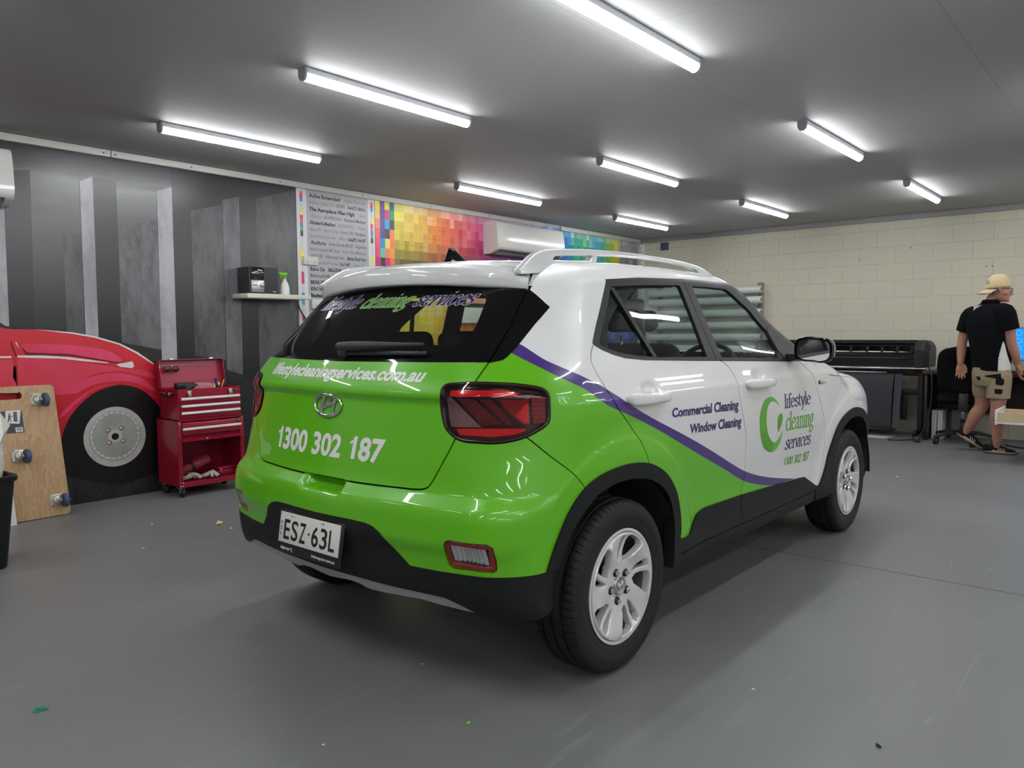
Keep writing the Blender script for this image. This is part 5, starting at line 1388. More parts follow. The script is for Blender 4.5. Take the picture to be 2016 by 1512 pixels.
# star-shaped grain marks pressed into the bumper cladding
mb = MB(); M_star = mat('cladding_mark', (.016, .017, .018), rough=.5)
for r_ in range(2):
    for k in range(8):
        y = -.50 - .030 * k - .008 * r_; z = .425 - .022 * r_ + .0006 * k
        st = [(y + (.011 if i % 2 == 0 else .003) * math.cos(PI / 4 * i), z + (.0065 if i % 2 == 0 else .002) * math.sin(PI / 4 * i)) for i in range(8)]
        decal(mb, [(y, z)] + st, [[0, i + 1, (i + 1) % 8 + 1] for i in range(8)], 'R', .0042, M_star, step=.1)
mb.build('cladding_marks', bp_, flip=False)
# ------------------------------------------------------------- handles, mirrors, indicator
for md, sg in (('R', 1), ('L', -1)):
    for key, x0, x1 in (('rdoor', .006, .280), ('fdoor', .995, 1.278)):
        mb = MB(); rings = []
        for t in np.linspace(0, 1, 25):
            x = x0 + (x1 - x0) * t; zc = .980 - .004 * t; e = 1 - abs(2 * t - 1) ** 16
            hh = (.0225 - .006 * t) * (.55 + .45 * e ** .5) if 0 < t < 1 else .008
            yo = -.868 - .034 * (1 - abs(2 * t - 1) ** 4) - .004; th = .014
            sq_ = lambda v: abs(v) ** .6 * (1 if v > 0 else -1)
            rings.append([(x, sg * (yo + th * sq_(math.cos(a))), zc + hh * sq_(math.sin(a))) for a in np.linspace(0, 2 * PI, 21)[:-1]])
        mb.loft(rings, M_wpaint); mb.build('door_handle', doors[(key, md)])
    mr = thing('door_mirror', None, None); mr.parent = CAR
    for k in ('label', 'category'):
        if k in mr: del mr[k]
    # shell: rounded box, open side facing back
    def shell_ring(x, s):
        o_ = []
        for a in np.linspace(0, 2 * PI, 41)[:-1]:
            ca, sa = math.cos(a), math.sin(a); e = 2 / 3.4
            yy = .092 * s * abs(ca) ** e * (1 if ca > 0 else -1); zz = .060 * s * abs(sa) ** e * (1 if sa > 0 else -1)
            o_.append((x, sg * (-.975 - yy - .10 * (x - 1.53) * -1), 1.119 + zz + .010 * (-yy / .09) * (1 if zz > 0 else .3) * 0 + (.006 * (yy < 0))))
        return o_
    mb = MB(); mb.loft([shell_ring(1.528, .98), shell_ring(1.522, 1.0), shell_ring(1.53, 1.03), shell_ring(1.56, 1.02), shell_ring(1.60, .93), shell_ring(1.635, .72), shell_ring(1.652, .45)], M_piano)
    mb.build('mirror_housing', mr, auto=50)
    mb = MB(); rings = []
    for x, s in ((1.548, 1.045), (1.575, 1.035), (1.61, .95), (1.64, .75), (1.662, .46)):
        r_ = shell_ring(x, s); rings.append([p for p in r_ if p[2] > 1.085])
    mn = min(len(r_) for r_ in rings); k0 = len(rings[0])
    rings = []
    for x, s in ((1.548, 1.045), (1.575, 1.035), (1.61, .95), (1.64, .75), (1.662, .46)):
        o_ = []
        for a in np.linspace(-.32, PI + .32, 30):
            ca, sa = math.cos(a), math.sin(a); e = 2 / 3.4
            yy = .092 * s * abs(ca) ** e * (1 if ca > 0 else -1); zz = .060 * s * abs(sa) ** e * (1 if sa > 0 else -1)
            o_.append((x, sg * (-.975 - yy + .10 * (x - 1.53)), 1.119 + zz + (.006 * (yy < 0))))
        rings.append(o_)
    mb.add([p for r_ in rings for p in r_], [(i * 30 + j, i * 30 + j + 1, (i + 1) * 30 + j + 1, (i + 1) * 30 + j) for i in range(4) for j in range(29)], M_wpaint, True)
    mb.add(rings[-1], [list(range(30))], M_wpaint)
    c_ = mb.build('mirror_cap', mr, auto=60); c_['label'] = 'white mirror cap'
    mb = MB(); g2 = shell_ring(1.5245, .86); mb.poly(g2, mat('mirror_glass', (.85, .85, .85), rough=.0, metal=1.0)); mb.build('mirror_glass', mr, flip=True)
    mb = MB(); mb.loft([[(x + a * .03, sg * y, z + b * .016) for a, b in ((-1, -1), (1, -1), (1, 1), (-1, 1))] for x, y, z in ((1.60, -.80, 1.085), (1.60, -.86, 1.083), (1.595, -.93, 1.09))], M_black, smooth=False)
    mb.build('mirror_arm', mr)
    # sail triangle trim ahead of the front glass
    mb = MB()
    q = [(1.485, 1.215), (1.52, 1.235), (1.655, 1.150), (1.70, 1.085), (1.52, 1.082), (1.49, 1.119)]
    P_ = on_side(np.array([p[0] for p in q]), np.array([p[1] for p in q]), .004) * [1, sg, 1]
    P2 = P_ - np.array([0, -.008 * sg, 0])
    mb.loft([P_.tolist(), P2.tolist()], M_frame, smooth=False); mb.build('sail_trim', doors[('fdoor', md)])
    mb = MB(); rings = [[(1.925 + .095 * t, sg * (-.866 - h_), .938 - .004 * t + w_ * .012 * (1 - t * .6)) for (w_, h_) in ((-1, 0), (-.8, .008), (0, .012), (.8, .008), (1, 0))] for t in np.linspace(0, 1, 6)]
    mb.add([p for r_ in rings for p in r_], [(i * 5 + j, i * 5 + j + 1, (i + 1) * 5 + j + 1, (i + 1) * 5 + j) for i in range(5) for j in range(4)], mat('amber_indicator', (.55, .38, .28), rough=.15, coat=.5), True)
    o_ = mb.build('side_indicator', CAR); o_['label'] = 'small pale amber side indicator'
# quarter-light divider bars in the rear doors
for md, sg in (('R', 1), ('L', -1)):
    mb = MB()
    q = np.array([(.148, 1.384), (.285, 1.122)]); t = np.linspace(0, 1, 12)[:, None]; c_ = q[0] * (1 - t) + q[1] * t
    Pa = on_side(c_[:, 0] - .013, c_[:, 1], .001) * [1, sg, 1]; Pb = on_side(c_[:, 0] + .013, c_[:, 1], .001) * [1, sg, 1]
    Pa2 = Pa + [0, .016 * sg, 0]; Pb2 = Pb + [0, .016 * sg, 0]
    mb.loft([[Pa[i], Pb[i], Pb2[i], Pa2[i]] for i in range(12)], M_frame, smooth=False); mb.build('window_divider', doors[('rdoor', md)])
# ------------------------------------------------------------- wheels
M_tyre = mat('tyre_rubber', (.013, .0125, .012), rough=.62, spec=.35, noise=(40, .5, (.02, .019, .018)))
M_alloy = mat('silver_alloy', (.74, .74, .73), rough=.25, metal=.3, coat=.5)
M_barrel = mat('alloy_barrel', (.22, .22, .22), rough=.4, metal=.6)
M_brake = mat('brake_iron', (.05, .048, .046), rough=.5, metal=.5)
RT, RR = .311, .197
def tyre_mesh():
    # profile from inner bead round the tread to the outer bead: (radius, y, groove depth when the cut passes)
    pr = [(.196, .072, 0), (.205, .082, 0), (.232, .090, 0), (.262, .0925, 0), (.282, .089, 0), (.296, .083, .002), (.304, .074, .006), (.3085, .062, .006), (.3095, .052, .005),
          (.3095, .049, 0), (.302, .047, 0), (.302, .040, 0), (.3105, .038, 0), (.3108, .024, .003), (.3108, .0075, 0), (.303, .0055, 0), (.303, -.0055, 0), (.3108, -.0075, 0), (.3108, -.024, .003), (.3105, -.038, 0), (.302, -.040, 0), (.302, -.047, 0), (.3095, -.049, 0),
          (.3095, -.052, .005), (.3085, -.062, .006), (.304, -.074, .006), (.296, -.083, .002), (.291, -.0868, 0), (.2895, -.0868, 0), (.284, -.0890, 0), (.262, -.0925, 0), (.247, -.0915, 0), (.245, -.0905, 0), (.232, -.0895, 0), (.215, -.085, 0), (.208, -.081, 0), (.196, -.076, 0), (.190, -.072, 0)]
    nb_ = 70; vs = []; k = len(pr); angs = []
    for i in range(nb_):
        a0 = 2 * PI * i / nb_; w = 2 * PI / nb_
        angs += [(a0, 0), (a0 + w * .42, 0), (a0 + w * .84, 0), (a0 + w * .86, 1), (a0 + w * .98, 1)]
    for a, g_ in angs:
        for r_, y, d in pr:
            rr_ = r_ - (d if g_ else 0)
            aa = a + (.05 if y > 0 else 0) * 0 + abs(y) * .35
            vs.append((rr_ * math.cos(aa), y, rr_ * math.sin(aa)))
    n = len(angs)
    fs = [(i * k + j, i * k + j + 1, ((i + 1) % n) * k + j + 1, ((i + 1) % n) * k + j) for i in range(n) for j in range(k - 1)]
    return vs, fs
TV, TF = tyre_mesh()
def wheel(x, sg, steer=0, spin=0.0):
    w = thing('wheel', None, None); w.parent = CAR
    for k in ('label', 'category'):
        if k in w: del w[k]
    w.location = (x, sg * .768, .311); w.rotation_euler = (0, 0, 0 if sg < 0 else PI)
    mb = MB(); mb.add(TV, TF, M_tyre, True); mb.build('tyre', w, auto=38)
    # rim: barrel + lip, outside is -y
    mb = MB()
    mb.lathe([(.150, .06), (.178, .055), (.186, .02), (.184, -.03), (.190, -.055), (.1925, -.068)], M_barrel, axis='Y', n=60)
    mb.lathe([(.1925, -.068), (.200, -.074), (.2065, -.082), (.2065, -.0855), (.203, -.087), (.197, -.0855), (.1935, -.079), (.1905, -.070)], M_alloy, axis='Y', n=72)
    mb.build('rim', w, auto=40)
    # spoke face: five twisted twin spokes cut out of a dished disc
    b = bmesh.new(); edges = []
    def ringv(pts):
        vs = [b.verts.new((p[0], 0, p[1])) for p in pts]
        return [b.edges.new((vs[i], vs[(i + 1) % len(vs)])) for i in range(len(vs))]
    pol = lambda r_, a: (r_ * math.cos(a), r_ * math.sin(a))
    edges += ringv([pol(.1915, 2 * PI * i / 100) for i in range(100)])
    for s in range(5):
        A0 = 2 * PI * s / 5 + spin
        sw = lambda r_, a: (r_, -(a + .13 * (r_ - .08) / .1))
        big = [(.086, .34), (.112, .25), (.150, .225), (.177, .22), (.1835, .29), (.184, .46), (.1825, .66), (.172, .72), (.150, .71), (.125, .67), (.096, .55)]
        edges += ringv([pol(sw(r_, a)[0], A0 + sw(r_, a)[1]) for r_, a in big])
        slot = [(.088, .02), (.112, -.065), (.145, -.07), (.170, -.07), (.1805, -.03), (.1805, .075), (.170, .105), (.150, .10), (.120, .085), (.098, .09)]
        edges += ringv([pol(sw(r_, a)[0], A0 + sw(r_, a)[1]) for r_, a in slot])
    bmesh.ops.triangle_fill(b, use_beauty=True, edges=edges)
    for rad in (.06, .09, .12, .15, .172):
        pass
    bmesh.ops.subdivide_edges(b, edges=[e for e in b.edges if e.calc_length() > .02], cuts=2)
    bmesh.ops.triangulate(b, faces=b.faces)
    r = bmesh.ops.extrude_face_region(b, geom=b.faces[:]); top_ = [e for e in r['geom'] if isinstance(e, bmesh.types.BMVert)]
    for v in top_: v.co.y = -.030
    bmesh.ops.recalc_face_normals(b, faces=b.faces)
    sh_ = [e for e in b.edges if len(e.link_faces) == 2 and e.calc_face_angle(0) > 1.0 and all(v.co.y < -.02 for v in e.verts)]
    bmesh.ops.bevel(b, geom=sh_, offset=.0055, segments=3, affect='EDGES', profile=.55)
    for v in b.verts:
        rr_ = math.hypot(v.co.x, v.co.z); dish = -.050 - .022 * min(1, rr_ / .17) ** 2 + (.012 * max(0, 1 - rr_ / .05))
        a = (-(math.atan2(v.co.z, v.co.x) - spin) - .13 * (rr_ - .08) / .1) % (2 * PI / 5)
        k_ = min(1, max(0, (rr_ - .075) / .06)) * min(1, max(0, (.186 - rr_) / .02))
        tw = (.010 if .08 < a < .30 else (-.012 + .020 * (a - .64) / .62 if a > .62 else 0)) * k_
        v.co.y += dish + .012 + tw
    mbs = MB(); mbs.bm(b, M_alloy, smooth=True); b.free(); mbs.build('spokes', w, auto=32, flip=False)
    mb = MB(); mb.lathe([(0, -.076), (.029, -.076), (.0315, -.079), (.034, -.078), (.0345, -.050)], mat('wheel_cap_grey', (.42, .42, .43), rough=.35, metal=.6), axis='Y', n=32)
    for p in (((-.011, .010), (-.007, -.011)), ((.011, .010), (.006, -.011)), ((-.009, -.002), (.009, .003))):
        mb.tube([(p[0][0] * 1.3, -.0765, p[0][1] * 1.3), (p[1][0] * 1.3, -.0765, p[1][1] * 1.3)], .0028, M_chr, n=6)
    mb.build('centre_cap', w)
    for i in range(5):
        a = 2 * PI * i / 5 + spin - .95
        mb = MB(); mb.lathe([(0, -.0782), (.0145, -.0782), (.0150, -.060)], M_lblk, c=(.055 * math.cos(a), .004, .055 * math.sin(a)), axis='Y', n=20); mb.lathe([(0, -.090), (.006, -.089), (.0088, -.085), (.0088, -.060)], M_chr, c=(.055 * math.cos(a), .004, .055 * math.sin(a)), axis='Y', n=6, smooth=False); mb.build('lug_nut', w)
    mb = MB(); mb.lathe([(.04, .0), (.125, .0), (.125, .02), (.04, .02)], M_brake, axis='Y', n=40); mb.lathe([(.02, -.03), (.06, -.03), (.065, .0)], M_brake, axis='Y', n=24); mb.build('brake_disc', w)
    return w
wheel(0, -1, spin=.42); wheel(2.52, -1, spin=1.0); wheel(0, 1); wheel(2.52, 1)
# wheel wells, underbody
for cx in (0, 2.52):
    for sg in (-1, 1):
        mb = MB(); pr = [(.395 * math.cos(a) * 1.0, .31 + .395 * math.sin(a)) for a in np.linspace(0.0, PI, 26)]
        a_ = [(cx + p[0], sg * .862, p[1]) for p in pr]; b_ = [(cx + p[0], sg * .50, p[1]) for p in pr]
        mb.add(a_ + b_, [(i, i + 1, 26 + i + 1, 26 + i) for i in range(25)], M_liner, True); mb.add(b_, [list(range(26))], M_liner); mb.build('wheel_well', CAR, flip=False)
mb = MB()
mb.box((1.26, 0, .27), (1.75, 1.50, .06), M_liner); mb.box((1.46, 0, .25), (2.9, .9, .06), M_liner); mb.box((-.15, 0, .45), (.50, 1.28, .05), M_liner); mb.box((2.85, 0, .27), (.7, 1.3, .06), M_liner)
mb.tube([(-.1, -.55, .34), (0, 0, .30), (-.1, .55, .34)], .03, M_liner, n=8)
mb.build('underbody', CAR)
mb = MB(); mb.tube(cr([(.2, -.45, .27), (-.25, -.5, .29), (-.50, -.52, .30)], 5), .022, M_brake, n=10); mb.build('exhaust_pipe', CAR)
# grille and headlamps on the unseen nose
mb = MB(); M_hl2 = mat('headlamp_clear', (.5, .5, .52), rough=.1, coat=1)
mb.box((3.27, 0, .62), (.10, 1.1, .26), M_black, bev=.03); mb.build('front_grille', CAR)
# ------------------------------------------------------------- cabin
M_seat = mat('dark_seat_cloth', (.022, .022, .024), rough=.85, bump=(200, .2))
def seat(x, y, w, bench=False):
    t = thing('seat', None, None); t.parent = CAR; t.location = (x, y, .42)
    for k in ('label', 'category'):
        if k in t: del t[k]
    mb = MB(); mb.box((.0, 0, .09), (.52, w, .16), M_seat, bev=.06, seg=4); mb.build('seat_cushion', t)
    mb = MB(); mb.box((-.30, 0, .42), (.15, w, .66), M_seat, rot=Matrix.Rotation(R(-14), 3, 'Y'), bev=.07, seg=4); mb.build('seat_back', t)
    for hy in ((0,) if not bench else (-.38, .03, .38)):
        mb = MB(); mb.box((-.39, hy, .845 if not bench else .755), (.09, .275, .10), M_seat, rot=Matrix.Rotation(R(-10), 3, 'Y'), bev=.04, seg=4); h_ = mb.build('headrest', t)
        for d in (-.055, .055):
            mb = MB(); mb.tube([(-.385, hy + d, .68), (-.39, hy + d, .78)], .007, M_metal, n=8); mb.build('headrest_post', h_)
    return t
seat(1.22, -.37, .48); seat(1.22, .37, .48)
s3 = seat(.50, 0, 1.22, True)
mb = MB(); rings = []
for y in np.linspace(-.70, .70, 15):
    hb = .045 * math.exp(-((y + .37) / .17) ** 2)
    rings.append([(1.72, y, .62), (1.66, y, .80), (1.70, y, .97 + hb), (1.80, y, 1.02 + hb), (1.98, y, 1.03 + hb * .3), (2.2, y, 1.02), (2.2, y, .62)])
mb.loft(rings, M_dark); mb.build('dashboard', CAR)
mb = MB()
c_ = Vector((1.58, -.37, .98)); ax_ = Matrix.Rotation(R(-62), 3, 'Y')
pts = [c_ + ax_ @ Vector((.185 * math.cos(a), .185 * math.sin(a), 0)) for a in np.linspace(0, 2 * PI, 37)]
mb.tube(pts, .015, M_black, n=8)
mb.tube([c_, c_ + Vector((.16, 0, -.08))], .03, M_black, n=8)
for a in (0, PI, -PI / 2): mb.tube([c_, c_ + ax_ @ Vector((.18 * math.sin(a) * 0 + .18 * math.cos(a - PI / 2), .18 * math.sin(a - PI / 2), 0))], .014, M_black, n=6)
mb.build('steering_wheel', CAR)
mb = MB(); mb.box((1.36, 0, 1.36), (.05, .24, .07), M_black, bev=.02); mb.tube([(1.38, 0, 1.38), (1.47, 0, 1.45)], .01, M_black, n=6); mb.build('interior_mirror', CAR)
for sg in (-1, 1):
    q = [(-.30, 1.06), (.22, 1.06), (.235, 1.2), (.262, 1.247), (.34, 1.31), (.42, 1.37), (.10, 1.39), (-.08, 1.36), (-.17, 1.25), (-.26, 1.14)]
    mb = MB(); mb.loft([[(x, sg * (.615 - .25 * (z - 1.2)), z) for x, z in q], [(x, sg * (.63 - .25 * (z - 1.2)), z) for x, z in q]], M_dark, smooth=False); mb.build('pillar_trim', CAR)
    mb = MB(); mb.tube([(.40, sg * .70, 1.09), (.405, sg * .68, 1.33)], .012, M_dark, n=8); mb.build('seat_belt_guide', CAR)
mb = MB(); mb.box((-.25, 0, 1.00), (.46, 1.2, .02), M_dark, bev=.005)
mb.build('parcel_shelf', CAR)
# ------------------------------------------------------------- red tool cabinet and tool box
M_tred = mat('tool_chest_red', (.30, .004, .022), rough=.28, coat=.4)
M_tred2 = mat('tool_chest_inner_red', (.34, .010, .045), rough=.35)
M_pull = mat('white_drawer_pull', (.80, .78, .78), rough=.25)
M_blab = mat('black_badge', (.02, .02, .02), rough=.3)
M_nick = mat('nickel', (.6, .57, .5), rough=.3, metal=1)
def caster(parent, x, y, z0, r=.031):
    mb = MB(); mb.box((x, y, z0 + .075), (.05, .045, .004), M_metal); mb.lathe([(.016, .066), (.018, .075)], M_metal, c=(x, y, z0), n=14)
    for s in (-1, 1): mb.box((x + .014 * s + .004, y - .008, z0 + .050), (.003, .030, .038), M_metal, rot=Matrix.Rotation(.25, 3, 'X'))
    c = mb.build('caster', parent)
    mb = MB(); mb.lathe([(.004, -.011), (r * .8, -.0115), (r, -.008), (r, .008), (r * .8, .0115), (.004, .011)], M_black, c=(x + .004, y - .014, z0 + r), axis='X', n=22); mb.build('caster_wheel', c)
t = thing('tool_cabinet', 'red rolling tool cabinet with open lower bay against the car mural', 'tool cabinet', (3.01, 5.72, 0))
X0, X1, Y0, Y1 = -.27, .268, -.16, .165
mb = MB()
mb.box((X0 + .003, (Y0 + Y1) / 2, .33), (.006, Y1 - Y0, .49), M_tred); mb.box((X1 - .003, (Y0 + Y1) / 2, .33), (.006, Y1 - Y0, .49), M_tred)
mb.box((0, Y1 - .003, .33), (X1 - X0, .006, .49), M_tred2); mb.box((0, .0, .572), (X1 - X0, Y1 - Y0, .006), M_tred)
mb.box((0, 0, .105), (X1 - X0 - .01, Y1 - Y0 - .005, .006), M_tred2); mb.box((0, Y0 + .004, .094), (X1 - X0, .006, .036), M_tred)
mb.box((X0 + .016, Y0 + .004, .33), (.032, .006, .49), M_tred, bev=.002); mb.box((X1 - .016, Y0 + .004, .33), (.032, .006, .49), M_tred, bev=.002)
mb.box((0, .0, .455), (X1 - X0 - .02, Y1 - Y0 - .02, .006), M_tred2)
for x in (X0 + .012, X0 + .03):
    for z in (.088, .11): mb.lathe([(0, -.003), (.005, -.002), (.006, 0)], M_nick, c=(x, Y0 + .001, z), axis='Y', n=10)
mb.build('cabinet_body', t)
mb = MB(); mb.box((.0, Y0 - .001, .513), (X1 - X0 - .066, .014, .096), M_tred, bev=.003); d_ = mb.build('drawer', t)
def pull(par, x0, x1, y, z):
    mb = MB(); mb.loft([[(x, y - .014, z - .008), (x, y - .017, z), (x, y - .012, z + .009), (x, y, z + .010), (x, y, z - .009)] for x in (x0, x1)], M_pull, smooth=False); mb.build('handle', par)
pull(d_, -.235, .235, Y0 - .007, .512)
def badge_(par, x, y, z):
    mb = MB(); mb.lathe([(0, -.003), (.010, -.003), (.012, 0)], M_blab, c=(x, y, z), axis='Y', n=16)
    for v in range(len(mb.v)): p = mb.v[v]; mb.v[v] = (x + (p[0] - x) * 1.9, p[1], z + (p[2] - z) * 1.0)
    mb.tube([(x - .01, y - .0035, z), (x - .002, y - .0035, z + .005), (x + .012, y - .0035, z + .004)], .0012, M_nick, n=5); mb.tube([(x - .008, y - .0035, z - .004), (x + .012, y - .0035, z - .003)], .0012, M_nick, n=5)
    mb.build('badge', par)
badge_(t, .216, Y0 - .009, .545)
mb = MB(); mb.box((.0, Y0 - .014, .433), (X1 - X0 - .055, .05, .006), M_tred, rot=Matrix.Rotation(.35, 3, 'X')); mb.box((0, Y0 + .05, .447), (X1 - X0 - .055, .10, .005), M_tred)
dd = mb.build('retracted_door', t)
mb = MB(); mb.lathe([(0, -.006), (.008, -.006), (.008, 0)], M_nick, c=(-.06, Y0 - .036, .432), axis='Y', n=12); mb.build('door_latch', dd)
for x in (X0 + .03, X1 - .03):
    for y in (Y0 + .04, Y1 - .03): caster(t, x, y, 0)
tb = thing('tool_box', 'red tool chest with three drawers and open lid on the rolling cabinet', 'tool box', (3.01, 5.72, .5755))
mb = MB(); a0, a1, b0, b1 = -.252, .252, -.150, .135
for x in (a0 + .003, a1 - .003): mb.box((x, .0, .117), (.006, b1 - b0, .234), M_tred)
mb.box((0, b1 - .003, .117), (a1 - a0, .006, .234), M_tred); mb.box((0, b0 + .003, .117), (a1 - a0, .006, .234), M_tred)
mb.box((0, 0, .004), (a1 - a0, b1 - b0, .006), M_tred); mb.box((0, 0, .16), (a1 - a0 - .012, b1 - b0 - .012, .004), M_tred2)
mb.build('chest_body', tb)
for z in (.128, .0735, .0215):
    mb = MB(); mb.box((0.0, b0 - .004, z + .018), (a1 - a0 - .03, .012, .047), M_tred, bev=.002); d_ = mb.build('drawer', tb)
    pull(d_, -.236, .236, b0 - .010, z + .034)
mb = MB()
LM = Matrix.Translation((0, b1, .234)) @ Matrix.Rotation(R(9), 4, 'X').inverted()
def lbox(c, s, m): 
    mb.box(tuple(LM @ Vector(c)), s, m, rot=LM.to_3x3())
lbox((0, .0, .105), (a1 - a0 + .02, .004, .21), M_tred2)
for x in (a0 - .008, a1 + .008): lbox((x, -.027, .105), (.004, .055, .21), M_tred)
lbox((0, -.027, .208), (a1 - a0 + .02, .055, .004), M_tred)
for z in (.045, .172): lbox((0.0, -.0035, z), (a1 - a0 - .07, .004, .004), M_tred)
for x in (-.16, .16): lbox((x, -.045, .214), (.03, .02, .008), M_nick)
ld = mb.build('lid', tb); ld['label'] = 'open red lid leaning back'
for x in (-.168, .164):
    mb = MB(); mb.box((x, b0 - .006, .212), (.034, .008, .018), M_nick, bev=.002); mb.box((x, b0 - .011, .196), (.020, .008, .026), M_nick, bev=.003); mb.tube([(x - .010, b0 - .013, .205), (x - .010, b0 - .014, .178), (x + .010, b0 - .014, .178), (x + .010, b0 - .013, .205)], .002, M_nick, n=6); mb.build('latch', tb)
badge_(tb, .213, b0 - .001, .208)
mb = MB(); mb.tube(cr([(a0 - .002, -.085, .20), (a0 - .022, -.075, .197), (a0 - .025, 0, .19), (a0 - .022, .07, .197), (a0 - .002, .08, .20)], 4), .006, M_black, n=8); mb.build('side_handle', tb)
# things kept in and on the chest
tw = (3.01, 5.72, 0)
def at_(p): return (tw[0] + p[0], tw[1] + p[1], p[2])
mb = MB(); mb.tube([at_((-.278, -.02, .778)), at_((-.278, -.07, .776))], [.007, .009], M_black, n=10); mb.tube([at_((-.278, -.07, .776)), at_((-.278, -.085, .775))], .011, mat('yellow_grip', srgb(225, 190, 40), rough=.4), n=10); mb.tube([at_((-.278, -.085, .775)), at_((-.278, -.115, .774))], [.009, .006], M_black, n=10)
mb.tube([at_((-.278, -.02, .778)), at_((-.278, .09, .782))], .003, M_metal, n=8)
tag(mb.build('screwdriver'), 'black and yellow handled screwdriver in the loop on the tool box side', 'screwdriver')
t = thing('sunglasses', 'round dark sunglasses hanging inside the open tool box lid', 'sunglasses', (2.85, 5.836, .952))
for x in (-.033, .033):
    mb = MB(); mb.lathe([(0, -.004), (.024, -.004), (.026, 0), (.024, .004), (0, .004)], mat('brown_lens', (.05, .022, .016), rough=.1), c=(x, 0, 0), axis='Y', n=20); mb.build('lens', t)
mb = MB(); mb.tube([(-.01, -.002, .006), (0, -.003, .010), (.01, -.002, .006)], .002, M_nick, n=6); mb.tube([(0, .0, .01), (0, -.002, .03)], .003, M_nick, n=6); mb.build('bridge', t)
mb = MB(); mb.box(at_((-.155, -.06, .832)), (.15, .05, .045), M_black, rot=Matrix.Rotation(.12, 3, 'Z'), bev=.008); mb.box(at_((-.155, -.055, .796)), (.11, .06, .11), M_dark, bev=.01); mb.box(at_((-.115, -.09, .825)), (.10, .02, .018), M_dark, rot=Matrix.Rotation(-.3, 3, 'Y'), bev=.004)
tag(mb.build('hand_tool'), 'black power tool body in the left of the open tool box', 'tool')
mb = MB(); mb.box(at_((-.005, -.03, .80)), (.18, .05, .09), mat('pale_pink_rag', (.50, .19, .22), rough=.8, bump=(60, .4)), rot=Matrix.Rotation(.07, 3, 'Y'), bev=.02, seg=3); tag(mb.build('cleaning_rag'), 'faded pink rag in the middle of the open tool box', 'rag')
mb = MB(); mb.tube([at_((.108, -.075, .775)), at_((.100, -.055, .872))], .012, M_black, n=10); mb.tube([at_((.108, -.075, .775)), at_((.107, -.08, .747))], .006, M_metal, n=8); tag(mb.build('pliers'), 'dark handled tool standing beside the yellow pencil in the tool box', 'pliers')
mb = MB(); mb.tube([at_((.128, -.05, .744)), at_((.168, -.06, .862))], .004, mat('yellow_pencil', srgb(232, 186, 50), rough=.5), n=6); tag(mb.build('pencil'), 'yellow pencil sticking up out of the open tool box', 'pencil')
mb = MB(); mb.box(at_((.125, .0, .80)), (.04, .014, .10), M_white, rot=Matrix.Rotation(.5, 3, 'Y'), bev=.003); tag(mb.build('scraper'), 'small white scraper behind the yellow pencil', 'scraper')
# tool roll, gloves and red case in the lower bay
rollm = Matrix.Rotation(R(-20), 3, 'Y')
t = thing('tool_roll', 'dull red rolled tool pouch with black strap in the open cabinet bay', 'tool roll', at_((-.06, .0, .0)))
mb = MB(); p0, p1 = Vector((-.14, .02, .152)), Vector((.12, .02, .245)); mb.tube([p0 + (p1 - p0) * k for k in (0, .03, .5, .97, 1)], [.030, .038, .040, .038, .032], mat('tool_roll_red', (.28, .03, .045), rough=.7), n=16); mb.build('pouch', t)
mb = MB(); q0 = p0 + (p1 - p0) * .42; q1 = p0 + (p1 - p0) * .50; mb.tube([q0, q1], .0425, M_black, n=16); mb.tube([q0 + Vector((0, -.04, 0)), q0 + Vector((.03, -.06, -.06))], .012, M_black, n=6, flat=.3); mb.build('strap', t)
for gi, (gx, gy, ga, lab) in enumerate(((-.155, -.09, .2, 'crumpled off-white work glove at the left of the cabinet bay'), (.0, -.10, -.5, 'crumpled off-white work glove spread toward the cabinet middle'))):
    mb = MB(); rnd = random.Random(20 + gi); Mgl = mat('off_white_glove_%d' % gi, (.52, .50, .44), rough=.85, noise=(60, .8, (.36, .34, .29)))
    for k in range(6):
        a = ga + (k - 2.5) * .42 + rnd.uniform(-.1, .1); L_ = .05 + .03 * rnd.random()
        pts = [(0, 0, .018), (math.cos(a) * L_ * .5, math.sin(a) * L_ * .35, .03 + .018 * rnd.random()), (math.cos(a) * L_, math.sin(a) * L_ * .6, .022 + .012 * rnd.random()), (math.cos(a) * L_ * 1.35, math.sin(a) * L_ * .75, .012)]
        mb.tube(cr(pts, 3), .0115, Mgl, n=7)
    mb.tube(cr([(-.05, .02, .016), (-.02, -.012, .03), (.02, .012, .036), (.05, -.01, .02)], 3), .017, Mgl, n=8)
    tag(mb.build('work_glove', loc=at_((gx, gy, .1115))), lab, 'glove', 'work gloves in the tool cabinet')
t = thing('metal_case', 'small red metal case at the right of the open cabinet bay', 'case', at_((.17, -.02, .1085)))
mb = MB(); mb.box((0, 0, .022), (.17, .12, .044), M_tred, bev=.008); mb.build('case_base', t)
mb = MB(); mb.box((0, 0, .057), (.17, .12, .024), M_tred, bev=.008); mb.build('case_lid', t)
mb = MB(); mb.box((-.06, -.0615, .046), (.014, .004, .022), M_nick, bev=.001); mb.build('clasp', t)

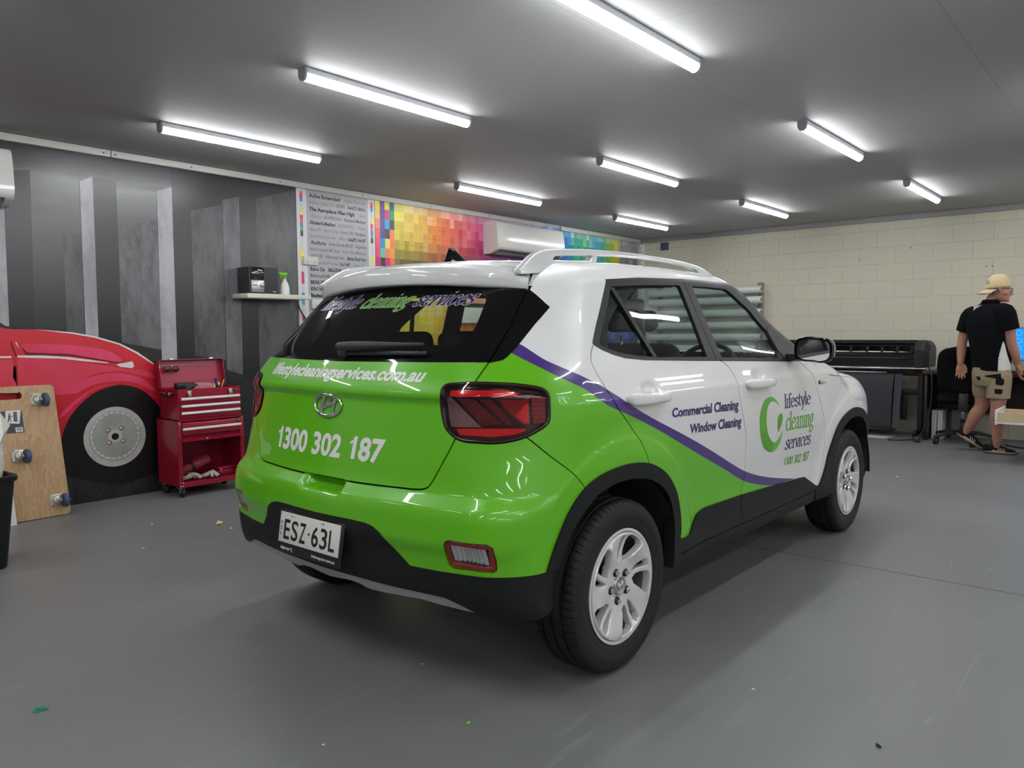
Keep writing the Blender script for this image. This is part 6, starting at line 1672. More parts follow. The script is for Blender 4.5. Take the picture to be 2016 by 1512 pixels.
# ------------------------------------------------------------- plywood dolly leaning on the wall
def ply_mat():
    m = mat('plywood', (.45, .29, .15), rough=.42, spec=.4)
    nt = m.node_tree; b = nt.nodes['Principled BSDF']; tc = nt.nodes.new('ShaderNodeTexCoord'); ma = nt.nodes.new('ShaderNodeMapping'); ma.inputs['Scale'].default_value = (3.2, 3.2, .9)
    n = nt.nodes.new('ShaderNodeTexNoise'); n.inputs['Scale'].default_value = 2.2; n.inputs['Detail'].default_value = 3; n.inputs['Distortion'].default_value = 1.6
    w = nt.nodes.new('ShaderNodeMath'); w.operation = 'MULTIPLY'; w.inputs[1].default_value = 9.0
    fr = nt.nodes.new('ShaderNodeMath'); fr.operation = 'FRACT'
    r = nt.nodes.new('ShaderNodeValToRGB'); r.color_ramp.elements[0].color = (.40, .245, .12, 1); r.color_ramp.elements[1].color = (.50, .33, .175, 1)
    e = r.color_ramp.elements.new(.5); e.color = (.46, .29, .15, 1); r.color_ramp.elements[2].position = .93
    e = r.color_ramp.elements.new(1.0); e.color = (.36, .21, .10, 1)
    nt.links.new(tc.outputs['Object'], ma.inputs[0]); nt.links.new(ma.outputs[0], n.inputs['Vector']); nt.links.new(n.outputs[0], w.inputs[0]); nt.links.new(w.outputs[0], fr.inputs[0]); nt.links.new(fr.outputs[0], r.inputs[0]); nt.links.new(r.outputs[0], b.inputs['Base Color'])
    return m
PW, PH, PT = .60, .90, .018
lean = math.atan2(.215, .875)
dl = thing('furniture_dolly', 'plywood furniture dolly with blue casters leaning upright on the car mural', 'dolly', (1.735, 5.672, .0045))
dl.rotation_euler = (-lean, 0, R(.6))
M_ply = ply_mat()
mb = MB(); b = bmesh.new()
def rr(w, h, r, n=6, cx=0, cz=0):
    o_ = []
    for sx, sz, a0 in ((1, 1, 0), (-1, 1, 90), (-1, -1, 180), (1, -1, 270)):
        for k in range(n + 1):
            a = R(a0 + 90 * k / n); o_.append((cx + sx * (w / 2 - r) + r * math.cos(a), cz + sz * (h / 2 - r) + r * math.sin(a)))
    return o_
es = []
holep = [(.055 + .06 * 0, .0)] 
hp = rr(.17, .046, .022, 5, 0.015, .835)
hp = [(p[0], p[1] + (.005 * math.sin((p[0] - .015) * 190) if p[1] > .85 else 0)) for p in hp]
for ring in (rr(PW, PH, .028, 6, 0, PH / 2), hp):
    vs = [b.verts.new((p[0], 0, p[1])) for p in ring]; es += [b.edges.new((vs[i], vs[(i + 1) % len(vs)])) for i in range(len(vs))]
bmesh.ops.triangle_fill(b, use_beauty=True, edges=es)
r = bmesh.ops.extrude_face_region(b, geom=b.faces[:])
for v in [e for e in r['geom'] if isinstance(e, bmesh.types.BMVert)]: v.co.y = PT
bmesh.ops.recalc_face_normals(b, faces=b.faces)
mb.bm(b, M_ply, smooth=False); b.free(); mb.build('board', dl)
M_zinc = mat('zinc_plate', (.46, .445, .39), rough=.3, metal=.6); M_blue = mat('blue_grey_rubber', srgb(66, 84, 110), rough=.5); M_navy = mat('navy_hub', srgb(36, 48, 84), rough=.4)
for (x, z) in ((.200, .80), (-.215, .80), (.235, .105), (-.215, .105), (.045, .43)):
    c = thing('caster', None, None); c.parent = dl
    for k in ('label', 'category'):
        if k in c: del c[k]
    c.location = (x, 0, z)
    mb = MB(); mb.box((-.008, -.003, 0), (.092, .005, .082), M_zinc, bev=.002)
    for dx in (-.044, .028):
        for dz in (-.032, .032): mb.lathe([(0, -.010), (.006, -.009), (.0065, -.005)], M_nick, c=(dx, 0, dz), axis='Y', n=10)
    mb.lathe([(.034, -.005), (.032, -.016), (.024, -.020), (.0, -.020)], M_zinc, c=(-.008, 0, 0), axis='Y', n=24); mb.build('mounting_plate', c)
    mb = MB()
    for s in (-1, 1): mb.loft([[(.022 * s + .018 + d, -.018, -.004), (.022 * s + .018 + d, -.018, .022), (.022 * s + .018 + d, -.062, .004), (.022 * s + .018 + d, -.062, -.016)] for d in (-.0018, .0018)], M_zinc, smooth=False)
    mb.tube([(-.01, -.056, -.012), (.052, -.056, -.012)], .004, M_zinc, n=8); mb.build('fork', c)
    mb = MB(); mb.lathe([(.006, -.014), (.022, -.0145), (.024, -.012), (.043, -.014), (.047, -.008), (.047, .008), (.043, .014), (.024, .012), (.022, .0145), (.006, .014)], M_blue, c=(.018, -.056, -.012), axis='X', n=30)
    mb.lathe([(.0, -.0155), (.023, -.0155), (.023, .0155), (0, .0155)], M_navy, c=(.018, -.056, -.012), axis='X', n=20); mb.build('caster_wheel', c)
# product label printed with a mover pushing a cabinet
mb = MB(); lx0, lx1, lz0, lz1 = -.10, .085, .585, .735
def lq(x0, x1, z0, z1, k, m): mb.poly([(x0, -.0006 * k, z0), (x1, -.0006 * k, z0), (x1, -.0006 * k, z1), (x0, -.0006 * k, z1)], m)
M_lk = mat('label_charcoal', (.028, .028, .032), rough=.4); M_lo = mat('label_orange', srgb(196, 92, 44), rough=.45)
lq(lx0, lx1, lz0, lz1, 1, M_lk)
mb.poly([(-.02, -.0012, .655), (.062, -.0012, .645), (.080, -.0012, .738), (-.010, -.0012, .736)], M_paper)
lq(.034, .078, .590, .622, 2, M_paper)
for i in range(9): lq(.042 + .0034 * i, .0435 + .0034 * i + (.0006 if i % 3 else 0), .598, .618, 3, M_ink)
mb.poly([(.030, -.0018, .662), (.052, -.0018, .660), (.055, -.0018, .727), (.033, -.0018, .727)], mat('label_cabinet_print', (.10, .07, .06), rough=.4))
for q in ([(.010, .715, .0055)],):
    for (cx_, cz_, r_) in q: mb.poly([(cx_ + r_ * math.cos(a), -.0018, cz_ + r_ * math.sin(a)) for a in [2 * PI * k / 10 for k in range(10)]], M_ink)
for pts in ([(.004, .708), (.014, .708), (.012, .684), (.0, .684)], [(.010, .706), (.028, .700), (.028, .696), (.010, .699)], [(.0, .686), (.008, .686), (.0, .662), (-.008, .662), (-.004, .672)], [(.006, .688), (.013, .686), (.016, .662), (.010, .662), (.010, .674)]): mb.poly([(p[0], -.0018, p[1]) for p in pts], M_ink)
lq(-.095, -.03, .70, .710, 2, M_lo); lq(-.095, -.045, .680, .694, 2, M_paper); lq(-.095, -.03, .648, .652, 2, M_paper)
mb.poly([(-.085, -.0012, .60), (-.02, -.0012, .60), (-.035, -.0012, .640), (-.05, -.0012, .620), (-.07, -.0012, .63)], M_lo)
o = mb.build('product_label', dl, flip=False); o['label'] = 'dark printed label showing a figure pushing a cabinet'
# white board offcut leaning in front of the dolly
mb = MB(); mb.box((0, 0, .17), (.085, .004, .34), M_white)
o = mb.build('white_offcut', loc=(1.645, 5.612, .0)); o.rotation_euler = (R(-13), 0, R(2)); tag(o, 'white sheet offcut leaning on the plywood dolly behind the black bin', 'sheet')
# ------------------------------------------------------------- black bin with a plastic bag
t = thing('rubbish_bin', 'black plastic bin with moulded rim at the left photo edge', 'bin', (1.195, 4.73, 0))
M_bin = mat('bin_black', (.010, .010, .011), rough=.38)
def sq(w, z, r=.03, n=5): return [(p[0], p[1], z) for p in rr(w, w * .9, r, n)]
mb = MB(); mb.loft([sq(.27, .0), sq(.285, .01), sq(.365, .46), sq(.385, .462, .035), sq(.392, .472, .035), sq(.392, .488, .035), sq(.382, .492, .035), sq(.368, .488, .03), sq(.36, .46), sq(.27, .02)], M_bin); mb.build('bin_body', t, auto=40)
mb = MB(); mb.loft([[(.19, -.05, .470), (.19, .05, .470), (.19, .05, .482), (.19, -.05, .482)], [(.228, -.03, .468), (.228, .03, .468), (.228, .03, .476), (.228, -.03, .476)]], M_bin, smooth=False); mb.build('bin_handle', t)
mb = MB(); rnd = random.Random(3); n_ = 40; rings = []
prof = [(.150, .42), (.162, .47), (.162, .53), (.140, .58), (.115, .62), (.085, .655), (.05, .675)]
for k, (r0, z) in enumerate(prof):
    ring = []
    for i in range(n_):
        a = 2 * PI * i / n_; f = 1 + .10 * math.sin(5 * a + k * .6) * (k / 6) + .12 * math.sin(9 * a + 1.3 * k) * (k / 7)
        px_ = .10 * max(0, math.cos(a - .2)) ** 6 * max(0, (z - .55) / .2)
        ring.append((r0 * f * math.cos(a) + px_ + .03 * (k / 6), .92 * r0 * f * math.sin(a), z + .03 * math.sin(3 * a + k) * (k / 6) + .055 * max(0, math.cos(a - .3)) ** 8 * (k / 6)))
    rings.append(ring)
M_bag = mat('white_bag_plastic', (.70, .69, .64), rough=.35, spec=.5)
mb.loft(rings, M_bag, cap=False); mb.add([rings[-1][i] for i in range(n_)] + [(.04, 0, .69)], [[i, (i + 1) % n_, n_] for i in range(n_)], M_bag, True)
BP = {'A': (.150, .0, .818), 'B': (.172, .0, .812), 'C': (.224, .02, .737), 'D': (.205, .015, .700), 'E': (.172, -.02, .655), 'F': (.160, -.05, .50), 'G': (.015, -.09, .50), 'H': (.088, -.05, .69), 'I': (.166, -.065, .70), 'J': (.120, -.085, .60), 'K': (.130, -.03, .765)}
for f_ in ('AKIB', 'KHJI', 'HGJ', 'GFJ', 'JFEI', 'IEDC', 'BIC'): mb.add([BP[c_] for c_ in f_], [list(range(len(f_)))], M_bag, False)
for f_ in ('ABC', 'ACK', 'CDH', 'KCH', 'DEH', 'HEG', 'GEF'): mb.add([(BP[c_][0], BP[c_][1] + .02, BP[c_][2] - .004) for c_ in f_], [list(range(3))], M_bag, False)
o = mb.build('plastic_bag', loc=(1.195, 4.73, 0)); tag(o, 'crumpled white plastic bag bulging out of the black bin', 'bag')
# ------------------------------------------------------------- vinyl roll rack on the block wall
M_tan = mat('taupe_rack_metal', (.27, .24, .20), rough=.5); M_roll = mat('white_vinyl_roll', (.66, .70, .68), rough=.3, coat=.3); M_core = mat('cardboard_core', (.36, .25, .14), rough=.8)
ZR = (.81, .97, 1.13, 1.29, 1.455, 1.62, 1.755)
for i, y in enumerate((4.12, 5.62)):
    t = thing('roll_rack_upright', ('taupe steel rack upright with pegs beside the car windscreen' if i == 0 else 'taupe steel rack upright with pegs nearer the room corner'), 'rack', (WX, y, 1.3), group='roll rack uprights')
    mb = MB(); mb.box((-.02, 0, .02), (.036, .075, 1.06), M_tan, bev=.004); mb.build('upright', t)
    for z in ZR:
        for dx in (.0,):
            mb = MB(); mb.tube([(-.038, .0, z - 1.3 - .060), (-.19, .0, z - 1.3 - .0595)], .007, M_metal, n=8); mb.build('peg', t)
    mb = MB(); mb.tube([(-.038, -.02, .515), (-.12, -.05, .52)], .006, M_metal, n=8); mb.build('peg', t)
    mb = MB(); mb.tube([(-.038, -.02, .24), (-.12, -.05, .245)], .006, M_metal, n=8); mb.build('peg', t)
WORDS = ('lowest', 'second lowest', 'third lowest', 'middle', 'third from the top', 'second from the top', 'topmost')
for i, z in enumerate(ZR):
    t = thing('vinyl_roll', 'long white vinyl roll on the wall rack behind the car, %s' % WORDS[i], 'roll', (WX - .115, 4.07, z), group='vinyl rolls on the rack')
    L_ = 1.66; r = .049
    mb = MB(); mb.lathe([(.030, 0), (r, 0), (r, L_), (.030, L_)], M_roll, axis='Y', n=28); mb.build('vinyl', t, auto=40)
    mb = MB(); mb.lathe([(.026, -.006), (.030, -.006), (.030, L_ + .006), (.026, L_ + .006), (.026, -.006)], M_core, axis='Y', n=24); mb.build('core', t)
# ------------------------------------------------------------- large-format plotter
t = thing('plotter', 'black large format plotter on a stand in front of the cream block wall', 'plotter', (9.56, 2.9, 0))
M_pl = mat('plotter_black', (.007, .007, .0075), rough=.3, spec=.35); M_pl2 = mat('plotter_charcoal', (.017, .0175, .019), rough=.42, spec=.3)
yl, yr = .95, -.92
mb = MB()
mb.loft([[(a, y, b) for a, b in [(-.17, .80), (.16, .80), (.18, .86), (.18, 1.05), (.14, 1.085), (.04, 1.09), (-.02, 1.075), (-.02, .99), (-.12, .985), (-.17, .93)]] for y in (yl, yr + .13)], M_pl, smooth=False)
mb.box((-.05, .08, 1.094), (.17, 1.74, .010), M_pl2, bev=.003)
mb.build('printer_body', t)
for y0, y1, nm in ((yr, yr + .14, 'end_housing'), (yl - .02, yl + .12, 'end_housing')):
    mb = MB(); rings = []
    for y in np.linspace(y0, y1, 7):
        e = abs(y - (y0 if nm and y0 == yr else y1)) / .14; s = .06 * (1 - min(1, e * 2.2)) ** 2
        rings.append([(a, y, b) for a, b in [(-.20 + s, .80), (.17, .80), (.19, .86), (.19, 1.06 - s), (.15, 1.095 - s), (-.08, 1.10 - s), (-.16 + s, 1.075 - s), (-.20 + s, .99 - s)]])
    mb.loft(rings, M_pl2, smooth=False); mb.build(nm, t)
mb = MB(); mb.box((-.10, -.0, 1.035), (.10, 1.62, .012), M_pl); mb.tube([(-.135, yr + .14, .965), (-.135, yl - .02, .965)], .010, M_nick, n=10); mb.tube([(-.16, yr + .14, .895), (-.16, yl, .895)], .016, M_pl2, n=10); mb.box((-.14, 0, 1.075), (.04, 1.62, .02), M_pl2, bev=.004); mb.build('media_slot', t)
for y in (-.75, -.60, -.44, -.28, -.10, .08, .26, .44, .62):
    mb = MB(); mb.box((-.135, y, 1.0), (.03, .03, .05), M_pl2, bev=.006); mb.lathe([(0, -.012), (.014, -.012), (.014, .012), (0, .012)], M_black, c=(-.15, y, .978), axis='Y', n=12); mb.build('pinch_roller', t)
mb = MB(); mb.tube([(-.20, yr + .02, .785), (-.20, yl, .785)], .012, M_nick, n=12); mb.box((-.17, yr + .10, .79), (.08, .05, .03), M_pl2, bev=.004); mb.build('front_roller', t)
for y in (yr + .10, yl - .05):
    mb = MB(); mb.box((.0, y, .42), (.09, .055, .76), M_pl2, bev=.006); l_ = mb.build('stand_leg', t)
    mb = MB(); mb.box((.0, y, .075), (.56, .05, .05), M_pl, bev=.012); mb.build('stand_foot', t)
    for x in (-.24, .24):
        mb = MB(); mb.lathe([(.004, -.016), (.026, -.016), (.030, -.010), (.030, .010), (.026, .016), (.004, .016)], M_black, c=(x, y, .0305), axis='Y', n=18); mb.box((x, y, .060), (.04, .05, .02), M_pl2, bev=.004); mb.build('caster', t)
mb = MB(); mb.box((.02, .03, .51), (.04, 1.7, .07), M_pl2, bev=.004); mb.box((.02, yr + .28, .34), (.03, .07, .30), M_pl2, bev=.004); mb.box((.0, .0, .73), (.05, 1.72, .07), M_pl, bev=.004); mb.build('cross_bar', t)
# fabric catch basket
M_fab = mat('grey_basket_fabric', (.042, .045, .051), rough=.9, bump=(300, .2)); M_fab2 = mat('pale_basket_fabric', (.07, .074, .082), rough=.9)
mb = MB(); pf = cr([(-.17, .725), (-.19, .60), (-.17, .30), (-.12, .10), (.0, .06), (.10, .10), (.13, .4), (.13, .70)], 5)
ys = [-.58, -.56, -.3, 0, .3, .6, .86]
mb.add([(a + .004 * math.sin(y * 23 + b * 9), y + (.06 * (.725 - b) if y < -.5 else 0), b) for y in ys for a, b in pf], [(i * len(pf) + j, (i + 1) * len(pf) + j, (i + 1) * len(pf) + j + 1, i * len(pf) + j + 1) for i in range(len(ys) - 1) for j in range(len(pf) - 1)], M_fab, True)
o_ = mb.build('catch_basket', t)
mb = MB(); q = [(-.168, -.585, .725), (-.16, -.66, .72), (-.12, -.62, .12), (-.13, -.555, .10)]; mb.loft([q, [(a + .004, y, z) for a, y, z in q]], M_fab2, smooth=False); mb.build('basket_side', o_)
mb = MB(); mb.tube([(-.175, -.50, .735), (-.175, .86, .735)], .011, M_metal, n=10); mb.tube([(-.12, -.56, .085), (-.12, .86, .085)], .013, M_black, n=10); mb.build('basket_rod', o_)
mb = MB(); mb.poly([(9.22, 3.4, .002), (9.24, 2.37, .002), (9.6, 2.32, .002), (9.8, 3.4, .002)], M_paper); mb.poly([(9.22, 3.4, .0012), (9.8, 3.4, .0012), (9.6, 2.32, .0012), (9.24, 2.37, .0012)], M_paper)
tag(mb.build('paper_sheet', flip=False), 'flat white sheet lying on the floor under the plotter', 'sheet')
mb = MB(); mb.tube(cr([(9.355, 1.965, .80), (9.31, 1.93, .72), (9.30, 1.92, .55), (9.30, 1.94, .30), (9.27, 2.02, .06), (9.20, 2.15, .0095), (9.12, 2.30, .0095)], 6), .009, M_black, n=8); tag(mb.build('power_cable'), 'black power cable drooping from the plotter end to the floor', 'cable')
mb = MB(); mb.box((9.16, 2.02, .031), (.08, .06, .06), M_dark, bev=.02); tag(mb.build('pedal_unit'), 'small dark unit on the floor between the plotter foot and desk', 'box')
# ------------------------------------------------------------- desk, monitor, chair, boxes
M_wen = mat('dark_wenge', (.022, .012, .010), rough=.35); M_wen2 = mat('dark_red_brown_veneer', (.05, .014, .012), rough=.3)
t = thing('desk', 'dark wooden desk along the block wall behind the office chair', 'desk', (9.66, 1.0, 0))
mb = MB(); mb.box((0, 0, .742), (.62, 2.06, .036), M_wen2, bev=.004); mb.build('desk_top', t)
for y in (1.0, -1.0):
    mb = MB(); mb.box((.01, y, .362), (.56, .03, .724), M_wen, bev=.003); mb.build('side_panel', t)
mb = MB(); mb.box((.26, 0, .50), (.02, 1.97, .44), M_wen); mb.build('back_panel', t)
t = thing('monitor', 'computer monitor with bright blue screen on the desk at the right edge', 'monitor', (9.72, .95, .7605))
t.rotation_euler = (0, 0, R(-4))
mb = MB(); mb.box((0, 0, .295), (.03, .58, .345), M_black, bev=.004); mb.build('monitor_case', t)
M_scr = mat('blue_screen', srgb(30, 120, 230), rough=.2, emit=srgb(28, 116, 232), estr=.62); M_scr2 = mat('pale_blue_screen_mark', srgb(120, 190, 255), rough=.2, emit=srgb(110, 180, 250), estr=.62)
mb = MB(); mb.poly([(-.0162, .28, .13), (-.0162, -.28, .13), (-.0162, -.28, .46), (-.0162, .28, .46)], M_scr)
for i in range(7):
    for j in range(4):
        y, z = .245 - .08 * i, .17 + .08 * j; n_ = 18
        ring = [(-.0166, y + r_ * math.cos(2 * PI * k / n_), z + r_ * math.sin(2 * PI * k / n_)) for r_ in (.027, .0245) for k in range(n_)]
        mb.add(ring, [(k, (k + 1) % n_, n_ + (k + 1) % n_, n_ + k) for k in range(n_)], M_scr2)
mb.build('screen', t, flip=False)
mb = MB(); mb.box((.02, 0, .09), (.03, .06, .14), M_black, bev=.004); mb.box((.0, 0, .007), (.17, .22, .012), M_black, bev=.004); mb.build('stand', t)
mb = MB(); mb.box((9.50, 1.02, .772), (.14, .40, .022), M_dark, bev=.006); tag(mb.build('keyboard'), 'dark keyboard on the desk in front of the blue monitor', 'keyboard')
for i, y in enumerate((1.945, 1.885)):
    mb = MB(); mb.box((9.72, y, .16), (.30, .050, .32), M_white, bev=.003); tag(mb.build('archive_box'), ('narrow white box file under the desk, next to the desk side panel' if i == 0 else 'narrow white box file under the desk, nearer the chair'), 'box file', 'box files under the desk')
mb = MB(); mb.box((9.80, 1.72, .16), (.20, .16, .32), mat('grey_tower_case', (.16, .16, .155), rough=.5), bev=.004); tag(mb.build('computer_tower'), 'grey computer tower under the desk beside the white box files', 'computer')
t = thing('office_chair', 'black office swivel chair with tall rounded back by the desk', 'office chair', (9.36, 1.63, 0)); t.rotation_euler = (0, 0, R(10))
M_ch = mat('black_chair_fabric', (.0045, .0045, .005), rough=.95, spec=.12)
mb = MB(); rings = []
for z in np.linspace(0, 1, 22):
    zz = .54 + .50 * z; w = .235 * (1 - abs(2 * z - 1.02) ** 7 * .62) * (1 + .06 * math.sin(PI * z)); cx_ = -.235 - .05 * z + .03 * math.sin(PI * z)
    if z in (0, 1): w *= .55
    rings.append([(cx_ + .035 * math.sin(a) * (1 if 0 < z < 1 else .4) - .03 * math.cos(a) ** 2 * -1, w * math.cos(a), zz) for a in np.linspace(0, 2 * PI, 29)[:-1]])
mb.loft(rings, M_ch); mb.build('backrest', t)
mb = MB(); mb.box((.0, 0, .475), (.48, .49, .085), M_ch, bev=.04, seg=4); mb.build('seat', t)
mb = MB(); mb.box((-.245, 0, .48), (.04, .09, .24), M_black, rot=Matrix.Rotation(.12, 3, 'Y'), bev=.01); mb.box((-.10, 0, .415), (.30, .10, .03), M_black, bev=.008); mb.build('back_bracket', t)
mb = MB(); mb.tube([(0, 0, .22), (0, 0, .42)], .014, M_metal, n=14); mb.tube([(0, 0, .09), (0, 0, .25)], .026, M_black, n=14); mb.build('gas_lift', t)
for k in range(5):
    a = 2 * PI * k / 5 + .95; ca, sa = math.cos(a), math.sin(a)
    mb = MB(); mb.tube([(.02 * ca, .02 * sa, .115), (.16 * ca, .16 * sa, .115), (.30 * ca, .30 * sa, .085)], [.032, .028, .02], M_black, n=10, flat=.7); l_ = mb.build('base_leg', t)
    mb = MB(); M_ = Matrix.Translation((.30 * ca, .30 * sa, .0285)) @ Matrix.Rotation(a + .6, 4, 'Z')
    for s in (-.013, .013): mb.lathe([(.0, s - .009), (.026, s - .009), (.028, s - .005), (.028, s + .005), (.026, s + .009), (0, s + .009)], M_black, axis='Y', n=18, M=M_)
    mb.tube([(.30 * ca, .30 * sa, .03), (.30 * ca, .30 * sa, .09)], .008, M_black, n=8); mb.build('caster', l_)
t = thing('wall_cabinet', 'white wall box with dark label seen through the car rear window', 'wall box', (6.26, WY - .003, 1.43))
mb = MB(); mb.box((0, -.05, 0), (.42, .09, .22), M_white, bev=.004); mb.build('box_body', t)
mb = MB(); mb.box((0, -.097, .085), (.40, .004, .045), M_dark); mb.build('label_strip', t)
# ------------------------------------------------------------- workbench drawer pulled out at the right edge
M_pf = mat('pine_plywood', (.60, .48, .31), rough=.5, noise=(6, .6, (.52, .40, .25)))
t = thing('drawer_cabinet', 'white workbench cabinet with one plywood drawer pulled out at the right edge', 'cabinet', (8.42, .30, 0))
mb = MB()
mb.box((0, -.02, .60), (.62, .76, .03), M_white, bev=.003); mb.box((0, .34, .045), (.58, .02, .06), M_dark)
mb.box((-.30, -.02, .30), (.018, .72, .58), M_white); mb.box((.30, -.02, .30), (.018, .72, .58), M_white); mb.box((0, -.37, .30), (.6, .018, .58), M_white); mb.box((0, -.02, .08), (.6, .72, .018), M_white)
mb.build('cabinet_carcass', t)
mb = MB(); mb.box((0, .34, .19), (.56, .018, .20), M_white, bev=.002); mb.build('drawer', t)
mb = MB()
yb, yf = .22, .85
mb.box((0, yf + .009, .415), (.50, .018, .135), M_white, bev=.002)
dr = mb.build('drawer', t); dr['label'] = 'open plywood drawer with white front'
mb = MB(); 
for x in (-.225, .225): mb.box((x, (yb + yf) / 2, .417), (.013, yf - yb, .082), M_pf)
mb.box((0, yb, .417), (.45, .013, .082), M_pf); mb.box((0, (yb + yf) / 2, .382), (.45, yf - yb, .006), M_pf); mb.build('drawer_box', dr)
mb = MB(); mb.box((-.236, (yb + yf) / 2, .366), (.012, yf - yb, .016), M_white); mb.build('drawer_runner', dr)
mb = MB(); mb.lathe([(.018, -.02), (.034, -.02), (.034, .02), (.018, .02), (.018, -.02)], mat('tan_tape', (.50, .38, .20), rough=.5), c=(8.30, 1.02, .4195), axis='X', n=24); tag(mb.build('tape_roll'), 'tan tape roll standing in the open drawer', 'tape')
mb = MB(); mb.box((8.42, .80, .415), (.30, .22, .055), mat('brown_box', (.12, .05, .035), rough=.6), bev=.004); tag(mb.build('small_box'), 'dark brown flat box lying in the open drawer', 'box')
mb = MB(); mb.tube(cr([(9.45, 1.25, .008), (9.30, 1.1, .008), (9.34, .9, .008), (9.2, .75, .008), (9.26, .5, .008)], 6), .007, M_black, n=8); tag(mb.build('floor_cable'), 'black cable lying on the floor behind the walking man', 'cable')
# ------------------------------------------------------------- the man walking past the desk
MX, MY = 8.80, 1.30          # (r, a, z): r to the right of the picture, a away from it
def W_(p): return Vector((MX + p[1], MY - p[0], p[2]))
def remesh(mb, name, voxel, mats, parent, smooth=6, classify=None):
    me = bpy.data.meshes.new('tmp'); me.from_pydata(mb.v, [], mb.f); me.update()
    b = bmesh.new(); b.from_mesh(me); bmesh.ops.recalc_face_normals(b, faces=b.faces); b.to_mesh(me); b.free()
    o = bpy.data.objects.new('tmp', me); COL.objects.link(o)
    md = o.modifiers.new('r', 'REMESH'); md.mode = 'VOXEL'; md.voxel_size = voxel; md.use_smooth_shade = True
    if smooth:
        sm = o.modifiers.new('s', 'SMOOTH'); sm.factor = .5; sm.iterations = smooth
    dg = bpy.context.evaluated_depsgraph_get(); dg.update()
    out = bpy.data.meshes.new_from_object(o.evaluated_get(dg))
    bpy.data.objects.remove(o); bpy.data.meshes.remove(me)
    out.name = name; out.materials.clear()
    for m in mats: out.materials.append(m)
    for p in out.polygons:
        p.use_smooth = True
        p.material_index = classify(p.center) if classify else 0
    ob = bpy.data.objects.new(name, out); COL.objects.link(ob)
    if parent: ob.parent = parent; ob.matrix_parent_inverse = Matrix.Translation(-Vector(parent.location))
    return ob
def limb(mb, pts, rads, n=14, sub=4, hem=False):
    q = cr([tuple(p) + (r,) for p, r in zip(pts, rads)], sub)
    P_ = [W_(p[:3]) for p in q]; rr_ = [p[3] for p in q]
    d0 = (P_[0] - P_[1]).normalized(); d1 = (P_[-1] - P_[-2]).normalized()
    e1 = ([], []) if hem else ([P_[-1] + d1 * rr_[-1] * .45, P_[-1] + d1 * rr_[-1] * .8], [rr_[-1] * .85, rr_[-1] * .45])
    P_ = [P_[0] + d0 * rr_[0] * .8, P_[0] + d0 * rr_[0] * .45] + P_ + e1[0]
    rr_ = [rr_[0] * .45, rr_[0] * .85] + rr_ + e1[1]
    mb.tube(P_, rr_, M_skin, n=n)
def ring(c, rx, ry, yaw, n=24, tilt=0.0, pw=2.0):
    """ellipse about c: rx across the shoulders, ry front to back, yaw of the shoulder line in the (r,a) plane"""
    o_ = []; ux = (math.cos(yaw), math.sin(yaw)); uy = (-math.sin(yaw), math.cos(yaw))
    for k in range(n):
        a = 2 * PI * k / n; ca, sa = math.cos(a), math.sin(a); e = 2 / pw
        x = rx * abs(ca) ** e * (1 if ca > 0 else -1); y = ry * abs(sa) ** e * (1 if sa > 0 else -1)
        o_.append(W_((c[0] + ux[0] * x + uy[0] * y, c[1] + ux[1] * x + uy[1] * y, c[2] + tilt * x)))
    return o_
M_skin = mat('tanned_skin', (.42, .20, .135), rough=.55, noise=(14, .6, (.36, .155, .10)))
MAN = thing('person', 'man in black polo, tan shorts and backward cap walking past the desk', 'person', (MX, MY, 0))
TY = -.50        # shoulder line turned: right shoulder nearer to the camera
sk = MB()
# torso, neck, head in one surface
tor = [(.0, .0, .78, .150, .115), (-.003, 0, .90, .155, .118), (-.02, .0, 1.02, .160, .120), (-.035, .0, 1.15, .172, .122), (-.05, .005, 1.28, .180, .118), (-.055, .01, 1.36, .165, .105), (-.05, .015, 1.42, .115, .082), (-.035, .02, 1.455, .075, .07), (-.022, .03, 1.49, .060, .062), (.0, .04, 1.54, .058, .062), (.015, .045, 1.57, .056, .06)]
sk.loft([ring(t_[:3], t_[3], t_[4], TY) for t_ in tor], M_skin)
HY = -1.16       # head turned toward picture right: its left-right axis
hc = (.038, .03)
hd = [(.060, 1.478, .022, .030), (.052, 1.492, .044, .058), (.045, 1.515, .056, .076), (.040, 1.545, .064, .087), (.036, 1.58, .070, .094), (.032, 1.615, .074, .098), (.028, 1.65, .075, .098), (.026, 1.68, .070, .090), (.026, 1.705, .056, .070), (.026, 1.722, .030, .038)]
hf = (math.cos(HY + PI / 2), math.sin(HY + PI / 2)); hr = (math.cos(HY), math.sin(HY))     # face direction, right-ear direction
def H(f, s, z): return (hc[0] + hf[0] * f + hr[0] * s, hc[1] + hf[1] * f + hr[1] * s, z)
sk.loft([ring((hc[0] + hf[0] * (q[0] - .036), hc[1] + hf[1] * (q[0] - .036), q[1]), q[2], q[3], HY) for q in hd], M_skin)
limb(sk, [H(.078, 0, 1.602), H(.098, 0, 1.575), H(.112, 0, 1.555), H(.095, 0, 1.543)], [.012, .013, .014, .011], 8)      # nose
limb(sk, [H(.074, -.03, 1.612), H(.084, 0, 1.614), H(.074, .03, 1.612)], [.011, .011, .011], 8)                         # brow
limb(sk, [H(.078, -.012, 1.523), H(.089, 0, 1.524), H(.078, .012, 1.523)], [.006, .007, .006], 8)                      # lips
limb(sk, [H(.074, -.012, 1.513), H(.086, 0, 1.514), H(.074, .012, 1.513)], [.006, .0075, .006], 8)
limb(sk, [H(.066, -.012, 1.490), H(.080, 0, 1.490), H(.066, .012, 1.490)], [.014, .016, .014], 8)                      # chin
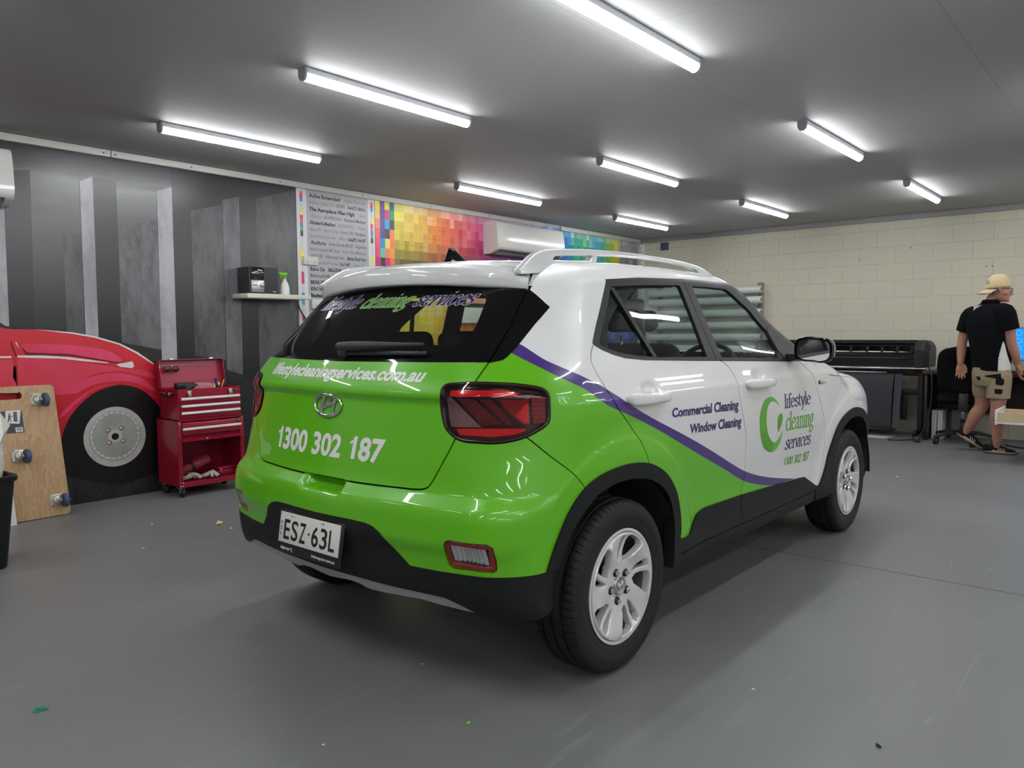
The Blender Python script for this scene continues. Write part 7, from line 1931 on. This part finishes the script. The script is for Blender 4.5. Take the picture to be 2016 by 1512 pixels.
for s in (-1, 1):
    limb(sk, [H(.0, .072 * s, 1.60), H(-.012, .080 * s, 1.618), H(-.022, .084 * s, 1.608), H(-.020, .083 * s, 1.588), H(-.008, .076 * s, 1.570)], [.007, .007, .008, .008, .007], 8)   # ears
    limb(sk, [H(.055, .042 * s, 1.572), H(.03, .055 * s, 1.560)], [.024, .022], 8)                                   # cheeks
# arms
sR, eR, wR = (.118, -.085, 1.385), (.168, -.075, 1.075), (.212, .01, .880)
sL, eL, wL = (-.218, .075, 1.365), (-.272, .085, 1.085), (-.275, .05, .880)
limb(sk, [(.05, -.04, 1.37), sR, (.150, -.09, 1.22), eR, (.196, -.045, .98), wR], [.05, .058, .050, .046, .043, .030])
limb(sk, [(-.12, .04, 1.36), sL, (-.25, .085, 1.22), eL, (-.276, .072, .98), wL], [.05, .056, .050, .045, .042, .030])
# hands: palm plus five fingers each
def hand(w, down, across, normal, curl, thumb_side):
    w = np.array(w); d = np.array(down, float); d /= np.linalg.norm(d); x = np.array(across, float); x -= d * x.dot(d); x /= np.linalg.norm(x); nrm = np.array(normal, float)
    pw = .036
    rg = []
    for t, wd, th in ((-.01, .026, .020), (.02, .032, .0175), (.05, .040, .0165), (.078, .043, .0145), (.092, .041, .011)):
        c = w + d * t
        rg.append([W_(c + x * wd * math.cos(a) + nrm * th * math.sin(a)) for a in np.linspace(0, 2 * PI, 19)[:-1]])
    sk.loft(rg, M_skin)
    for i, (off, L_) in enumerate(((-.031, .072), (-.0105, .082), (.0105, .076), (.031, .058))):
        base = w + d * .082 + x * off * (1 if thumb_side < 0 else -1)
        sp = x * off * .28 * (1 if thumb_side < 0 else -1)
        pts = [base]
        ang = 0
        cur = base.copy()
        for sgm, k in ((.45, curl * .5), (.30, curl * 1.0), (.25, curl * 1.3)):
            ang += k
            cur = cur + (d * math.cos(ang) + nrm * math.sin(ang)) * L_ * sgm + sp * sgm
            pts.append(cur.copy())
        limb(sk, [tuple(p) for p in pts], [.0095, .0090, .0085, .0075], 8, 2)
    tb = w + d * .022 + x * .028 * thumb_side
    limb(sk, [tuple(tb), tuple(tb + d * .028 + x * .020 * thumb_side + nrm * .010), tuple(tb + d * .058 + x * .026 * thumb_side + nrm * .016), tuple(tb + d * .078 + x * .022 * thumb_side + nrm * .020)], [.014, .012, .0105, .009], 8, 2)
hand(wL, (.02, -.05, -1), (1, .2, 0), (.15, -.99, 0), .16, 1)
hand(wR, (.10, .10, -1), (.35, -.94, 0), (.94, .35, 0), .30, 1)
# legs
hipR, kR, aR = (.075, -.04, .80), (.070, -.05, .455), (.072, -.03, .105)
hipL, kL, aL = (-.065, .05, .80), (-.085, .085, .460), (-.205, .085, .205)
limb(sk, [hipR, (.08, -.045, .65), kR, (.068, -.040, .36), (.068, -.030, .26), aR], [.095, .088, .062, .064, .052, .038])
limb(sk, [hipL, (-.07, .065, .65), kL, (-.130, .085, .37), (-.160, .085, .30), aL], [.095, .086, .062, .063, .053, .038])
sk.loft([ring((0, 0, z), rx, ry, -.3) for z, rx, ry in ((.70, .12, .10), (.76, .15, .12), (.84, .155, .12))], M_skin)
limb(sk, [aR, (.072, -.03, .07)], [.036, .030]); limb(sk, [aL, (-.218, .085, .165)], [.036, .030])
body_o = remesh(sk, 'body', .0055, [M_skin], MAN, 4)
# shirt
M_shirt = mat('black_polo_cloth', (.004, .0045, .006), rough=.95, spec=.12); M_side = mat('white_side_panel', (.62, .61, .58), rough=.8)
sh = MB()
tors = [(.0, .0, .812, .172, .138), (-.002, 0, .86, .172, .138), (-.006, 0, .95, .178, .140), (-.018, .0, 1.05, .184, .140), (-.033, .0, 1.16, .192, .140), (-.05, .005, 1.28, .194, .134), (-.055, .01, 1.36, .184, .120), (-.052, .015, 1.415, .140, .098), (-.042, .02, 1.450, .095, .082), (-.032, .026, 1.478, .074, .074)]
sh.loft([ring(t_[:3], t_[3], t_[4], TY, pw=2.3) for t_ in tors], M_skin)
limb(sh, [(.03, -.03, 1.37), (.105, -.075, 1.375), (.135, -.088, 1.28), (.152, -.086, 1.205)], [.088, .088, .086, .084], 18, hem=True)
limb(sh, [(-.11, .04, 1.36), (-.198, .07, 1.352), (-.238, .084, 1.26), (-.262, .086, 1.185)], [.086, .086, .080, .074], 18, hem=True)
# side panel on the wearer's right: follows the flank
def cls(c):
    r = MY - c.y; a = c.x - MX; z = c.z
    if a > .03 or z > 1.10 or r < .05: return 0
    t = (z - .80) / .30
    lo = .075 + .028 * t * 1.2 - .012 * math.sin(PI * t); 
    return 1 if (r > lo and a < .06 and r < lo + .115 * (1 - t) ** .8) else 0
shirt = remesh(sh, 'polo_shirt', .0065, [M_shirt, M_side], MAN, 8, cls); shirt['label'] = 'black polo shirt with white side panel'
cb = MB(); cb.loft([ring((-.034, .026, 1.465), .082, .081, TY), ring((-.032, .026, 1.462), .086, .085, TY), ring((-.024, .030, 1.500), .076, .078, TY), ring((-.022, .030, 1.503), .070, .072, TY), ring((-.03, .026, 1.47), .070, .072, TY)], M_shirt); c_ = cb.build('collar', shirt)
# small pink and white mark between the shoulders, lying on the cloth
from mathutils.bvhtree import BVHTree
def bvh_of(o):
    me = o.data; return BVHTree.FromPolygons([v.co[:] for v in me.vertices], [list(p.vertices) for p in me.polygons])
def patch(name, o, polys, parent, off=.002, dirn=Vector((1, 0, 0)), step=.012):
    bv = bvh_of(o); mb = MB()
    for pts, m, k in polys:
        V, Fo = dice(pts, [list(range(len(pts)))], step); P_ = []
        for (r, z) in V:
            h_ = bv.ray_cast(Vector((MX - 1.2, MY - r, z)), dirn)
            p = h_[0] + h_[1] * (off + .0008 * k) if h_[0] is not None else Vector((MX - .1, MY - r, z))
            P_.append(p)
        mb.add(P_, Fo, m, True)
    return mb.build(name, parent, flip=False)
M_pk = mat('pink_print', (.62, .16, .22), rough=.7); M_wp = mat('white_print', (.7, .68, .68), rough=.7)
z0, r0 = 1.432, -.135
patch('back_logo', shirt, [([(r0 - .045, z0 + .012), (r0 - .012, z0 + .004), (r0 + .045, z0 + .020), (r0 + .012, z0 - .004), (r0 - .004, z0 - .010), (r0 - .030, z0 - .036), (r0 - .024, z0 - .010)], M_wp, 0),
                           ([(r0 - .030, z0 + .006), (r0 - .010, z0 + .0), (r0 + .030, z0 + .012), (r0 + .006, z0 - .004), (r0 - .010, z0 - .012), (r0 - .024, z0 - .024), (r0 - .020, z0 - .008)], M_pk, 1), ([(r0 - .004, z0 + .001), (r0 + .006, z0 + .003), (r0 + .004, z0 - .006), (r0 - .004, z0 - .008)], M_wp, 2)], shirt)
# shorts
M_tan_c = mat('tan_drill_cloth', (.30, .235, .15), rough=.85, noise=(12, .5, (.25, .19, .12))); M_pat = mat('black_cargo_patch', (.008, .008, .0075), rough=.9, spec=.15)
st = MB()
st.loft([ring((.0, .0, z), rx, ry, -.3, pw=2.2) for z, rx, ry in ((.66, .14, .12), (.72, .165, .135), (.78, .168, .138), (.85, .165, .135))], M_skin)
limb(st, [(.075, -.04, .77), (.075, -.045, .68), (.072, -.05, .60), (.072, -.05, .545)], [.108, .106, .103, .104], 20, hem=True)
limb(st, [(-.065, .05, .77), (-.072, .062, .68), (-.078, .078, .60), (-.062, .085, .575)], [.105, .100, .092, .092], 20, hem=True)
shorts = remesh(st, 'shorts', .0065, [M_tan_c], MAN, 6); shorts['label'] = 'tan work shorts with black patches'
patch('cargo_patch', shorts, [([(-.03, .768), (.10, .790), (.105, .735), (.055, .742), (-.03, .756)], M_pat, 0), ([(.060, .742), (.105, .752), (.128, .730), (.128, .690), (.110, .676), (.062, .684)], M_pat, 1)], shorts)
patch('cargo_patch', shorts, [([(.055, .642), (.118, .640), (.118, .604), (.108, .592), (.055, .596)], M_pat, 0)], shorts)
patch('cargo_patch', shorts, [([(-.115, .755), (-.075, .755), (-.070, .722), (-.09, .715)], M_pat, 0)], shorts)
# cap worn backward
M_cap = mat('beige_cap_cloth', (.56, .44, .25), rough=.8); cp = MB(); rings = []
for t in np.linspace(0, 1, 12):
    z = 1.612 + .138 * math.sin(t * PI / 2); s = math.cos(t * PI / 2) ** .72
    if t == 1: s = .04
    rings.append(ring((hc[0] + hf[0] * (-.008), hc[1] + hf[1] * (-.008), z + .0), .084 * s, .108 * s, HY, 32, 0))
rings = [[p + Vector((0, 0, .10 * ((MY - p.y) - hc[0]) * (1 - i / 11))) for p in r_] for i, r_ in enumerate(rings)]
cp.loft(rings, M_cap); cap = cp.build('cap', MAN); cap.matrix_parent_inverse = Matrix.Translation(-Vector((MX, MY, 0))); cap['label'] = 'beige baseball cap worn backward'
cp = MB(); top_ = []; n_ = 15
for j, t in enumerate(np.linspace(0, 1, 7)):
    row = []
    for i in range(n_):
        a = (i / (n_ - 1) - .5) * 2.5; rad0 = .100; x = .080 * math.sin(a) * (1 - .06 * t); f = -.008 - (.100 * math.cos(a)) - .078 * t * math.cos(a * .62)
        p = H(f, x, 1.612 - .020 * t - .018 * t * t - .25 * x * x * 8 * .3 + (-.10) * .1)
        row.append(W_((p[0], p[1], p[2])))
    top_.append(row)
cp.add([p for r_ in top_ for p in r_] + [p - Vector((0, 0, .004)) for r_ in top_ for p in r_],
       [(i * n_ + j, i * n_ + j + 1, (i + 1) * n_ + j + 1, (i + 1) * n_ + j) for i in range(6) for j in range(n_ - 1)] + [(105 + i * n_ + j, 105 + (i + 1) * n_ + j, 105 + (i + 1) * n_ + j + 1, 105 + i * n_ + j + 1) for i in range(6) for j in range(n_ - 1)] +
       [(90 + j, 90 + j + 1, 105 + 90 + j + 1, 105 + 90 + j) for j in range(n_ - 1)], M_cap, True)
v_ = cp.build('visor', cap)
cp = MB(); p = W_(H(-.108, .035, 1.668)); cp.box(p, (.004, .022, .026), M_black, rot=Matrix.Rotation(.35, 3, 'Z'), bev=.001); cp.box(p + Vector((-.0025, 0, 0)), (.002, .013, .016), M_wp, rot=Matrix.Rotation(.35, 3, 'Z')); q_ = cp.build('cap_badge', cap)
# hair at the nape and temples
M_hair = mat('short_grey_brown_hair', (.10, .075, .06), rough=.9, noise=(90, .8, (.22, .18, .15))); hb_ = MB()
hb_.loft([[W_(H(-.030 + f * rr_, s * rr2, z)) for f, s in [(.020 + .030 * 0, 1.0)] + [(math.cos(a), math.sin(a)) for a in np.linspace(PI / 2, 3 * PI / 2, 15)] + [(.02, -1.0)]] for z, rr_, rr2 in ((1.625, .072, .0775), (1.60, .069, .0765), (1.575, .062, .0735), (1.553, .052, .068))], M_hair, cap=False)
h_ = hb_.build('hair', MAN); h_.matrix_parent_inverse = Matrix.Translation(-Vector((MX, MY, 0)))
# glasses and eyes
gl_ = MB()
for s in (-1, 1):
    gl_.tube([W_(H(.098, .033 * s + .024 * math.cos(a), 1.590 + .017 * math.sin(a))) for a in np.linspace(0, 2 * PI, 21)], .0026, M_black, n=6)
    gl_.tube([W_(H(.098, .057 * s, 1.596)), W_(H(.060, .076 * s, 1.602)), W_(H(-.005, .082 * s, 1.610))], .0026, M_black, n=6)
gl_.tube([W_(H(.098, -.009, 1.592)), W_(H(.103, 0, 1.595)), W_(H(.098, .009, 1.592))], .0024, M_black, n=6)
g_o = gl_.build('glasses', MAN); g_o.matrix_parent_inverse = Matrix.Translation(-Vector((MX, MY, 0)))
for s in (-1, 1):
    e_ = MB(); c_ = W_(H(.082, .032 * s, 1.590))
    b = bmesh.new(); bmesh.ops.create_uvsphere(b, u_segments=14, v_segments=10, radius=.0115); e_.bm(b, mat('eye_white', (.55, .5, .48), rough=.2), M=Matrix.Translation(c_)); b.free()
    b = bmesh.new(); bmesh.ops.create_uvsphere(b, u_segments=12, v_segments=8, radius=.0055); e_.bm(b, mat('iris_brown', (.06, .04, .03), rough=.2), M=Matrix.Translation(W_(H(.090, .032 * s, 1.589)))); b.free()
    o_ = e_.build('eye', MAN); o_.matrix_parent_inverse = Matrix.Translation(-Vector((MX, MY, 0)))
# trainers
M_shoe = mat('black_mesh_shoe', (.007, .007, .0075), rough=.85, spec=.2, bump=(300, .3)); M_sole = mat('tan_foam_sole', (.42, .31, .20), rough=.7); M_out = mat('dark_outsole', (.015, .014, .014), rough=.8); M_st = mat('grey_shoe_stripe', (.33, .32, .30), rough=.6)
def shoe(label, heel, toe_dir, pitch, side):
    s_ = thing('shoe', None, None); s_.parent = MAN
    for k in ('label', 'category'):
        if k in s_: del s_[k]
    s_['label'] = label
    s_.matrix_parent_inverse = Matrix.Identity(4)
    s_.location = W_(heel) - Vector((MX, MY, 0))
    d = W_((toe_dir[0], toe_dir[1], 0)) - W_((0, 0, 0)); yaw = math.atan2(d.y, d.x)
    s_.rotation_euler = (0, pitch, yaw)
    def outline(k): return [(.145 + .150 * math.cos(a) + .004 * math.cos(2 * a), (.046 + .006 * math.cos(a)) * math.sin(a) * k, 0) for a in np.linspace(0, 2 * PI, 33)[:-1]]
    mb = MB(); mb.loft([[(x, y, 0.0 + .016 * max(0, (x - .24) / .055) ** 2 + .010 * max(0, (.03 - x) / .035)) for x, y, _ in outline(.92)], [(x, y, .008 + .014 * max(0, (x - .24) / .055) ** 2 + .010 * max(0, (.03 - x) / .035)) for x, y, _ in outline(1.0)]], M_out); mb.build('outsole', s_)
    mb = MB(); mb.loft([[(x, y, .008 + .014 * max(0, (x - .24) / .055) ** 2 + .010 * max(0, (.03 - x) / .035)) for x, y, _ in outline(1.0)], [(x, y * 1.03, .028 + .008 * max(0, (.1 - x) / .1) + .006 * max(0, (x - .24) / .055)) for x, y, _ in outline(1.0)], [(x, y * .96, .036 + .010 * max(0, (.1 - x) / .1) + .004 * max(0, (x - .24) / .055)) for x, y, _ in outline(1.0)]], M_sole); mb.build('midsole', s_)
    mb = MB(); rings = []
    for x, w, h_ in ((-.004, .018, .070), (.004, .030, .084), (.03, .037, .086), (.07, .039, .082), (.11, .041, .086), (.15, .044, .078), (.19, .047, .064), (.23, .046, .052), (.265, .038, .044), (.288, .024, .036), (.295, .010, .030)):
        rings.append([(x, w * math.cos(a) * (1 if math.sin(a) <= 0 else (1 - .25 * math.sin(a))), .028 + (h_ - .028) * max(0, math.sin(a)) ** .8) for a in np.linspace(-.0, PI, 15)] + [(x, w * .9 * c2, .026) for c2 in (-.6, 0, .6)])
    mb.loft(rings, M_shoe); mb.build('upper', s_)
    mb = MB()
    for k in range(4): mb.tube([(.12 + .02 * k, -.022, .083 - .006 * k), (.13 + .02 * k, 0, .089 - .0065 * k), (.12 + .02 * k, .022, .083 - .006 * k)], .003, M_black, n=6)
    mb.tube(cr([(.115, 0, .09), (.10, .012, .105), (.105, .03, .10), (.12, .01, .092)], 4), .0025, M_black, n=6)
    mb.build('laces', s_)
    for sd in (-1, 1):
        for k in range(3):
            mb = MB(); x0 = .115 + .022 * k
            mb.loft([[(x0 + .018, sd * .0475, .036), (x0 + .028, sd * .0478, .036), (x0 + .014, sd * .0395, .066 - .005 * k), (x0 + .004, sd * .039, .068 - .005 * k)], [(x0 + .018, sd * .0455, .036), (x0 + .028, sd * .0458, .036), (x0 + .014, sd * .0375, .066 - .005 * k), (x0 + .004, sd * .037, .068 - .005 * k)]], M_st, smooth=False); mb.build('side_stripe', s_)
    return s_
shoe('black trainer flat on the floor', (-.040, -.03, .001), (1, .06), 0, 1)
shoe('black trainer with lifted heel', (-.307, .085, .150), (1, .05), R(30.5), -1)
# ------------------------------------------------------------- scraps on the floor
M_sc = {'yellow': mat('yellow_paper_scrap', (.58, .46, .18), rough=.6), 'green': mat('dark_green_vinyl_scrap', (.01, .22, .10), rough=.4), 'lime': mat('lime_vinyl_scrap', (.16, .55, .03), rough=.4), 'white': mat('white_paper_scrap', (.70, .70, .68), rough=.6), 'black': mat('black_scrap', (.01, .01, .01), rough=.5), 'cream': mat('cream_paper_scrap', (.50, .46, .36), rough=.6)}
def scrap(kind, label, x, y, s, seed, h=.006, grp=None):
    rnd = random.Random(seed); mb = MB(); n = 9; rings = []
    for k, z in ((1.0, .0012), (1.06, h * .4), (.5, h)):
        rings.append([(s * k * (1 + .45 * rnd.uniform(-1, 1)) * math.cos(2 * PI * i / n), .55 * s * k * (1 + .45 * rnd.uniform(-1, 1)) * math.sin(2 * PI * i / n), z * (1 + .3 * rnd.uniform(-1, 1) if z > .002 else 1)) for i in range(n)])
    mb.loft(rings, M_sc[kind], smooth=False)
    o = mb.build(kind + '_scrap' if False else 'floor_scrap', loc=(x, y, 0)); o.rotation_euler = (0, 0, rnd.uniform(0, 3)); tag(o, label, 'scrap', grp)
scrap('yellow', 'crumpled yellow paper scrap on the floor left of the car bumper', 2.515, 4.60, .028, 1, .022)
scrap('white', 'tiny white paper scrap beside the crumpled yellow one', 2.51, 4.44, .010, 2, .008)
scrap('cream', 'small cream paper scrap on the floor in front of the tool cabinet', 1.95, 4.42, .014, 3, .004)
scrap('white', 'tiny white scrap on the floor left of the crumpled yellow one', 2.25, 4.95, .009, 4, .005)
scrap('green', 'dark green vinyl scrap at the lower left corner of the floor', .865, 2.757, .018, 5, .012)
scrap('lime', 'lime green vinyl scrap near the bottom middle of the floor', 1.693, 1.621, .008, 6, .006)
scrap('white', 'small pale scrap on the floor near the bottom edge', 1.327, 1.865, .006, 7, .004)
scrap('black', 'small black curled scrap at the lower right of the floor', 2.36, .60, .010, 8, .008)
scrap('cream', 'tan scrap on the floor in the shadow under the car bumper', 1.90, 2.05, .006, 9, .004)
scrap('white', 'tiny white scrap on the floor right of the rear wheel', 2.48, 1.03, .006, 10, .003)
scrap('white', 'tiny white scrap on the floor beyond the front wheel', 6.9, 1.66, .014, 11, .004)
scrap('lime', 'lime green scrap at the lower right corner of the floor', 2.10, .33, .006, 12, .004)
